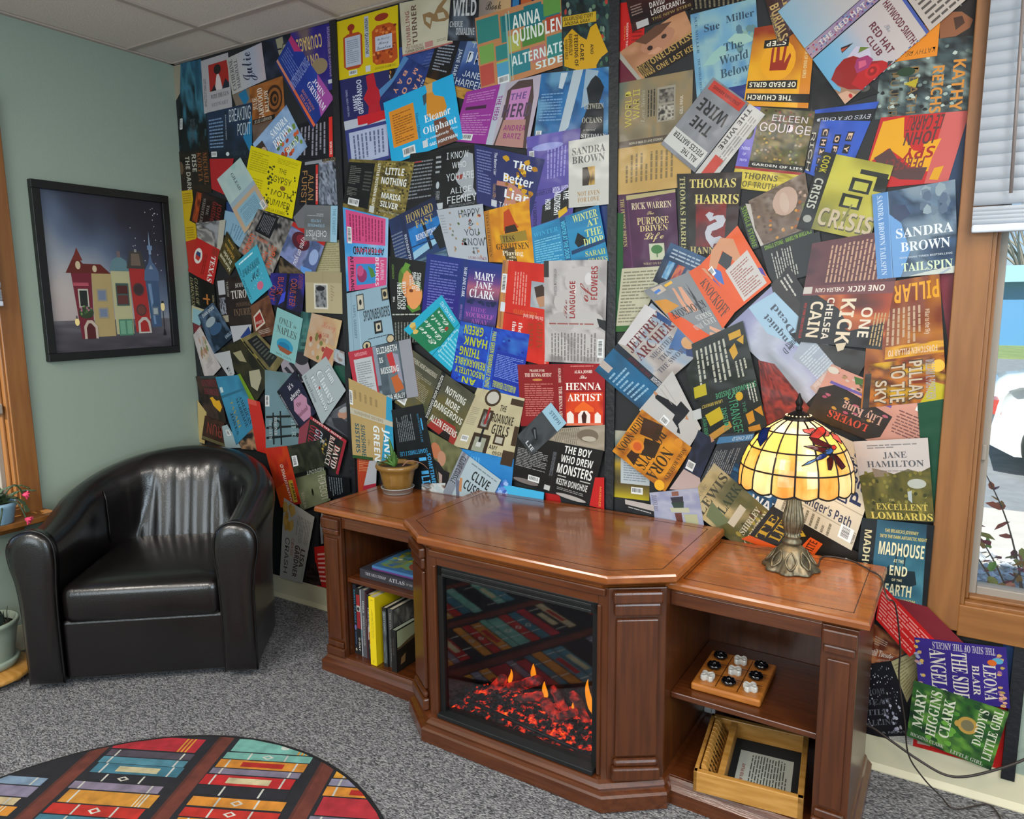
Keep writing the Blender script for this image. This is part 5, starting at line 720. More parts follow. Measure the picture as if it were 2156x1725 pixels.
J('hedge and cottage jacket with pale sky and cream title', '1799,928 1954,920 1968,1094 1826,1087', 'N6#3a3a1c#5c5424#4c4a24#6c6430', 'P b0a8a4 0,-1 100,-1 100,34 86,40 70,36 50,42 30,36 0,44;P7c6c5c 20,34 40,38 44,44 22,46;S4 40 96 96 60 3 #4c4c20#6c6428#34361a#7c7434;L18 4 88 10 2 6c6868;T38 14 70 22 4c4c50 0 f JANE;T14 25 92 33 4c4c50 0 f HAMILTON;L30 37 80 39 1 6c6868;E80 54 13 6 a0a49c;P a0a8a8 66,64 72,62 71,78 66,74;T38 73 46 76 b0a468 0 f THE;T18 79 92 87 c0ac54 0 f EXCELLENT;T8 90 98 99 c0ac54 0 f LOMBARDS')
J('teal polar sea jacket with a ghost ship and tall cream title', '1817,1085 1968,1101 1951,1272 1800,1250', 'M3#1f3c4c#2a5468#285464#4c8494', 'R0 0 22 100 141c20;T6 14 16 88 b8b08c 1 S MADHOUSE;P0f1418 90,0 100,0 100,100 94,100;P14242c 36,70 44,54 46,60 80,58 84,74 60,84 40,78;R52 34 54 70 1c2c34;R64 34 66 70 1c2c34;T34 10 80 14 b8a85c 0 b THE BELGICA’S JOURNEY;T28 17 92 21 b8a85c 0 b INTO THE DARK ANTARCTIC NIGHT;T28 26 90 42 ccc4a0 0 S MADHOUSE;T50 46 64 50 c0b894 0 S AT THE;T46 54 70 66 ccc4a0 0 S END;T50 70 64 73 c0b894 0 S OF THE;T42 77 78 91 ccc4a0 0 S EARTH;T56 94 84 98 b8a85c 0 b SANCTON')
J('maroon jacket under the lower corner of the window casing', '1878,1250 1953,1270 2052,1368 1940,1345', '#6c1a24', '')
J('rust-coloured dog jacket beside the right cupboard', '1816,1296 1920,1368 1872,1394 1818,1402', 'N4#6c2c14#8c4420#a86c44#5c2410', 'T16 56 92 76 c8bcb0 0 f Until Tuesday;L30 24 60 48 4 a89080;T50 84 92 92 a88c7c 0 b MONTALVAN')
J('bright red jacket crowded with white lines, slanting down', '1857,1222 1968,1338 1916,1374 1846,1296', '#b40f10', 'L4 8 96 92 9 d08880')
J('cream text jacket between the black and purple ones', '1874,1394 1930,1370 1940,1425 1908,1482', '#a49a70', 'L10 8 90 92 11 7c7450')
J('navy jacket edge under the casing beside the third batten', '2112,1352 2137,1356 2126,1485 2116,1482', '#183460', '')
J('violet jacket bordered with flowers, tall names reading down', '1926,1333 2117,1354 2125,1481 1936,1452', 'N2#2c1c6c#301f74#281864', 'S0 4 8 96 16 3.4 #b08c54#a87c7c#8c8ca0#c09c4c;S90 4 99 98 18 3.2 #b08c54#c09078#8c5c7c#9c8444;T20 4 88 16 a8a0a8 2 t THE SIDE OF THE ANGELS;T74 32 88 92 c0b8ac 1 t LEONA;T62 36 70 86 c0b8ac 1 t BLAIR;T40 18 58 96 c0b8ac 1 t THE SIDE;T16 16 34 92 c0b8ac 1 t ANGELS;E90 24 6 5 4c8ca8;E84 28 5 5 b8581c')
J('red jacket showing around the lower edge of the green grass one', '1924,1500 2128,1488 2107,1621 1922,1572', '#b01512', 'R5 46 20 88 b0a094;T80 92 92 98 d06c5c 0 b MARY')
J('white text jacket scrap on the baseboard beside the cords', '1868,1545 1924,1546 1922,1570 1878,1562', '#a8a49c', 'L6 10 94 90 5 7c7870')
J('black jacket spattered with white flecks beside the right cupboard', '1812,1400 1876,1391 1936,1548 1806,1552', '#0e0e14', 'S10 4 92 96 90 1.3 #b0b0b8#5c5c68#7c7c88#c8c8d0;S50 50 88 92 14 3 #a8a8b4#8c8c9c;T20 34 60 42 4c4c54 0 t ROMI;T14 48 70 56 4c4c54 0 t BEAT;T8 62 60 70 5c5c64 0 t STILL;T8 76 70 84 54545c 0 t FALLING;T40 93 88 96 5c5c64 0 b A NOVEL')
J('green grass jacket with a gold locket and upright cream names', '1925,1422 2123,1487 2085,1609 1910,1538', 'N5#14281c#2c5c20#1c3c24#5c8c34#16301c', 'S24 10 90 90 22 5 #2f6424#5c9034#1c4020#44782c;E64 44 11 14 a8843c;E64 44 7 9 6c6448;E53 46 3 5 a8843c;T4 14 16 78 c4c4b0 3 t MARY;T20 6 32 84 c4c4b0 3 t HIGGINS;T35 12 47 78 c4c4b0 3 t CLARK;T72 10 82 70 c4c4b0 3 t DADDY’S;T86 2 96 88 c4c4b0 3 t LITTLE GIRL;T4 90 44 96 a8a89c 0 t HIGGINS CLARK;T52 92 90 98 a8a89c 0 t LITTLE GIRL')
J('air-mail bordered jacket with a red rose hat and butterflies', '1888,-27 1956,69 1780,221 1712,127', 'V#aca09c#b0a4a0#a8a0a4#6c9cb8#5c94b4', 'R0 0 100 3 3c4c8c;S98 2 101 98 34 1.2 #8c2c44#34447c#b08c7c#6c9cb8;R-24 0 -2 100 V#8c7c94#7c6c8c#9c8490;S-22 1 -4 99 120 1.5 #8c2c44#34447c#a0746c#5c8cac#6c3c6c;R-110 0 -25 100 V#b0a49c#a8a4a4#7ca0b4;L-90 10 -40 40 5 8c8480;R0 -70 100 -1 a89c94;L6 -66 96 -6 9 4c4440 3;T-18 6 -9 86 c0b4b0 3 b THE RED HAT CLUB;T8 12 96 19 5c2430 0 b HAYWOOD SMITH;T40 24 54 29 7c7c88 0 c The;T22 33 84 40 5c2430 0 b RED HAT;T36 43 74 49 5c2430 0 b CLUB;P b0a8b8 34,60 50,50 66,54 60,66 40,76;P841410 50,97 40,87 37,76 44,67 58,62 72,57 84,48 100,43 100,79 84,89 66,95;P a01418 84,48 100,43 100,79 80,84 72,70;E87 61 11 8 b01a1c;E87 61 7 5 80100f;E86 61 3 2 b82824;P8c2c5c 52,66 60,56 72,54 78,62 72,74 60,72;P b8506c 58,66 64,60 72,62 68,70;P8f6c54 60,100 64,96 84,89 100,80 100,100;P b89078 78,100 84,91 100,86 100,100;P5c94b4 48,97 56,98 74,94 78,97 66,100 50,100;E95 91 4 1.8 a8201c;P1c1414 18,72 26,60 27,74;P a0442c 20,73 25,66 26,73;P5c6c2c 40,57 52,50 46,62;P34343c 92,44 98,40 99,48')
PAPER_GAIN = 1.0
def build_jackets():
    items = []
    for label, a in JK:
        pg = [(a[0], a[1], a[2])]+list(a[3:])
        P = []
        for q, bgx, el in pg:
            c = []
            for s in q.split():
                x, y = map(float, s.split(',')); p = at(1, 0, x, y); c.append((p.x, p.z))
            P.append((c, bgx, el))
        items.append((label, P))
    def overlap(A, B):
        for P, Q in ((A, B), (B, A)):
            for i in range(4):
                e = (P[(i+1) % 4][0]-P[i][0], P[(i+1) % 4][1]-P[i][1]); n = (-e[1], e[0])
                pa = [n[0]*x+n[1]*y for x, y in P]; pb = [n[0]*x+n[1]*y for x, y in Q]
                if max(pa) < min(pb)+1e-4 or max(pb) < min(pa)+1e-4: return False
        return True
    def hull(P, el):
        # the print may run past the frame: use the largest extent
        xs = [0, 100]; ys = [0, 100]
        for e in el.split(';'):
            e = e.strip()
            if e and e[0] == 'R':
                a = list(map(float, e[1:].split()[:4])); xs += [a[0], a[2]]; ys += [a[1], a[3]]
        c = [Vector(q) for q in P]
        def loc(u, v): u /= 100; v /= 100; return tuple(c[0]*(1-u)*(1-v)+c[1]*u*(1-v)+c[2]*u*v+c[3]*(1-u)*v)
        return [loc(min(xs), min(ys)), loc(max(xs), min(ys)), loc(max(xs), max(ys)), loc(min(xs), max(ys))]
    lev = []; H = []
    for i, (label, P) in enumerate(items):
        hs = [hull(c, el) for c, b_, el in P]; l = 0
        for j in range(i):
            if lev[j] >= l and any(overlap(a, b) for a in hs for b in H[j]): l = lev[j]+1
        lev.append(l); H.append(hs)
        base = .0012+l*.0009; rng = np.random.default_rng(i+5)
        mb = MB(); pages(mb, P, lambda x, y, h: (x, -base-h, y), rng, lift=.00002, g=PAPER_GAIN, skirt=.0006)
        # origin in the middle of the sheet
        cx = sum(q[0] for q in P[0][0])/4; cz = sum(q[1] for q in P[0][0])/4
        mb.v = [(x-cx, y+base, z-cz) for x, y, z in mb.v]
        o = mb.build('book_jacket', 'jacket'); o.location = (cx, -base, cz)
        tag(o, label, 'book jacket', 'book jackets pasted over the collage wall')
    return max(lev)
print('jacket levels', build_jackets(), len(JK))
# ---------------------------------------------------------------- tub armchair
def armchair():
    r = empty('armchair', (.48, -.513, 0), math.radians(38), 'dark brown leather tub armchair with gathered back in the corner', 'armchair')
    # centre line of the wrap-round shell, front left -> back -> front right
    W, D = .345, .31
    def path(s):
        # s in 0..1
        Ls = .33; arc = PI*.5*(W+D)*.98; tot = 2*Ls+arc; d = s*tot
        if d < Ls: return Vector((-W, -.385+d, 0)), Vector((-1, 0, 0))
        if d > tot-Ls: return Vector((W, -.385+(tot-d), 0)), Vector((1, 0, 0))
        t = PI-(d-Ls)/arc*PI; p = Vector((W*math.cos(t), -.055+(D+.06)*math.sin(t), 0)); n = Vector((math.cos(t)/W, math.sin(t)/(D+.06), 0)).normalized()
        return p, n
    def top(s):
        k = math.sin(PI*s); u = min(1, max(0, (s-.0)/.5)) if s < .5 else min(1, (1-s)/.5)
        return .60+.175*(u*u*(3-2*u))
    N = 88
    def ring(s):
        p, n = path(s); zt = top(s); lean = .04*(math.sin(PI*s)**1.5)
        th = .062+.012*math.sin(PI*s); mid = max(0, 1-abs(s-.5)/.235)
        pl = 0
        if mid > 0: pl = -.010*(abs(math.sin((s-.265)/.47*PI*9))**.6)*min(1, mid*3)
        P = []
        sect = [(-.046, .16), (-.05, .30), (-.058+pl*.6, .42), (-.06+pl, .47), (-.064+pl, .47+.4*(zt-.56)), (-.064+pl, .47+.75*(zt-.56)), (-.066+pl, zt-.085), (-.060+pl*.5, zt-.045), (-.042, zt-.016), (-.012, zt-.001), (.022, zt-.002), (.052, zt-.02), (.069, zt-.052), (.071, zt-.095), (.062, zt-.18), (.058, .34), (.056, .18), (.056, .03), (-.04, .03)]
        for q, z in sect:
            f = max(0, (z-.3)/.45)
            pass
            v = p+n*(q+lean*f)+Vector((0, 0, z))
            if q < -.045 and z > .2 and mid > 0:
                wt = min(1, mid*2.2); ty = .15+.30*(z-.40)-pl*1.2
                if v.y > ty: v.y += (ty-v.y)*wt*min(1, max(0, (zt-.02-z)/.06))
            P.append(v)
        return P
    mb = MB(); mb.loft([ring(i/N) for i in range(N+1)], True, True)
    sh = mb.build('shell', 'leather', r)
    # seams between the gathered back and the arms, and along the arm tops
    for s in (.262, .738):
        mb = MB(); q = ring(s); mb.tube([Vector(v)+(-path(s)[1])*.004 for v in q[2:8]], .0035, 6); mb.build('back_seam', 'piping', r)
    # padded front panel of each arm, with its piping
    for sx in (-1, 1):
        out = []
        prof = [(-.058, .03), (-.058, .25), (-.062, .40), (-.07, .50), (-.066, .565), (-.045, .603), (-.008, .622), (.035, .618), (.07, .595), (.088, .555), (.086, .50), (.070, .42), (.062, .30), (.06, .03)]
        prof = [(a.x, a.y) for a in spline([(a, b, 0) for a, b in prof], 4)]
        def pr(k, y): 
            cx = sum(a for a, b in prof)/len(prof); cz = .33
            return [(sx*(W+cx+(a-cx)*k+.004), y, cz+(b-cz)*(1-(1-k)*.35)) for a, b in prof]
        mb = MB(); R = [pr(1, -.372), pr(1.0, -.40), pr(.97, -.412), pr(.88, -.421), pr(.6, -.426), pr(.2, -.428)]
        if sx < 0: R = [q[::-1] for q in R]
        mb.loft(R, True, True); mb.build('arm_front', 'leather', r)
        mb = MB(); mb.tube([Vector(v)+Vector((0, -.002, 0)) for v in pr(1.008, -.402)], .0042, 6); mb.build('piping', 'piping', r)
    # seat cushion
    def cush(x0, x1, y0, y1, z0, z1, name, crown=.02, rr=.03, nx=16, ny=14):
        bm_ = MB(); top_ = []; 
        def rect(z, ins): 
            P = []; n = 7; R_ = .05
            for cx, cy, a0 in ((x1-R_, y1-R_, 0), (x0+R_, y1-R_, 90), (x0+R_, y0+R_, 180), (x1-R_, y0+R_, 270)):
                for k in range(n):
                    t = math.radians(a0+90*k/(n-1)); P.append((cx+(R_-ins)*math.cos(t), cy+(R_-ins)*math.sin(t), z))
            return P
        cx, cy = (x0+x1)/2, (y0+y1)/2
        rings = [rect(z0, .02), rect(z0+.01, .006), rect(z0+.03, 0), rect(z1-.035, 0), rect(z1-.014, .005), rect(z1-.004, .016)]
        last = rect(z1-.004, .016)
        for f, c in ((.93, .35), (.8, .62), (.6, .85), (.35, .97), (.05, 1)):
            rings.append([(cx+(a-cx)*f, cy+(b-cy)*f, z1+crown*c+(.0025*math.sin(b*70)*math.exp(-((a-.0)/.09)**2)*math.exp(-((b-.02)/.14)**2))) for a, b, z in last])
        bm_.loft(rings, True, True); return bm_.build(name, 'leather', r)
    cush(-.292, .292, -.40, .24, .255, .395, 'seat_cushion')
    mb = MB(); mb.box(-.292, .292, -.385, -.30, .03, .262); mb.build('front_rail', 'leather', r, bevel=.012, seg=3)
    mb = MB(); mb.box(-.28, .28, -.3, .22, .10, .25); mb.build('seat_deck', 'leather', r)
    for sx in (-1, 1):
        for sy in (-1, 1):
            mb = MB(); mb.lathe([(.018, 0), (.022, .03), (.022, .036)], 12, sx*.33, sy*.26-.05); mb.build('foot', 'black', r)
armchair()

# ---------------------------------------------------------------- framed picture of houses shaped like books
def picture():
    y0, y1, z0, z1 = -.71, -.10, 1.195, 1.94
    r = empty('framed_picture', (0, (y0+y1)/2, z0), label='black-framed picture of book-shaped houses at night on the green wall', category='picture')
    def box(nm, a0, a1, b0, b1, d0, d1, m, bev=.002):
        mb = MB(); mb.box(d0, d1, a0-(y0+y1)/2, a1-(y0+y1)/2, b0-z0, b1-z0); return mb.build(nm, m, r, bevel=bev)
    f = .034
    box('frame_rail', y0, y1, z0, z0+f, .001, .028, 'black'); box('frame_rail', y0, y1, z1-f, z1, .001, .028, 'black')
    box('frame_stile', y0, y0+f, z0+f, z1-f, .001, .028, 'black'); box('frame_stile', y1-f, y1, z0+f, z1-f, .001, .028, 'black')
    q = [(y0+f, z1-f), (y1-f, z1-f), (y1-f, z0+f), (y0+f, z0+f)]
    el = ('R0 80 100 100 M6#6c6a6e#4c4850#3a363c;'
          'S70 4 98 50 30 .5 #b8bcc4;'
          'P6c1c2c 18,50 34,50 32,92 22,92;R19 56 31 58 a84a58;P a89464 34,50 50,50 50,91 33,91;P b0ac84 50,48 66,48 66,90 51,90;P a02a28 66,45 80,45 82,89 68,89;P3c5474 80,54 92,54 92,86 83,86;P6c88a8 82,56 85,56 87,84 85,84;'
          'P5c1c14 14,50 22,38 28,44 42,44 50,50;P6c2418 20,42 24,34 28,42;E24 45 2 2.6 c0b090;E37 47 1.8 2.2 c0b090;P5c7c84 49,48 52,41 58,38 64,41 66,48;R56.5 35 59.5 39 6c5c5c;'
          'P3c3a38 64,46 68,34 78,34 81,46;P6c5c50 69,36 76,36 77,44 68,44;R72 33 74 35 8c8c84;'
          'P4c6484 79,54 80,47 84,42 89,42 93,48 93,54;P4c6484 84,42 86,34 88,42;P7c94b0 85,36 86.2,20 87.4,36;P8c9cac 84,46 86,43 88,46;R84 30 88.6 33 6c84a4;'
          'R22 60 30 72 b8b4a8;R23 61 29 71 1c2420;E27 75 6 4 2c3c24;S22 71 32 76 14 1 #b06c84#3c5c30#6c8c4c;'
          'R37 60 45 68 8c887c;R38 61 44 67 6c7890;R37 72 45 79 8c887c;R38 73 44 78 6c7890;'
          'R53 56 64 71 3c5450;R54 57.5 63 63 4c2420;R54 64 63 70 5c302c;'
          'E73 60 5 4.4 4c3434;E73 60 4 3.4 3c2c30;E74 74 4.6 4 4c3434;E74 74 3.6 3 6c3c34;'
          'P3c5470 84,72 87,67 90,72;R84 72 90 78 5c6c7c;R85 73 89 77 a0a8a8;'
          'P b8a898 24,92 24,84 27,80 31,80 35,84 35,92;P4c1418 26,92 26,85 28,82 30,82 33,85 33,92;'
          'R53 80 65 91 4c7c64;R54 81 58.5 90 6c9c80;R60 81 64.5 90 6c9c80;'
          'P b8b0a8 70,90 70,82 74,79 78,79 81,82 82,90;P a02420 72,89 72,83 75,81 77,81 79,83 80,89;'
          'E19 81 1.8 2.4 f0d890;R18.6 77 19.4 79 1c1c1c;E94 72 2 3 f0dca0;R93.7 75 94.3 92 17171a;P17171a 92.5,92 94,86 95.5,92;R93 68 95 69.4 17171a')
    mb = MB(); pages(mb, [(q, 'A#1d1a26#24222e#33394a#5a6880#8f949c#b0a6a2#a89c9a#7c7478', el)], lambda x, y, h: (.012+h, x-(y0+y1)/2, y-z0), np.random.default_rng(4), lift=.00006)
    mb.build('print', 'print', r)
    box('backing', y0+.01, y1-.01, z0+.01, z1-.01, .001, .0115, 'black', 0)
picture()

# ---------------------------------------------------------------- round rug woven with shelves of books
def rug():
    cx, cy, R_ = 1.603, -1.610, .778; th = math.radians(24.5)
    o = empty('round_rug', (cx, cy, 0), th, 'round black rug patterned with shelves of coloured books', 'rug')
    mb = MB(); n = 96; mb.lathe([(R_-.02, 0), (R_, .002), (R_, .006), (R_-.004, .008)], n, c=lin('121218')); mb.build('border', 'pile', o)
    circ = [((R_-.012)*math.cos(2*PI*k/n), (R_-.012)*math.sin(2*PI*k/n)) for k in range(n)]
    def clip(P):
        for k in range(0, n, 2):
            a = circ[k]; b = circ[(k+2) % n]; ex, ey = b[0]-a[0], b[1]-a[1]; out = []
            for i in range(len(P)):
                p, q = P[i], P[(i+1) % len(P)]; sp = ex*(p[1]-a[1])-ey*(p[0]-a[0]); sq = ex*(q[1]-a[1])-ey*(q[0]-a[0])
                if sp >= 0: out.append(p)
                if (sp >= 0) != (sq >= 0):
                    t = sp/(sp-sq); out.append((p[0]+(q[0]-p[0])*t, p[1]+(q[1]-p[1])*t))
            P = out
            if not P: return []
        return P
    mb = MB(); lay = [0]
    rs = random.Random(5)
    def poly(P, c):
        P = clip(P)
        if len(P) >= 3: lay[0] += 1; mb.add([(x, y, .0084+lay[0]*.000006) for x, y in P], [tuple(range(len(P)))], lin(c))
    def rect(x0, x1, y0, y1, c, sk=0):
        poly([(x0+sk*(y0), y0), (x1, y0+0), (x1, y1), (x0, y1)] if not sk else [(x0, y0), (x1, y0+sk), (x1, y1+sk), (x0, y1)], c)
    poly(circ, '1c1c24')
    for k in range(-3, 4):
        x = k*.385+.005; rect(x-.022, x+.03, -1, 1, '6a3226'); rect(x-.022, x-.012, -1, 1, '55281f')
    CR = 'c0b08c'
    def book(x0, x1, y0, y1, c, deco='', sk=0):
        rect(x0, x1, y0, y1, c, sk); w_ = x1-x0; h_ = y1-y0; xm = (x0+x1)/2; ym = (y0+y1)/2
        if 'e' in deco:
            for a in (x0+w_*.10, x1-w_*.13): rect(a, a+.006, y0, y1, 'c8c8c0', sk*.0)
        if 't' in deco:
            for a in (x0+w_*.28, x1-w_*.30): rect(a, a+.006, y0, y1, 'c8c8c0')
        if 'l' in deco: rect(x0+w_*.27, x1-w_*.25, y0+h_*.22, y1-h_*.22, 'c8bc94')
        if 'r' in deco: rect(x0+w_*.27, x1-w_*.25, y0+h_*.22, y1-h_*.22, 'b02018')
        if 'd' in deco:
            for s_, cc in ((1, 'd0ccc0'), (.55, c)): poly([(xm-.02*s_, ym), (xm, ym-h_*.34*s_), (xm+.02*s_, ym), (xm, ym+h_*.34*s_)], cc)
        if 'y' in deco:
            for q in range(3): rect(x1-w_*.22+q*.013, x1-w_*.22+q*.013+.006, y0, y1, 'd8962c')
        if 'w' in deco:
            for q in range(3): rect(x1-w_*.20+q*.011, x1-w_*.20+q*.011+.004, y0, y1, 'd8ccb0')
        if 'o' in deco: poly([(xm+.03+.016*math.cos(t), ym+.012*math.sin(t)) for t in [2*PI*q/14 for q in range(14)]], 'c0c8c0')
    colA = [(.675, .745, 'b02430', 'y'), (.637, .668, '4c4450', 'e'), (.602, .633, '4c8496', 'e'), (.555, .60, '3c7488', 'el'), (.517, .55, '1f2028', 'td'), (.48, .512, '83788c', 'e'), (.421, .475, 'c88a30', 'ew'), (.375, .416, 'b8281c', 'td')]
    colB = [(.695, .76, '74b0a4', 'yo'), (.658, .69, '74b0a4', 'td'), (.615, .654, 'd0872c', 'er'), (.585, .611, '7c7488', 'e'), (.535, .58, 'b81f22', 'el'), (.49, .53, '1f2028', 't'), (.444, .482, 'd0872c', 'td'), (.40, .436, 'b8281c', 'td')]
    colC = [(.60, .64, 'd0942c', 'e'), (.565, .595, '8c88a0', 'e'), (.52, .56, 'd0872c', 'er'), (.44, .515, 'b02834', 'y')]
    colZ = [(.52, .60, '1c1c24', ''), (.48, .515, '7c94ac', 'e'), (.43, .475, '847c94', '')]
    pal = ['b8281c', 'd0872c', '4c8496', '7c7488', '74b0a4', '1f2028', 'b02834', 'c8b48c', '3c7488']
    for k, col in ((-2, colZ), (-1, colA), (0, colB), (1, colC)):
        x = k*.385+.045; y = min(c[0] for c in col)
        for a, b_, c, d in col: j = rs.uniform(-.008, .012); book(x+j, x+j+.285, a, b_, c, d)
        for c in range(14):
            h_ = rs.choice((.03, .038, .045, .055)); y -= h_+.005
            if y < .25 and rs.random() < .4: continue
            if y < -.8: break
            c = rs.choice(pal); book(x+rs.uniform(-.01, .02), x+.29+rs.uniform(-.02, .01), y, y+h_, c, rs.choice(('e', 'el', 'td', 'w', 't', 'er', '')))
    mb.build('pile', 'pile', o)
rug()
# ---------------------------------------------------------------- electric fireplace cabinet
UX, UY, UA = 1.235, -.004, math.radians(-1.5)
UM = Matrix.Translation((UX, UY, 0)) @ Matrix.Rotation(UA, 4, 'Z'); UI = UM.inverted()
def unit():
    r = empty('electric_fireplace', (UX, UY, 0), UA, 'cherry wood electric fireplace cabinet with open shelves on both sides', 'fireplace')
    def B(name, boxes, m='wood_v', bev=.002, par=r):
        mb = MB()
        for b in boxes: mb.box(*b)
        return mb.build(name, m, par, bevel=bev)
    c, D = .965, .53
    def topshape(hw, ch, yb, yc, yf): return [(c-hw, yb), (c+hw, yb), (c+hw, yc), (c+ch, yf), (c-ch, yf), (c-hw, yc)]
    # centre top: slab with an ogee under-edge
    def layered(name, layers, poly, m, par=r):
        mb = MB(); R = []
        for ins, z in layers:
            cx = sum(p[0] for p in poly)/len(poly); P = []
            for x, y in poly:
                P.append((x+(ins if x < cx else -ins), y+(ins if y < -.1 else 0), z))
            R.append(P)
        mb.loft(R, True, True, smooth=False); return mb.build(name, m, par)
    tp = topshape(.482, .33, -.0, -.452, -.562)[::-1]
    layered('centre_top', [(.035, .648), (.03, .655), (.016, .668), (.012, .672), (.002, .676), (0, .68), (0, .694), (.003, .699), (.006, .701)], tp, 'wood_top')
    mb = MB(); q = [(c-.482+.045, -.03), (c-.482+.045, -.435), (c-.315, -.52), (c+.315, -.52), (c+.482-.045, -.435), (c+.482-.045, -.03)]
    for i in range(len(q)):
        a, b_ = Vector((*q[i], 0)), Vector((*q[(i+1) % len(q)], 0)); t = (b_-a).normalized(); n = Vector((-t.y, t.x, 0))*.0011
        mb.add([a-n+Vector((0, 0, .7014)), b_-n+Vector((0, 0, .7014)), b_+n+Vector((0, 0, .7014)), a+n+Vector((0, 0, .7014))], [(0, 1, 2, 3)])
    mb.build('inlay_line', 'groove', r)
    for x0, x1, yf in ((0, c-.44, -.408), (c+.44, 1.918, -.425)):
        P = [(x0, 0), (x0, yf), (x1, yf), (x1, 0)]
        mb = MB(); R = []
        for ins, z in [(.03, .622), (.024, .630), (.012, .638), (.008, .641), (0, .645), (0, .657), (.003, .663), (.006, .665)]:
            R.append([(x0+(ins if x0 == 0 else 0), 0, z), (x0+(ins if x0 == 0 else 0), yf+ins, z), (x1-(ins if x0 > 0 else 0), yf+ins, z), (x1-(ins if x0 > 0 else 0), 0, z)])
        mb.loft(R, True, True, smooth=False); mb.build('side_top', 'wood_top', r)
        mb = MB(); i_ = .04; e0, e1 = x0+i_, x1-i_
        for a, b_, cc, dd in ((e0, e1, yf+i_, yf+i_+.002), (e0, e1, -.032, -.03), (e0, e0+.002, yf+i_, -.03), (e1-.002, e1, yf+i_, -.03)): mb.box(a, b_, cc, dd, .6651, .6655)
        mb.build('inlay_line', 'groove', r)
    # centre body: two side walls, back, front frame around the fire opening
    ox0, ox1, oz0, oz1 = c-.285, c+.285, .082, .60
    B('side_wall', [(c-.45, c-.425, -.43, -.01, .03, .65)]); B('side_wall', [(c+.425, c+.45, -.43, -.01, .03, .65)])
    B('back_panel', [(.05, 1.87, -.012, -.004, .03, .64)], 'wood_v')
    B('front_stile', [(c-.32, ox0, -.525, -.50, .07, .65), ]); B('front_stile', [(ox1, c+.32, -.525, -.50, .07, .65)])
    B('stile_bead', [(ox0-.012, ox0, -.532, -.52, oz0, oz1)], 'wood_v', .004); B('stile_bead', [(ox1, ox1+.012, -.532, -.52, oz0, oz1)], 'wood_v', .004)
    B('top_rail', [(ox0, ox1, -.525, -.50, oz1, .65)], 'wood'); B('rail_bead', [(c-.31, c+.31, -.534, -.522, .628, .65)], 'wood', .004)
    # canted columns at both corners
    for s in (-1, 1):
        a = Vector((c+s*.318, -.528, 0)); b_ = Vector((c+s*.452, -.437, 0)); t = (b_-a).normalized(); n = Vector((t.y, -t.x, 0)) if s > 0 else Vector((-t.y, t.x, 0))
        L = (b_-a).length
        def F(u0, u1, d0, d1, z0, z1, nm, bev=.003, par=r):
            mb = MB(); V = [a+t*u+n*d+Vector((0, 0, z)) for u in (u0, u1) for d in (d0, d1) for z in (z0, z1)]
            mb.add(V, [(0, 1, 3, 2), (4, 6, 7, 5), (0, 4, 5, 1), (2, 3, 7, 6), (0, 2, 6, 4), (1, 5, 7, 3)]); return mb.build(nm, 'wood_v', par, bevel=bev)
        col = F(0, L, -.03, 0, .06, .652, 'column', .002)
        F(.022, L-.022, 0, .012, .155, .565, 'column_panel', .004, col)
        F(.016, L-.016, 0, .015, .575, .612, 'capital', .006, col); F(.012, L-.012, 0, .022, .612, .648, 'capital', .007, col)
        F(.012, L-.012, 0, .024, .085, .125, 'plinth', .006, col); F(.016, L-.016, 0, .018, .125, .148, 'plinth', .009, col)
    # stepped base moulding under the centre
    bp = topshape(.475, .325, -.0, -.46, -.575)[::-1]
    layered('base_moulding', [(.004, 0), (0, .004), (0, .046), (.004, .052), (.014, .058), (.012, .066), (.018, .076), (.026, .082)], bp, 'wood')
    # wings
    for side, x0, x1, yf in ((-1, .022, c-.45, -.385), (1, c+.45, 1.895, -.402)):
        px0, px1 = (x0, x0+.095) if side < 0 else (x1-.085, x1)     # pilaster
        ix0, ix1 = (px1, x1) if side < 0 else (x0, px0)
        xo = x0 if side < 0 else x1
        B('outer_side', [(xo, xo+.02, yf+.01, -.01, .05, .63)] if side < 0 else [(xo-.02, xo, yf+.01, -.01, .05, .63)])
        B('inner_side', [(px1-.018, px1, yf+.01, -.01, .07, .60)] if side < 0 else [(px0, px0+.018, yf+.01, -.01, .07, .60)])
        pil = B('pilaster', [(px0, px1, yf-.004, yf+.02, .05, .63)])
        B('pilaster_panel', [(px0+.016, px1-.016, yf-.012, yf-.003, .14, .545)], bev=.003, par=pil)
        B('capital', [(px0+.006, px1-.006, yf-.016, yf-.003, .56, .583), (px0+.002, px1-.002, yf-.02, yf-.003, .583, .625)], bev=.005, par=pil)
        B('plinth', [(px0, px1, yf-.018, yf-.003, .07, .105), (px0+.006, px1-.006, yf-.013, yf-.003, .105, .13)], bev=.006, par=pil)
        B('frieze_rail', [(ix0, ix1, yf+.002, yf+.022, .588, .628)], 'wood')
        B('bottom_board', [(ix0, ix1, yf+.0, -.012, .055, .0714)], 'wood')
        zs = .388 if side < 0 else .318
        B('shelf', [(ix0, ix1, yf+.018, -.012, zs-.018, zs)], 'wood', .003)
        xa, xb = (x0-.018, x1) if side < 0 else (x0, x1+.02)
        mb = MB(); R = []
        for ins, z in [(.0, 0), (0, .042), (.006, .048), (.012, .054), (.016, .064), (.022, .070)]:
            e = ins; R.append([(xa+(e if side < 0 else 0), 0, z), (xa+(e if side < 0 else 0), yf-.028+e, z), (xb-(e if side > 0 else 0), yf-.028+e, z), (xb-(e if side > 0 else 0), 0, z)])
        mb.loft(R, True, True, smooth=False); mb.build('base_moulding', 'wood', r)
    # the heater insert
    fb = MB(); y1 = -.30
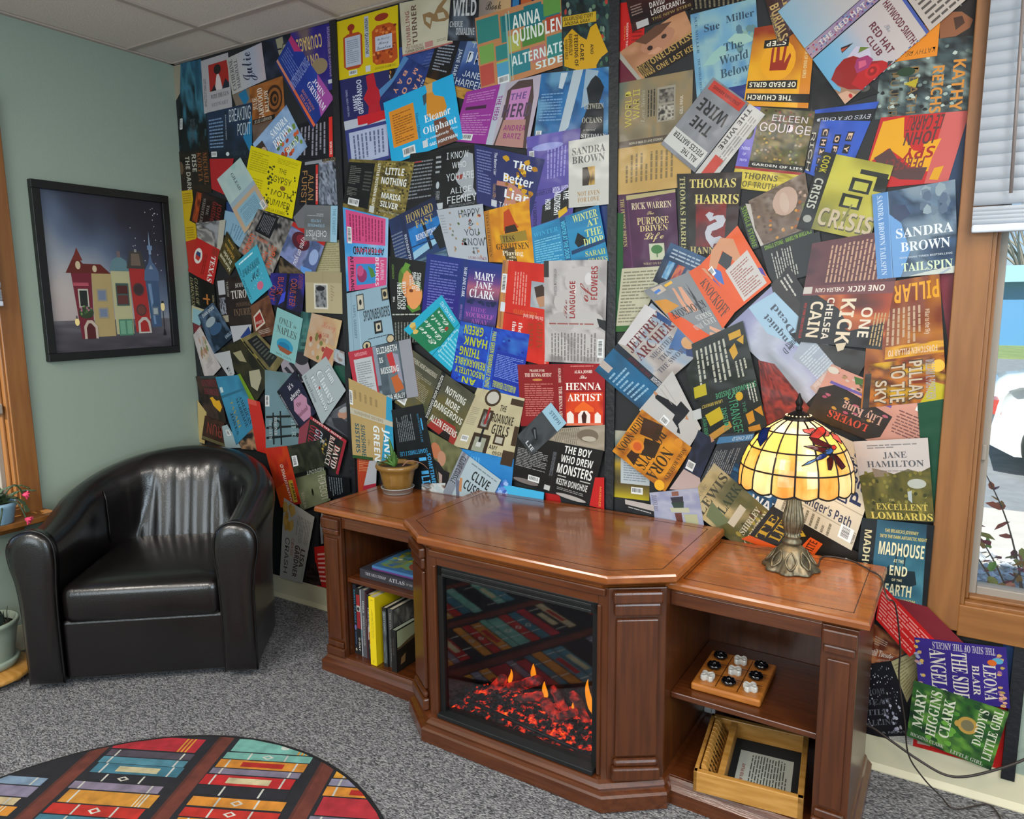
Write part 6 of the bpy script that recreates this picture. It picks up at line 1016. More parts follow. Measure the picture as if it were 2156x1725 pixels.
    for b_ in ((ox0, ox0+.012, -.50, y1, oz0, oz1), (ox1-.012, ox1, -.50, y1, oz0, oz1), (ox0, ox1, y1, y1+.01, oz0, oz1), (ox0, ox1, -.50, y1, oz1-.01, oz1), (ox0, ox1, -.50, y1, oz0, oz0+.012)): fb.box(*b_)
    f = fb.build('firebox', 'blackmetal', r)
    B('firebox_frame', [(ox0, ox0+.022, -.522, -.497, oz0, oz1), (ox1-.018, ox1, -.522, -.497, oz0, oz1), (ox0, ox1, -.522, -.497, oz1-.035, oz1)], 'black', .002)
    B('louver', [(ox0+.02, ox1-.02, -.526, -.51, oz1-.016, oz1-.006)], 'blackmetal', .002, f); B('louver', [(ox0+.02, ox1-.02, -.526, -.51, oz1-.034, oz1-.024)], 'blackmetal', .002, f)
    B('sill_lip', [(ox0+.004, ox1-.004, -.545, -.49, oz0, oz0+.016)], 'blackmetal', .003)
    g = bpy.data.materials.new('smoked_fire_glass'); g.use_nodes = True; nt = g.node_tree; nt.nodes.clear()
    o_ = nt.nodes.new('ShaderNodeOutputMaterial'); t_ = nt.nodes.new('ShaderNodeBsdfTransparent'); gl = nt.nodes.new('ShaderNodeBsdfGlossy'); x_ = nt.nodes.new('ShaderNodeMixShader')
    t_.inputs[0].default_value = (.72, .72, .74, 1); gl.inputs['Roughness'].default_value = .03; gl.inputs[0].default_value = (.8, .8, .82, 1); x_.inputs[0].default_value = .085
    nt.links.new(t_.outputs[0], x_.inputs[1]); nt.links.new(gl.outputs[0], x_.inputs[2]); nt.links.new(x_.outputs[0], o_.inputs[0])
    B('fire_glass', [(ox0+.02, ox1-.016, -.512, -.509, oz0+.014, oz1-.032)], g, 0)
    # glowing logs, embers and flames
    def glow(name, base, c1, c2, st, sc, lo=.5, hi=.62):
        m = mat(name, base, .9, noise=.4, nscale=60, bump=.5, bscale=60); N = m.node_tree.nodes; L_ = m.node_tree.links
        n = N.new('ShaderNodeTexNoise'); n.inputs['Scale'].default_value = sc; n.inputs['Detail'].default_value = 6; n.inputs['Roughness'].default_value = .6
        tc = N.new('ShaderNodeTexCoord'); L_.new(tc.outputs['Object'], n.inputs[0])
        cr = N.new('ShaderNodeValToRGB'); L_.new(n.outputs[0], cr.inputs[0]); e = cr.color_ramp.elements
        e[0].position = lo; e[0].color = (0, 0, 0, 1); e[1].position = hi+.1; e[1].color = lin(c2); k = e.new(hi); k.color = lin(c1)
        L_.new(cr.outputs[0], N['Principled BSDF'].inputs['Emission Color']); N['Principled BSDF'].inputs['Emission Strength'].default_value = st
        return m
    lm = glow('charred_glowing_log', '7a4a44', 'c01c08', 'ff6a10', 1.3, 26, .47, .62); em = glow('glowing_ember_bed', '16100e', 'd02808', 'ff8a20', 2.0, 40, .52, .62)
    rs = random.Random(4)
    def fp(px, py, y): q = UI @ at(1, y, px, py); return (q.x-c, q.y, q.z)
    logs = [(fp(1014, 1478, -.37), fp(1064, 1424, -.35), .017), (fp(1046, 1458, -.36), fp(1142, 1430, -.34), .017), (fp(1062, 1484, -.40), fp(1142, 1462, -.38), .016), (fp(1142, 1474, -.39), fp(1193, 1534, -.43), .021), (fp(1163, 1444, -.36), fp(1203, 1530, -.39), .016), (fp(1204, 1456, -.35), fp(1253, 1556, -.40), .017), (fp(1010, 1490, -.39), fp(1032, 1462, -.37), .013), (fp(1170, 1510, -.44), fp(1215, 1500, -.41), .012)]
    for a, b_, rad in logs:
        a, b_ = Vector(a), Vector(b_); P = [a.lerp(b_, k/9)+Vector((rs.uniform(-.002, .002),)*3) for k in range(10)]
        mb = MB(); rr = [rad*(.55 if k in (0, 9) else 1)*rs.uniform(.88, 1.1) for k in range(10)]
        mb.tube([p+Vector((c, 0, 0)) for p in P], rr, 12); mb.build('log', lm, f)
    mb = MB(); nx, ny = 60, 16; V = []
    for j in range(ny+1):
        for i in range(nx+1):
            x = ox0+.02+(ox1-ox0-.04)*i/nx; y = -.492+.17*j/ny; V.append((x, y, oz0+.012+(.008+.026*math.sin(PI*i/nx)**.8*min(1, j/ny*1.3)**.8)*(.75+.5*rs.random())*(.3 if i in (0, nx) else 1)))
    mb.add(V, [(j*(nx+1)+i, j*(nx+1)+i+1, (j+1)*(nx+1)+i+1, (j+1)*(nx+1)+i) for j in range(ny) for i in range(nx)]); e_ = mb.build('ember_bed', em, f); 
    mb = MB(); mb.tube([(c-.21, -.478, .135), (c+.20, -.485, .105)], .006, 8); mb.build('grate_bar', 'black', f)
    def flame(x, y, z, h, w_, bend=0, m=None):
        mb = MB(); R = []
        for k in range(12):
            t = k/11; rr = w_*(math.sin(PI*(t**.75)))**.8*(1-.5*t)+.0006; xx = x+bend*math.sin(t*2.6)*t
            R.append([(c+xx+rr*math.cos(q), y+rr*.5*math.sin(q), z+h*t) for q in [2*PI*i/10 for i in range(10)]])
        mb.loft(R); mb.build('flame', m, f)
    fm = bpy.data.materials.new('flame'); fm.use_nodes = True; nt = fm.node_tree; nt.nodes.clear()
    o_ = nt.nodes.new('ShaderNodeOutputMaterial'); em_ = nt.nodes.new('ShaderNodeEmission'); t_ = nt.nodes.new('ShaderNodeBsdfTransparent'); x_ = nt.nodes.new('ShaderNodeMixShader'); lw = nt.nodes.new('ShaderNodeLayerWeight')
    em_.inputs[0].default_value = lin('f08c14'); em_.inputs[1].default_value = 1.5; lw.inputs[0].default_value = .35
    nt.links.new(lw.outputs['Facing'], x_.inputs[0]); nt.links.new(em_.outputs[0], x_.inputs[1]); nt.links.new(t_.outputs[0], x_.inputs[2]); nt.links.new(x_.outputs[0], o_.inputs[0])
    for px, py, top, w_, bd, yy in ((1073, 1440, 1408, .010, .012, -.345), (1123, 1430, 1398, .013, 0, -.33), (1149, 1471, 1436, .013, -.008, -.37), (1244, 1500, 1432, .014, -.02, -.36), (1249, 1508, 1484, .007, 0, -.38), (1262, 1520, 1487, .011, -.004, -.39), (1206, 1494, 1480, .005, 0, -.40)):
        a = fp(px, py, yy); b_ = fp(px, top, yy); flame(a[0], a[1], a[2], b_[2]-a[2], w_, bd, m=fm)
unit()
def ul(p): return UM @ Vector(p)

# ---------------------------------------------------------------- books in the left side of the cabinet
def book(label, w_, h, d, cov, lx, ly, z, spine='', lean=0, yaw=0, page='b8b09c', group='books standing in the left side of the cabinet', cover=''):
    """spine faces the room (-y); x is the thickness"""
    p = ul((lx+w_/2, ly, z)); r = empty('book', p, UA+yaw, label, 'book', group)
    r.rotation_euler = (0, lean, UA+yaw)
    m = mat('book_cloth', cov, .5, coat=.2); t = .0022
    mb = MB(); mb.box(-w_/2, -w_/2+t, 0, d, 0, h); mb.box(w_/2-t, w_/2, 0, d, 0, h); mb.box(-w_/2, w_/2, -.001, t, 0, h); mb.build('cover', m, r, bevel=.0008)
    MB().box(-w_/2+t, w_/2-t, t, d-.004, .003, h-.003).build('pages', mat('page_block', page, .9), r)
    mb = MB(); pages(mb, [([(-w_/2, h), (w_/2, h), (w_/2, 0), (-w_/2, 0)], '#'+cov, spine)], lambda x, y, hh: (x, -.0014-hh, y), np.random.default_rng(int(lx*1000)), lift=.00004); mb.build('spine_print', 'print', r)
    if cover:
        mb = MB(); pages(mb, [([(0, h), (d, h), (d, 0), (0, 0)], '#'+cov, cover)], lambda x, y, hh: (w_/2+.0003+hh, x, y), np.random.default_rng(int(lx*900)), lift=.00004); mb.build('cover_print', 'print', r)
    return r
yb = -.345; zf = .0718
book('thin navy book with cyan spine letters against the left side of the shelf', .017, .285, .20, '11151f', .122, yb, zf, 'T30 8 70 56 2c6c8c 1 b EARTH PLANET;E50 62 30 4 5c5c90;L30 68 70 88 1 3c5c84 1;E50 94 24 2 a89c84', .0)
book('black book with a red banded spine and white title D-DAY', .020, .275, .20, '0f1012', .142, yb-.004, zf, 'R6 10 94 26 8c1c20;R6 26 94 35 a09c98;E50 31 30 3 1c1c1c;R6 35 94 60 801c22;T30 74 70 94 b0aca8 1 b D-DAY', .0)
book('very thin pale grey book beside the black and red one', .005, .272, .20, '9a9ea4', .165, yb-.006, zf, 'R20 60 80 72 3c7c8c')
book('grey book with white spine title IOWA', .021, .275, .20, '4a4a50', .172, yb-.008, zf, 'T30 16 66 34 b0aeac 1 b IOWA;T30 38 66 82 9a9896 1 b SPACES PLACES FACES', .0)
book('thin maroon book between the grey and black ones', .008, .27, .20, '3c1620', .195, yb-.010, zf, 'L30 40 70 70 1 8c7c7c 1', .0)
book('black book with a red and cream flag at the spine foot', .026, .265, .20, '1a1a1e', .205, yb-.012, zf, 'T16 20 46 50 b4b0ac 1 b A TIME IN HISTORY;P a8a49c 10,50 100,40 100,60 10,70;P8c3428 20,58 100,50 100,78 40,86;P a09484 30,76 100,66 100,74 36,84', .0)
book('bright yellow hardback taller than the books to its right', .030, .272, .17, 'd8be08', .238, yb-.035, zf, 'L34 18 46 60 1 8a7a0c 1;L54 22 66 62 1 8a7a0c 1;R30 4 70 5 8a7a0c;L40 92 60 97 1 8a7a0c 1', .0)
book('cream patterned book standing behind the dark grey pair', .016, .268, .13, '8c8874', .272, -.20, zf, 'S5 5 95 95 50 6 #5c5c50#9c9884', .0, cover='S4 4 96 60 40 4 #7c7864#4c4a40;T10 20 80 34 3c3a30 0 f THE WORLD')
book('black and steel-grey photograph book, first of a pair', .020, .235, .16, '17191b', .290, -.365, zf, 'R10 6 90 94 N6#1c1e20#5c6468#2a2c30;T30 10 60 40 8c9498 1 b HISTORY', .0)
book('grey photograph book, second of a pair, cover showing', .022, .232, .16, '3a3a3a', .313, -.358, zf, 'T30 6 60 36 8c8c8c 1 f THE CITY;L30 50 70 90 1 7c7c7c 1', .0, cover='R2 2 98 98 N6#6c6a66#3c3c3a#8c8a84;T20 30 60 42 b8b4ac 0 f ME')
book('small black book with green sky and dark hill on its cover', .024, .165, .125, '0e0d0c', .342, -.378, zf, 'T30 20 60 60 4a3c34 1 f NIGHT ROAD', .0, page='8c9484', cover='R4 3 97 42 a8b08c;P5c4c30 4,44 60,34 97,30 97,60 4,60;P1c1810 4,48 50,44 97,38 97,97 4,97;P8c6c44 20,70 40,64 36,84 16,86')
def flatbook(label, lx0, lx1, ly0, ly1, z, t_, cov, spine, cover, yaw=0, page='a8a49c'):
    p = ul(((lx0+lx1)/2, ly0, z)); r = empty('book', p, UA+yaw, label, 'book', 'books lying on the upper left shelf'); W = lx1-lx0; D = ly1-ly0
    mb = MB(); mb.box(-W/2, W/2, 0, D, 0, .002); mb.box(-W/2, W/2, 0, D, t_-.002, t_); mb.box(-W/2, W/2, -.001, .002, 0, t_); mb.build('cover', mat('book_board', cov, .45, coat=.3), r, bevel=.0008)
    MB().box(-W/2+.003, W/2-.003, .002, D-.003, .002, t_-.002).build('pages', mat('page_block', page, .9), r)
    mb = MB(); pages(mb, [([(-W/2, t_), (W/2, t_), (W/2, 0), (-W/2, 0)], '#'+cov, spine)], lambda x, y, hh: (x, -.0014-hh, y), np.random.default_rng(3), lift=.00004); mb.build('spine_print', 'print', r)
    mb = MB(); pages(mb, [([(-W/2, D), (W/2, D), (W/2, 0), (-W/2, 0)], '#'+cov, cover)], lambda x, y, hh: (x, y, t_+.0002+hh), np.random.default_rng(3), lift=.00004); mb.build('cover_print', 'print', r)
flatbook('thick charcoal atlas with silver title lying on the upper left shelf', .155, .505, -.335, -.10, .3885, .034, '2e2d34', 'T8 26 38 60 9c9aa0 0 f THE MULTIMAP;T42 22 64 66 a8a6ac 0 f ATLAS;T66 36 75 60 8c8a90 0 f OF THE;T77 22 97 66 a8a6ac 0 f WORLD', '')
flatbook('colourful blue storybook lying on top of the charcoal atlas', .205, .49, -.32, -.11, .4235, .016, '3c6c9c', 'R0 60 100 100 5c2c6c', 'R6 8 94 92 N5#4c8c8c#7c8c2c#2c5c94#6c9c9c;E66 62 22 22 8c4434;E66 56 20 14 a86c4c;S8 10 50 60 20 5 #a8a02c#4c7c3c#c8c48c')
# ---------------------------------------------------------------- table lamp with a leaded glass shade
LX, LY, LZ = 2.912, -.196, .6655
def lamp_():
    ph0 = math.atan2(CAM.y-LY, CAM.x-LX)
    r = empty('table_lamp', (LX, LY, LZ), 0, 'lit stained-glass dragonfly table lamp with a bronze base on the right side top', 'lamp')
    o = Vector((LX, LY, LZ))
    def lobe(a, r_, z): return .075*math.cos(8*a)*max(0, 1-z/.06)+.012*math.cos(32*a)*max(0, 1-z/.05)
    mb = MB(); mb.lathe([(.0738, 0), (.075, .004), (.071, .010), (.062, .018), (.052, .030), (.046, .042), (.040, .054), (.034, .062), (.026, .068), (.022, .074), (.001, .074)], 128, wob=lobe); b = mb.build('base', 'brass', r)
    # scroll relief on the base
    for k in range(8):
        a = 2*PI*k/8+ph0; q = []
        for t in range(13):
            u = t/12; rr = .068-.030*u; aa = a+.26*math.sin(u*PI)*(1); q.append((rr*math.cos(aa)*1.02, rr*math.sin(aa)*1.02, .014+.045*u))
        mb = MB(); mb.tube(q, [.0035*(1-.5*i/12) for i in range(13)], 6)
        q2 = [(p[0]*math.cos(-2*.0)-0, p[1], p[2]) for p in q]
        qq = []
        for t in range(13):
            u = t/12; rr = .068-.030*u; aa = a-.26*math.sin(u*PI); qq.append((rr*math.cos(aa)*1.02, rr*math.sin(aa)*1.02, .014+.045*u))
        mb.tube(qq, [.0035*(1-.5*i/12) for i in range(13)], 6); mb.build('scroll_relief', 'brass', b)
    def flute(a, r_, z): return .07*math.cos(16*a) if .10 < z < .205 else 0
    mb = MB(); mb.lathe([(.020, .070), (.026, .076), (.026, .082), (.019, .088), (.022, .094), (.024, .098), (.019, .102), (.022, .112), (.027, .128), (.0285, .142), (.026, .160), (.021, .182), (.018, .204), (.017, .210), (.021, .214), (.024, .222), (.022, .230), (.017, .234), (.015, .240), (.017, .246), (.021, .256), (.027, .266), (.027, .272), (.012, .274), (.008, .28)], 96, wob=flute); mb.build('stem', 'brass', r)
    mb = MB(); mb.tube([(0, 0, .27), (0, 0, .46)], .005, 8); mb.build('rod', 'brass', r)
    mb = MB(); mb.lathe([(.014, .275), (.016, .28), (.016, .315), (.012, .32)], 16); mb.build('socket', 'brass', r)
    # shade -----------------------------------------------------------
    PR = [(.437, .034), (.425, .058), (.408, .084), (.385, .108), (.352, .130), (.315, .145), (.28, .152), (.245, .153)]
    def rad(z):
        z = max(min(z, PR[0][0]), PR[-1][0])
        for (a, ra), (b_, rb) in zip(PR, PR[1:]):
            if b_ <= z <= a: return ra+(rb-ra)*(a-z)/(a-b_)
    rowz = [.437, .405, .358, .303, .250]
    n = 16
    def S_(phi, z, off=0):
        rr = rad(z)+off; return Vector((rr*math.cos(phi), rr*math.sin(phi), z))
    def gm(name, col, em=.0, mott=.3, c2=None):
        m = bpy.data.materials.new(name); m.use_nodes = True; nt = m.node_tree; nt.nodes.clear(); N = nt.nodes; L_ = nt.links
        o_ = N.new('ShaderNodeOutputMaterial'); tr = N.new('ShaderNodeBsdfTranslucent'); df = N.new('ShaderNodeBsdfDiffuse'); gl = N.new('ShaderNodeBsdfGlossy'); m1 = N.new('ShaderNodeMixShader'); m2 = N.new('ShaderNodeMixShader')
        ns = N.new('ShaderNodeTexNoise'); ns.inputs['Scale'].default_value = 22; ns.inputs['Detail'].default_value = 4; tc = N.new('ShaderNodeTexCoord'); mp = N.new('ShaderNodeMapping'); mp.inputs['Scale'].default_value = (1, 1, .4)
        L_.new(tc.outputs['Object'], mp.inputs[0]); L_.new(mp.outputs[0], ns.inputs[0])
        mx = N.new('ShaderNodeMix'); mx.data_type = 'RGBA'; mx.inputs[6].default_value = lin(col); mx.inputs[7].default_value = lin(c2 or col); mr = N.new('ShaderNodeMapRange'); mr.inputs[1].default_value = .4; mr.inputs[2].default_value = .62
        L_.new(ns.outputs[0], mr.inputs[0]); L_.new(mr.outputs[0], mx.inputs[0])
        L_.new(mx.outputs[2], tr.inputs[0]); L_.new(mx.outputs[2], df.inputs[0]); gl.inputs['Roughness'].default_value = .15
        m1.inputs[0].default_value = .35; m2.inputs[0].default_value = .05
        L_.new(tr.outputs[0], m1.inputs[1]); L_.new(df.outputs[0], m1.inputs[2]); L_.new(m1.outputs[0], m2.inputs[1]); L_.new(gl.outputs[0], m2.inputs[2]); L_.new(m2.outputs[0], o_.inputs[0]); return m
    G = {'a': gm('amber_art_glass', 'e6cb90', c2='d8a858'), 'c': gm('cream_art_glass', 'eee0c0', c2='e6d0a0'), 'w': gm('white_art_glass', 'ece8e0', c2='d8b890'), 'y': gm('yellow_art_glass', 'f0d488', c2='e8cc90'),
         'b': gm('blue_art_glass', '2848a8', c2='1c3488'), 'p': gm('pink_art_glass', 'f09488', c2='e87c78'), 'r': gm('red_art_glass', 'e05a4c', c2='c84438'), 'd': gm('dark_red_glass', '7c1c1c', c2='541414'), 'l': gm('sky_blue_glass', '6c98d8', c2='4c7cc8')}
    sh = empty('shade'); sh.parent = r
    rs = random.Random(6)
    def zlow(phi_u, row): # scalloped rim
        return rowz[4]-.009*abs(math.sin(PI*phi_u)) if row == 3 else rowz[row+1]
    for row in range(4):
        for i in range(n):
            K = 4; V = []
            e = .003
            for b2 in range(K+1):
                for a2 in range(K+1):
                    u = a2/K; v = b2/K; phi = ph0+2*PI*(i+.02+.96*u)/n; zt = rowz[row]-.0015; zb_ = zlow(u, row)+.0015; V.append(S_(phi, zt+(zb_-zt)*v) if zt+(zb_-zt)*v >= .245 else Vector((rad(.245)*math.cos(phi), rad(.245)*math.sin(phi), zt+(zb_-zt)*v)))
            nn = len(V); V += [p*1.0-Vector((p.x, p.y, 0)).normalized()*.002 for p in V]; F = []
            for b2 in range(K):
                for a2 in range(K):
                    q = b2*(K+1)+a2; F.append((q, q+K+1, q+K+2, q+1)); F.append((nn+q, nn+q+1, nn+q+K+2, nn+q+K+1))
            rim_ = list(range(K+1))+[k*(K+1)+K for k in range(1, K+1)]+[K*(K+1)+k for k in range(K-1, -1, -1)]+[k*(K+1) for k in range(K-1, 0, -1)]
            F += [(rim_[k], rim_[(k+1) % len(rim_)], nn+rim_[(k+1) % len(rim_)], nn+rim_[k]) for k in range(len(rim_))]
            kind = 'w' if row == 0 else rs.choice('yyc') if row == 1 else rs.choice('acay') if row == 2 else rs.choice('acca')
            if row in (0,) and i % 5 == 2: kind = 'c'
            if row == 2 and i in (3, 11): kind = 'w'
            mb = MB(); mb.add(V, F, smooth=False); mb.build('glass_pane', G[kind], sh)
    mb = MB()
    for i in range(n):
        phi = ph0+2*PI*i/n; mb.tube([S_(phi, z) for z in [.437-.187*k/16 for k in range(17)]], .0024, 5)
    for z in rowz[:-1]: mb.tube([S_(ph0+2*PI*k/64, z) for k in range(65)], .0024, 5)
    mb.tube([Vector((rad(.25)*math.cos(ph0+2*PI*k/128), rad(.25)*math.sin(ph0+2*PI*k/128), rowz[4]-.009*abs(math.sin(PI*k*n/128)))) for k in range(129)], .0024, 5)
    mb.build('lead_came', 'lead', sh)
    # cast cap, emissive beads painting lamplight through its pierced edge, finial
    mb = MB(); mb.lathe([(.040, .430), (.0405, .434), (.036, .442), (.026, .450), (.014, .456), (.008, .460)], 48); cp = mb.build('cap', 'lead', r)
    for k in range(20):
        a = 2*PI*k/20; mb = MB(); mb.lathe([(.0001, -.001), (.0022, 0), (.0001, .001)], 6); h_ = mb.build('cap_glow_bead', mat('cap_glow', 'ffe8b0', .5, emit='ffd890', estr=2.0) if k == 0 else bpy.data.materials['cap_glow'], cp); h_.location = (.0335*math.cos(a), .0335*math.sin(a), .4465); h_.rotation_euler = (0, .6, a)
    mb = MB(); mb.lathe([(.006, .458), (.009, .464), (.006, .470), (.008, .476), (.0095, .483), (.006, .492), (.0035, .500), (.001, .508)], 16, wob=lambda a, r_, z: .2*math.cos(5*a)); mb.build('finial', 'lead', r)
    # glass pieces laid over the grid: petals, drops, dragonfly; each outline is followed on the dome
    def hit(px, py):
        d = fwd+rgt*((px-1078)/FPX)-upv*((py-862.5)/FPX); t = 1.7
        while t < 2.6:
            p = CAM+d*t-o
            if .24 < p.z < .438 and math.hypot(p.x, p.y) <= rad(p.z): return p
            t += .0015
        return None
    def piece(nm, pts, g, off, par, came=True):
        P = []
        for x, y in pts:
            p = hit(1540+x/4.106, 820+y/4.106)
            if p is None: return
            P.append((math.atan2(p.y, p.x), p.z))
        # densify the outline so it hugs the glass
        D = []
        for k in range(len(P)):
            a, b_ = P[k], P[(k+1) % len(P)]
            for q in range(3): D.append((a[0]+(b_[0]-a[0])*q/3, a[1]+(b_[1]-a[1])*q/3))
        cx = sum(a for a, b_ in D)/len(D); cz = sum(b_ for a, b_ in D)/len(D)
        R = [[S_(a, z, off) for a, z in D], [S_(cx+(a-cx)*.6, cz+(z-cz)*.6, off+.0006) for a, z in D], [S_(cx+(a-cx)*.1, cz+(z-cz)*.1, off+.0008) for a, z in D]]
        mb = MB(); mb.loft([[S_(a, z, off-.0022) for a, z in D]]+R, True, True, smooth=False); q_ = mb.build(nm, G[g], par)
        if came:
            mb = MB(); mb.tube([S_(a, z, off) for a, z in D+D[:1]], .0012, 5); mb.build('edge_came', 'lead', par)
    fl = empty('flower_panel'); fl.parent = r
    for pts, g in (([(612, 345), (700, 332), (724, 350), (680, 385), (628, 370)], 'p'), ([(735, 330), (775, 318), (800, 350), (775, 400), (720, 440), (670, 410), (690, 365)], 'r'), ([(765, 315), (860, 318), (925, 360), (860, 365), (800, 345)], 'p'), ([(860, 308), (910, 300), (935, 355), (900, 345)], 'p'), ([(800, 352), (835, 368), (830, 400), (790, 405)], 'p'), ([(842, 372), (905, 400), (940, 470), (870, 425)], 'p'),
                   ([(290, 300), (340, 275), (400, 282), (405, 310), (330, 325)], 'p'), ([(250, 350), (320, 268), (350, 262), (300, 300)], 'r'), ([(286, 335), (350, 330), (318, 425), (258, 492)], 'b'), ([(400, 268), (470, 225), (485, 232), (420, 275)], 'b'), ([(830, 290), (860, 300), (850, 312), (780, 285)], 'b'), ([(925, 345), (960, 380), (1055, 480), (1020, 440), (940, 370)], 'b')):
        piece('petal', pts, g, .0032, fl)
    dr = empty('dragonfly'); dr.parent = r
    for nm, pts, g in (('wing', [(665, 412), (730, 420), (840, 478), (850, 505), (800, 500), (710, 470)], 'd'), ('wing', [(620, 488), (700, 482), (800, 505), (840, 520), (780, 545), (700, 515)], 'd'), ('wing', [(815, 600), (850, 560), (868, 600), (862, 650), (850, 695), (825, 690)], 'd'), ('wing', [(858, 560), (885, 560), (930, 610), (968, 665), (940, 690), (890, 630)], 'd'),
                       ('body', [(800, 520), (850, 500), (865, 530), (840, 560), (800, 560)], 'l'), ('body', [(720, 590), (760, 555), (805, 545), (810, 575), (770, 600), (730, 612)], 'b'), ('tail', [(605, 660), (660, 620), (718, 595), (725, 610), (670, 640)], 'l'), ('head', [(850, 482), (875, 478), (892, 500), (875, 522), (850, 512)], 'r')):
        piece(nm, pts, g, .0052, dr)
    l = bpy.data.lights.new('lamp_bulb', 'POINT'); l.energy = 3.0; l.color = (1, .88, .70); l.shadow_soft_size = .028
    lo = bpy.data.objects.new('lamp_bulb', l); COL.objects.link(lo); lo.location = (0, 0, .365); lo.parent = r
lamp_()
def cord(name, label, pts, rr, m='cord', n=8):
    mb = MB(); mb.tube(spline(pts, n), rr, 8); o = mb.build(name, m); tag(o, label, 'cord')
zt = .6685
P = [ (LX+.068, LY+.045, zt)]+[at(2, zt, *q) for q in ((1735, 1172), (1790, 1180), (1830, 1200), (1855, 1217))]
p = at(1, -.30, 1868, 1232); P += [Vector((p.x, -.27, .655)), at(1, -.24, 1885, 1275), at(1, -.20, 1895, 1360), at(1, -.17, 1893, 1430), at(1, -.14, 1905, 1520), at(1, -.11, 1913, 1590), at(1, -.09, 1945, 1640), at(1, -.07, 1980, 1676)]
P += [Vector((at(2, .012, 2010, 1690).x, -.11, .012)), at(2, .006, 2075, 1694), at(2, .006, 2100, 1712), at(2, .006, 2112, 1740)]
cord('lamp_cord', 'thin brown lamp cord hanging down the right side to the carpet', P, .0022)
P = [at(1, -.05, 1805, 1525), at(1, -.06, 1835, 1532), at(1, -.08, 1880, 1563), at(1, -.09, 1930, 1598), at(1, -.09, 1985, 1630), at(1, -.08, 2030, 1636), at(1, -.06, 2090, 1623), at(1, -.04, 2156, 1600), at(1, -.02, 2230, 1560)]
cord('power_cable', 'thicker dark power cable looping across the baseboard', P, .0036)

# ---------------------------------------------------------------- potted plant on the left side top
def plant():
    c0 = at(2, .666, 838, 1036); r = empty('potted_plant', (c0.x, c0.y, .6655), 0, 'small spiky aloe in a brown ceramic pot on the left side top', 'plant'); r.scale = (1.1, 1.1, 1.1)
    mb = MB(); mb.lathe([(.05, 0), (.054, .002), (.058, .02), (.062, .022), (.060, .024), (.055, .0055), (.001, .0055)], 48); mb.build('saucer', 'clearplastic', r)
    mb = MB(); mb.lathe([(.043, .006), (.047, .01), (.056, .04), (.062, .072), (.066, .085), (.076, .092), (.080, .100), (.078, .108), (.071, .110), (.066, .104), (.062, .09), (.001, .088)], 64); mb.build('pot', 'pot', r)
    mb = MB(); mb.lathe([(.001, .0975), (.03, .098), (.055, .096), (.064, .094)], 32, wob=lambda a, r_, z: 0); mb.build('soil', 'soil', r)
    rs = random.Random(3); rx, ry = rgt.x, rgt.y; base = Vector((-.018*rx+.01, -.018*ry, .097))
    for k, (dx, dz, L) in enumerate([(-.02, .1, .095), (-.012, .07, .07), (.012, .055, .055), (-.045, .045, .07), (-.065, .015, .06), (-.055, .004, .062), (.02, .03, .045), (-.03, .03, .045), (-.052, .03, .03), (.004, .04, .05)]):
        tip = base+Vector((dx*rx*1.1+rs.uniform(-.02, .02)*fwd.x, dx*ry*1.1+rs.uniform(-.02, .02)*fwd.y, dz*1.1)); mid = base.lerp(tip, .5)+Vector((0, 0, .012))
        S2 = spline([base, mid, tip], 5); R = []
        for i, q in enumerate(S2):
            t = i/(len(S2)-1); w_ = .0085*(1-t)**.7*(.7+.6*min(1, t*4)); R.append([q+Vector((rx, ry, 0))*w_, q+Vector((fwd.x, fwd.y, 0))*w_*.4+Vector((0, 0, -w_*.4)), q-Vector((rx, ry, 0))*w_, q-Vector((fwd.x, fwd.y, 0))*w_*.2])
        mb = MB(); mb.loft(R); mb.build('leaf', 'leaf', r)
    mb = MB(); mb.tube(spline([Vector((.02*rx, .02*ry, .098)), Vector((.045*rx, .045*ry, .118)), Vector((.09*rx, .09*ry, .108)), Vector((.115*rx-.0, .115*ry, .085))], 5), [.003-.00016*i for i in range(16)], 6); mb.build('dry_leaf', mat('dry_leaf', '8c6450', .7), r)
plant()

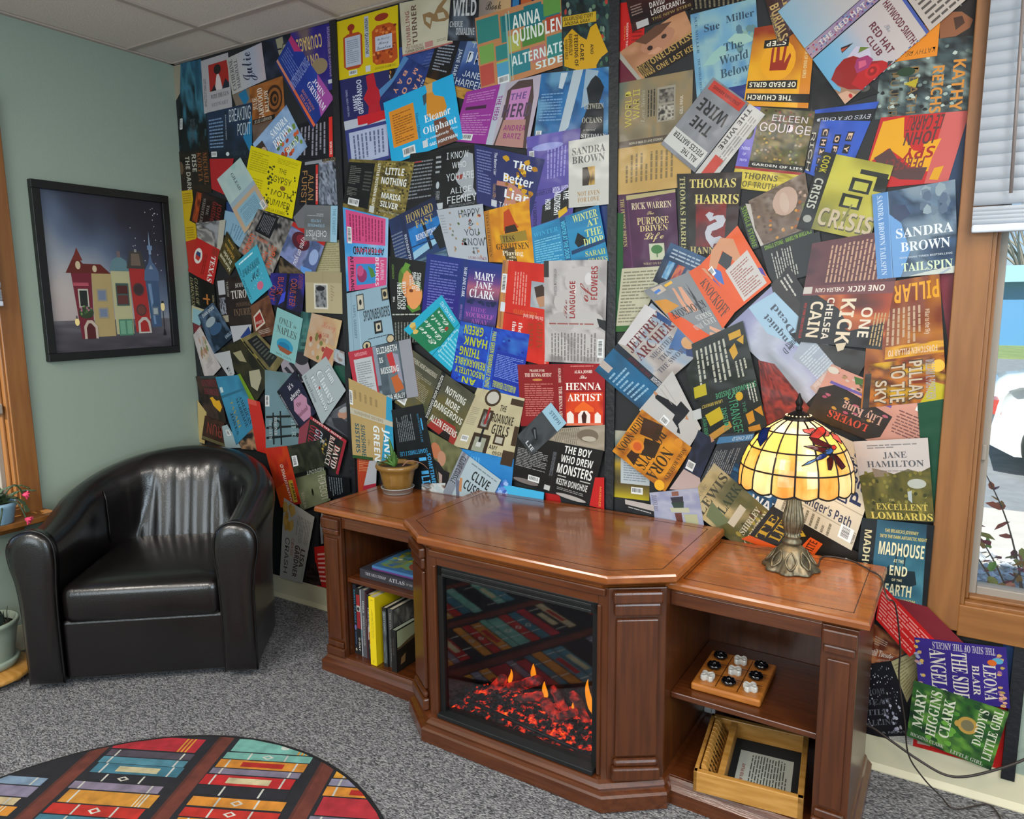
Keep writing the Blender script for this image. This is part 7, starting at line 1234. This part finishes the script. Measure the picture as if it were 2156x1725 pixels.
# ---------------------------------------------------------------- noughts and crosses board with glass pieces
def board():
    zt_ = .318; Q = [at(2, zt_+.022, *q) for q in ((1497, 1368), (1632, 1400), (1605, 1478), (1457, 1438))]
    c0 = sum(Q, Vector())/4; a = math.atan2((Q[1]-Q[0]).y+(Q[2]-Q[3]).y, (Q[1]-Q[0]).x+(Q[2]-Q[3]).x); W = ((Q[1]-Q[0]).length+(Q[2]-Q[3]).length)/2; D = ((Q[0]-Q[3]).length+(Q[1]-Q[2]).length)/2
    r = empty('game_board', (c0.x, c0.y, zt_+.0004), a, 'square wooden noughts and crosses board on the right shelf', 'game board')
    MB().box(-W/2, W/2, -D/2, D/2, 0, .022).build('base', mat('orange_pine', 'b5702c', .4, col2='9c5c20', nscale=5, stretch=(2, 12, 12), coat=.2), r, bevel=.006, seg=3)
    mb = MB()
    for k in (-1, 1):
        mb.box(k*W*.155-.001, k*W*.155+.001, -D*.44, D*.44, .0222, .0226); mb.box(-W*.44, W*.44, k*D*.155-.001, k*D*.155+.001, .0222, .0226)
    mb.build('grid_line', 'groove', r)
    M4 = Matrix.Translation((c0.x, c0.y, 0)) @ Matrix.Rotation(a, 4, 'Z')
    names = [['back left', 'back middle', 'back right'], ['middle left', 'centre', 'middle right'], ['front left', 'front middle', 'front right']]
    lay = ['OXO', 'OXO', 'XOX']; protoO = protoX = None
    for j in range(3):
        for i in range(3):
            p = M4 @ Vector(((i-1)*W*.31, (1-j)*D*.31, 0)); z = zt_+.0228
            if lay[j][i] == 'O':
                mb = MB(); R = []
                for k in range(28):
                    t = 2*PI*k/28; R.append([((.0135+.0075*math.cos(q))*math.cos(t), (.0135+.0075*math.cos(q))*math.sin(t), .0095+.0095*math.sin(q)*(.85+.15*math.cos(7*t))) for q in [2*PI*s/10 for s in range(10)]])
                R.append(R[0]); mb.loft(R, True, False); o = mb.build('glass_nought', 'glassblack'); o.location = (p.x, p.y, z)
                tag(o, 'black glass nought at the %s of the game board' % names[j][i], 'game piece', 'glass pieces on the game board')
            else:
                mb = MB(); P8 = []
                for k in range(8):
                    t = 2*PI*k/8+PI/4; rr = .022 if k % 2 == 0 else .0095
                    if k % 2 == 0:
                        for dt in (-.34, -.12, .12, .34): P8.append((rr*(.93 if abs(dt) > .2 else 1)*math.cos(t+dt), rr*(.93 if abs(dt) > .2 else 1)*math.sin(t+dt)))
                    else: P8.append((rr*math.cos(t), rr*math.sin(t)))
                R = [[(x*f, y*f, zz) for x, y in P8] for f, zz in ((.9, 0), (1, .004), (1, .013), (.9, .017), (.55, .0145))]
                mb.loft(R, smooth=False); o = mb.build('glass_cross', 'glassclear'); o.location = (p.x, p.y, z); o.rotation_euler = (0, 0, a+.2*i)
                tag(o, 'clear glass cross at the %s of the game board' % names[j][i], 'game piece', 'glass pieces on the game board')
board()

# ---------------------------------------------------------------- number-flip box under it
def flipbox():
    z0 = .0718; hh = .062; Q = [at(2, z0+hh, *q) for q in ((1497, 1500), (1700, 1548), (1697, 1683), (1463, 1625))]
    c0 = sum(Q, Vector())/4; a = math.atan2((Q[1]-Q[0]).y+(Q[2]-Q[3]).y, (Q[1]-Q[0]).x+(Q[2]-Q[3]).x); W = ((Q[1]-Q[0]).length+(Q[2]-Q[3]).length)/2; D = ((Q[0]-Q[3]).length+(Q[1]-Q[2]).length)/2
    r = empty('number_box', (c0.x, c0.y, z0), a, 'open pale wooden box of flip numbers on the cabinet floor', 'game box')
    t = .016
    for nm, b_ in (('side_rail', (-W/2, -W/2+t*.7, -D/2, D/2, 0, hh)), ('side_rail', (W/2-t, W/2, -D/2, D/2, 0, hh)), ('end_rail', (-W/2, W/2, -D/2, -D/2+t, 0, hh)), ('end_rail', (-W/2, W/2, D/2-t, D/2, 0, hh)), ('divider', (-W/2+.062, -W/2+.08, -D/2+t, D/2-t, 0, hh-.004)), ('floor_board', (-W/2+.004, W/2-.004, -D/2+.004, D/2-.004, 0, .006))):
        MB().box(*b_).build(nm, 'pine', r, bevel=.002)
    MB().box(-W/2+.08, W/2-t, -D/2+t, D/2-t, .006, .008).build('felt', 'felt', r)
    n = 12; L = D-2*t-.02
    for k in range(n):
        y = -D/2+t+.008+L*(k+.5)/n; hw = L/n*.44
        mb = MB(); V = []
        prof = [(-.018, 0), (.022, 0), (.022, .012), (-.004, .060), (-.008, .063), (-.016, .063)]
        mb.loft([[(-W/2+.033+x, y+s*hw, .008+z) for x, z in prof] for s in (-1, 1)], True, True, smooth=False)
        o = mb.build('number_tile', 'pine', r, bevel=.0012)
        X, F = text_shape('b', str(k+1)); mb = MB(); V = []
        for s, u, par in X: t2 = .2+.55*u; V.append((-W/2+.033+.022-.026*t2+.0008, y-hw*.8+s*hw*1.6*(1 if k > 8 else .75), .008+.012+.048*t2+.0006))
        mb.add(V, F); mb.build('number_print', 'black', o) if V else None
    mb = MB(); x0, x1, y0, y1 = -W/2+.10, W/2-.036, -D/2+t+.003, D/2-.075
    pages(mb, [([(x0, y0), (x0, y1), (x1, y1), (x1, y0)], '#b0b6ae', 'L14 22 96 92 13 4c504c;T20 8 70 14 8c3c34 0 b HOW TO PLAY')], lambda x, y, h: (x, y, .0092+h), np.random.default_rng(2), lift=.00005)
    o = mb.build('instruction_sheet', 'print'); o.location = (c0.x, c0.y, z0); o.rotation_euler = (0, 0, a); tag(o, 'printed white instruction sheet lying in the pale wooden box', 'paper')
flipbox()
p = at(1, -.06, 1495, 1490)
mb = MB(); mb.box(-.022, .022, -.02, .02, 0, .032); mb.box(-.012, .012, -.03, -.02, .006, .026); o = mb.build('power_adapter', 'white', bevel=.003); o.location = (p.x, -.06, .0718); tag(o, 'small white power adapter low at the back of the right cabinet side', 'adapter')

# ---------------------------------------------------------------- plants at the left edge
def cactus():
    r = empty('holiday_cactus', (.085, -.985, .578), 0, 'flowering holiday cactus in a blue pot on the left window sill', 'plant')
    mb = MB(); mb.lathe([(.042, 0), (.046, .004), (.056, .06), (.062, .07), (.064, .085), (.058, .087), (.052, .074), (.001, .072)], 40); mb.build('pot', 'bluepot', r)
    mb = MB(); mb.lathe([(.001, .078), (.03, .08), (.053, .076)], 24); mb.build('soil', 'soil', r)
    rs = random.Random(11); seg = None; lf = []
    mb = MB(); out = [(0, 0), (.35, .28), (.3, .5), (.45, .7), (.32, .95), (0, 1), (-.32, .95), (-.45, .7), (-.3, .5), (-.35, .28)]
    mb.loft([[(x*.022, -.0015, y*.036) for x, y in out], [(x*.026, 0, y*.036) for x, y in out], [(x*.022, .0015, y*.036) for x, y in out]], smooth=False)
    seg = mb.build('leaf_segment', 'leafdark', r); first = True; tips = []
    for b_ in range(26):
        az = rs.uniform(0, 2*PI); p = Vector((rs.uniform(-.02, .02), rs.uniform(-.02, .02), .08)); el = rs.uniform(.5, 1.3)
        for k in range(rs.choice((3, 4, 4, 5))):
            d = Vector((math.cos(az)*math.cos(el), math.sin(az)*math.cos(el), math.sin(el)))
            s = seg if first else dup(seg, r); first = False
            s.location = p; s.rotation_mode = 'QUATERNION'; s.rotation_quaternion = d.to_track_quat('Z', 'Y'); s.scale = (1, 1, 1)
            p = p+d*.033; el -= rs.uniform(.25, .6); az += rs.uniform(-.25, .25)
        tips.append((p, d))
    for p, d in [(Vector((.02, .085, .10)), Vector((.3, .9, -.2))), (Vector((.03, -.05, -.10)), Vector((.4, .2, -.9))), (Vector((.10, .05, .02)), Vector((.6, .5, -.4)))]:
        fl = empty('flower', p); fl.parent = r
        for k in range(10):
            a = 2*PI*k/10; q = d.normalized().to_track_quat('Z', 'Y'); mb = MB(); sp = .012+.008*(k % 2)
            P = [q @ Vector((0, 0, -.006)), q @ Vector((math.cos(a)*.006, math.sin(a)*.006, .008)), q @ Vector((math.cos(a)*sp, math.sin(a)*sp, .020-.006*(k % 2)))]
            mb.tube(spline(P, 4), [.002, .004, .0055, .006, .0055, .005, .004, .0025, .001], 6); mb.build('petal', 'pink', fl)
    mb = MB(); mb.tube(spline([(0, 0, .08), (.03, .05, .15), (.02, .085, .10)], 5), .003, 6); mb.tube(spline([(0, 0, .08), (.07, -.02, .06), (.03, -.05, -.10)], 5), .003, 6); mb.tube(spline([(0, 0, .08), (.08, .03, .09), (.10, .05, .02)], 5), .003, 6); mb.build('stem', 'leafdark', r)
cactus()
def stool():
    c0 = Vector((.165, -1.125, 0))
    r = empty('plant_stand', (c0.x, c0.y, 0), 0, 'low round wooden plant stand at the left edge beside the armchair', 'stand')
    mb = MB(); mb.lathe([(.001, .024), (.15, .024), (.156, .028), (.156, .040), (.150, .045), (.001, .045)], 64); mb.build('top', 'pine', r)
    for k in range(4):
        a = k*PI/2+.6; mb = MB(); mb.lathe([(.012, 0), (.016, .008), (.014, .016), (.018, .024)], 14, .11*math.cos(a), .11*math.sin(a)); mb.build('leg', 'pine', r)
    q = empty('planter', (c0.x-.01, c0.y+.02, .0455), 0, 'grey-green planter with dark leaves on the low wooden stand', 'planter')
    mb = MB(); mb.lathe([(.075, 0), (.085, .004), (.098, .03), (.092, .036), (.085, .034)], 48); mb.build('saucer', 'greypot', q)
    mb = MB(); mb.lathe([(.072, .012), (.078, .02), (.096, .13), (.104, .17), (.108, .172), (.108, .186), (.100, .188), (.092, .16), (.001, .155)], 56); mb.build('pot', 'greypot', q)
    mb = MB(); mb.lathe([(.001, .162), (.05, .165), (.093, .16)], 30); mb.build('soil', 'soil', q)
    rs = random.Random(5); base = None
    for k in range(34):
        if base is None:
            mb = MB(); mb.loft([[(-.001, 0, 0), (0, .001, 0), (.001, 0, 0)], [(-.012, 0, .02), (0, .002, .02), (.012, 0, .02)], [(-.014, .004, .045), (0, .007, .045), (.014, .004, .045)], [(-.001, .014, .07), (0, .015, .07), (.001, .014, .07)]], False, False); base = mb.build('leaf', mat('dark_planter_leaf', '22302c', .4), q); l_ = base
        else: l_ = dup(base, q)
        a = rs.uniform(0, 6.3); rr = rs.uniform(.01, .075); l_.location = (rr*math.cos(a), rr*math.sin(a), .16); l_.rotation_euler = (rs.uniform(.0, .9), 0, a-PI/2); s = rs.uniform(.6, 1.1); l_.scale = (s, s, s)
stool()
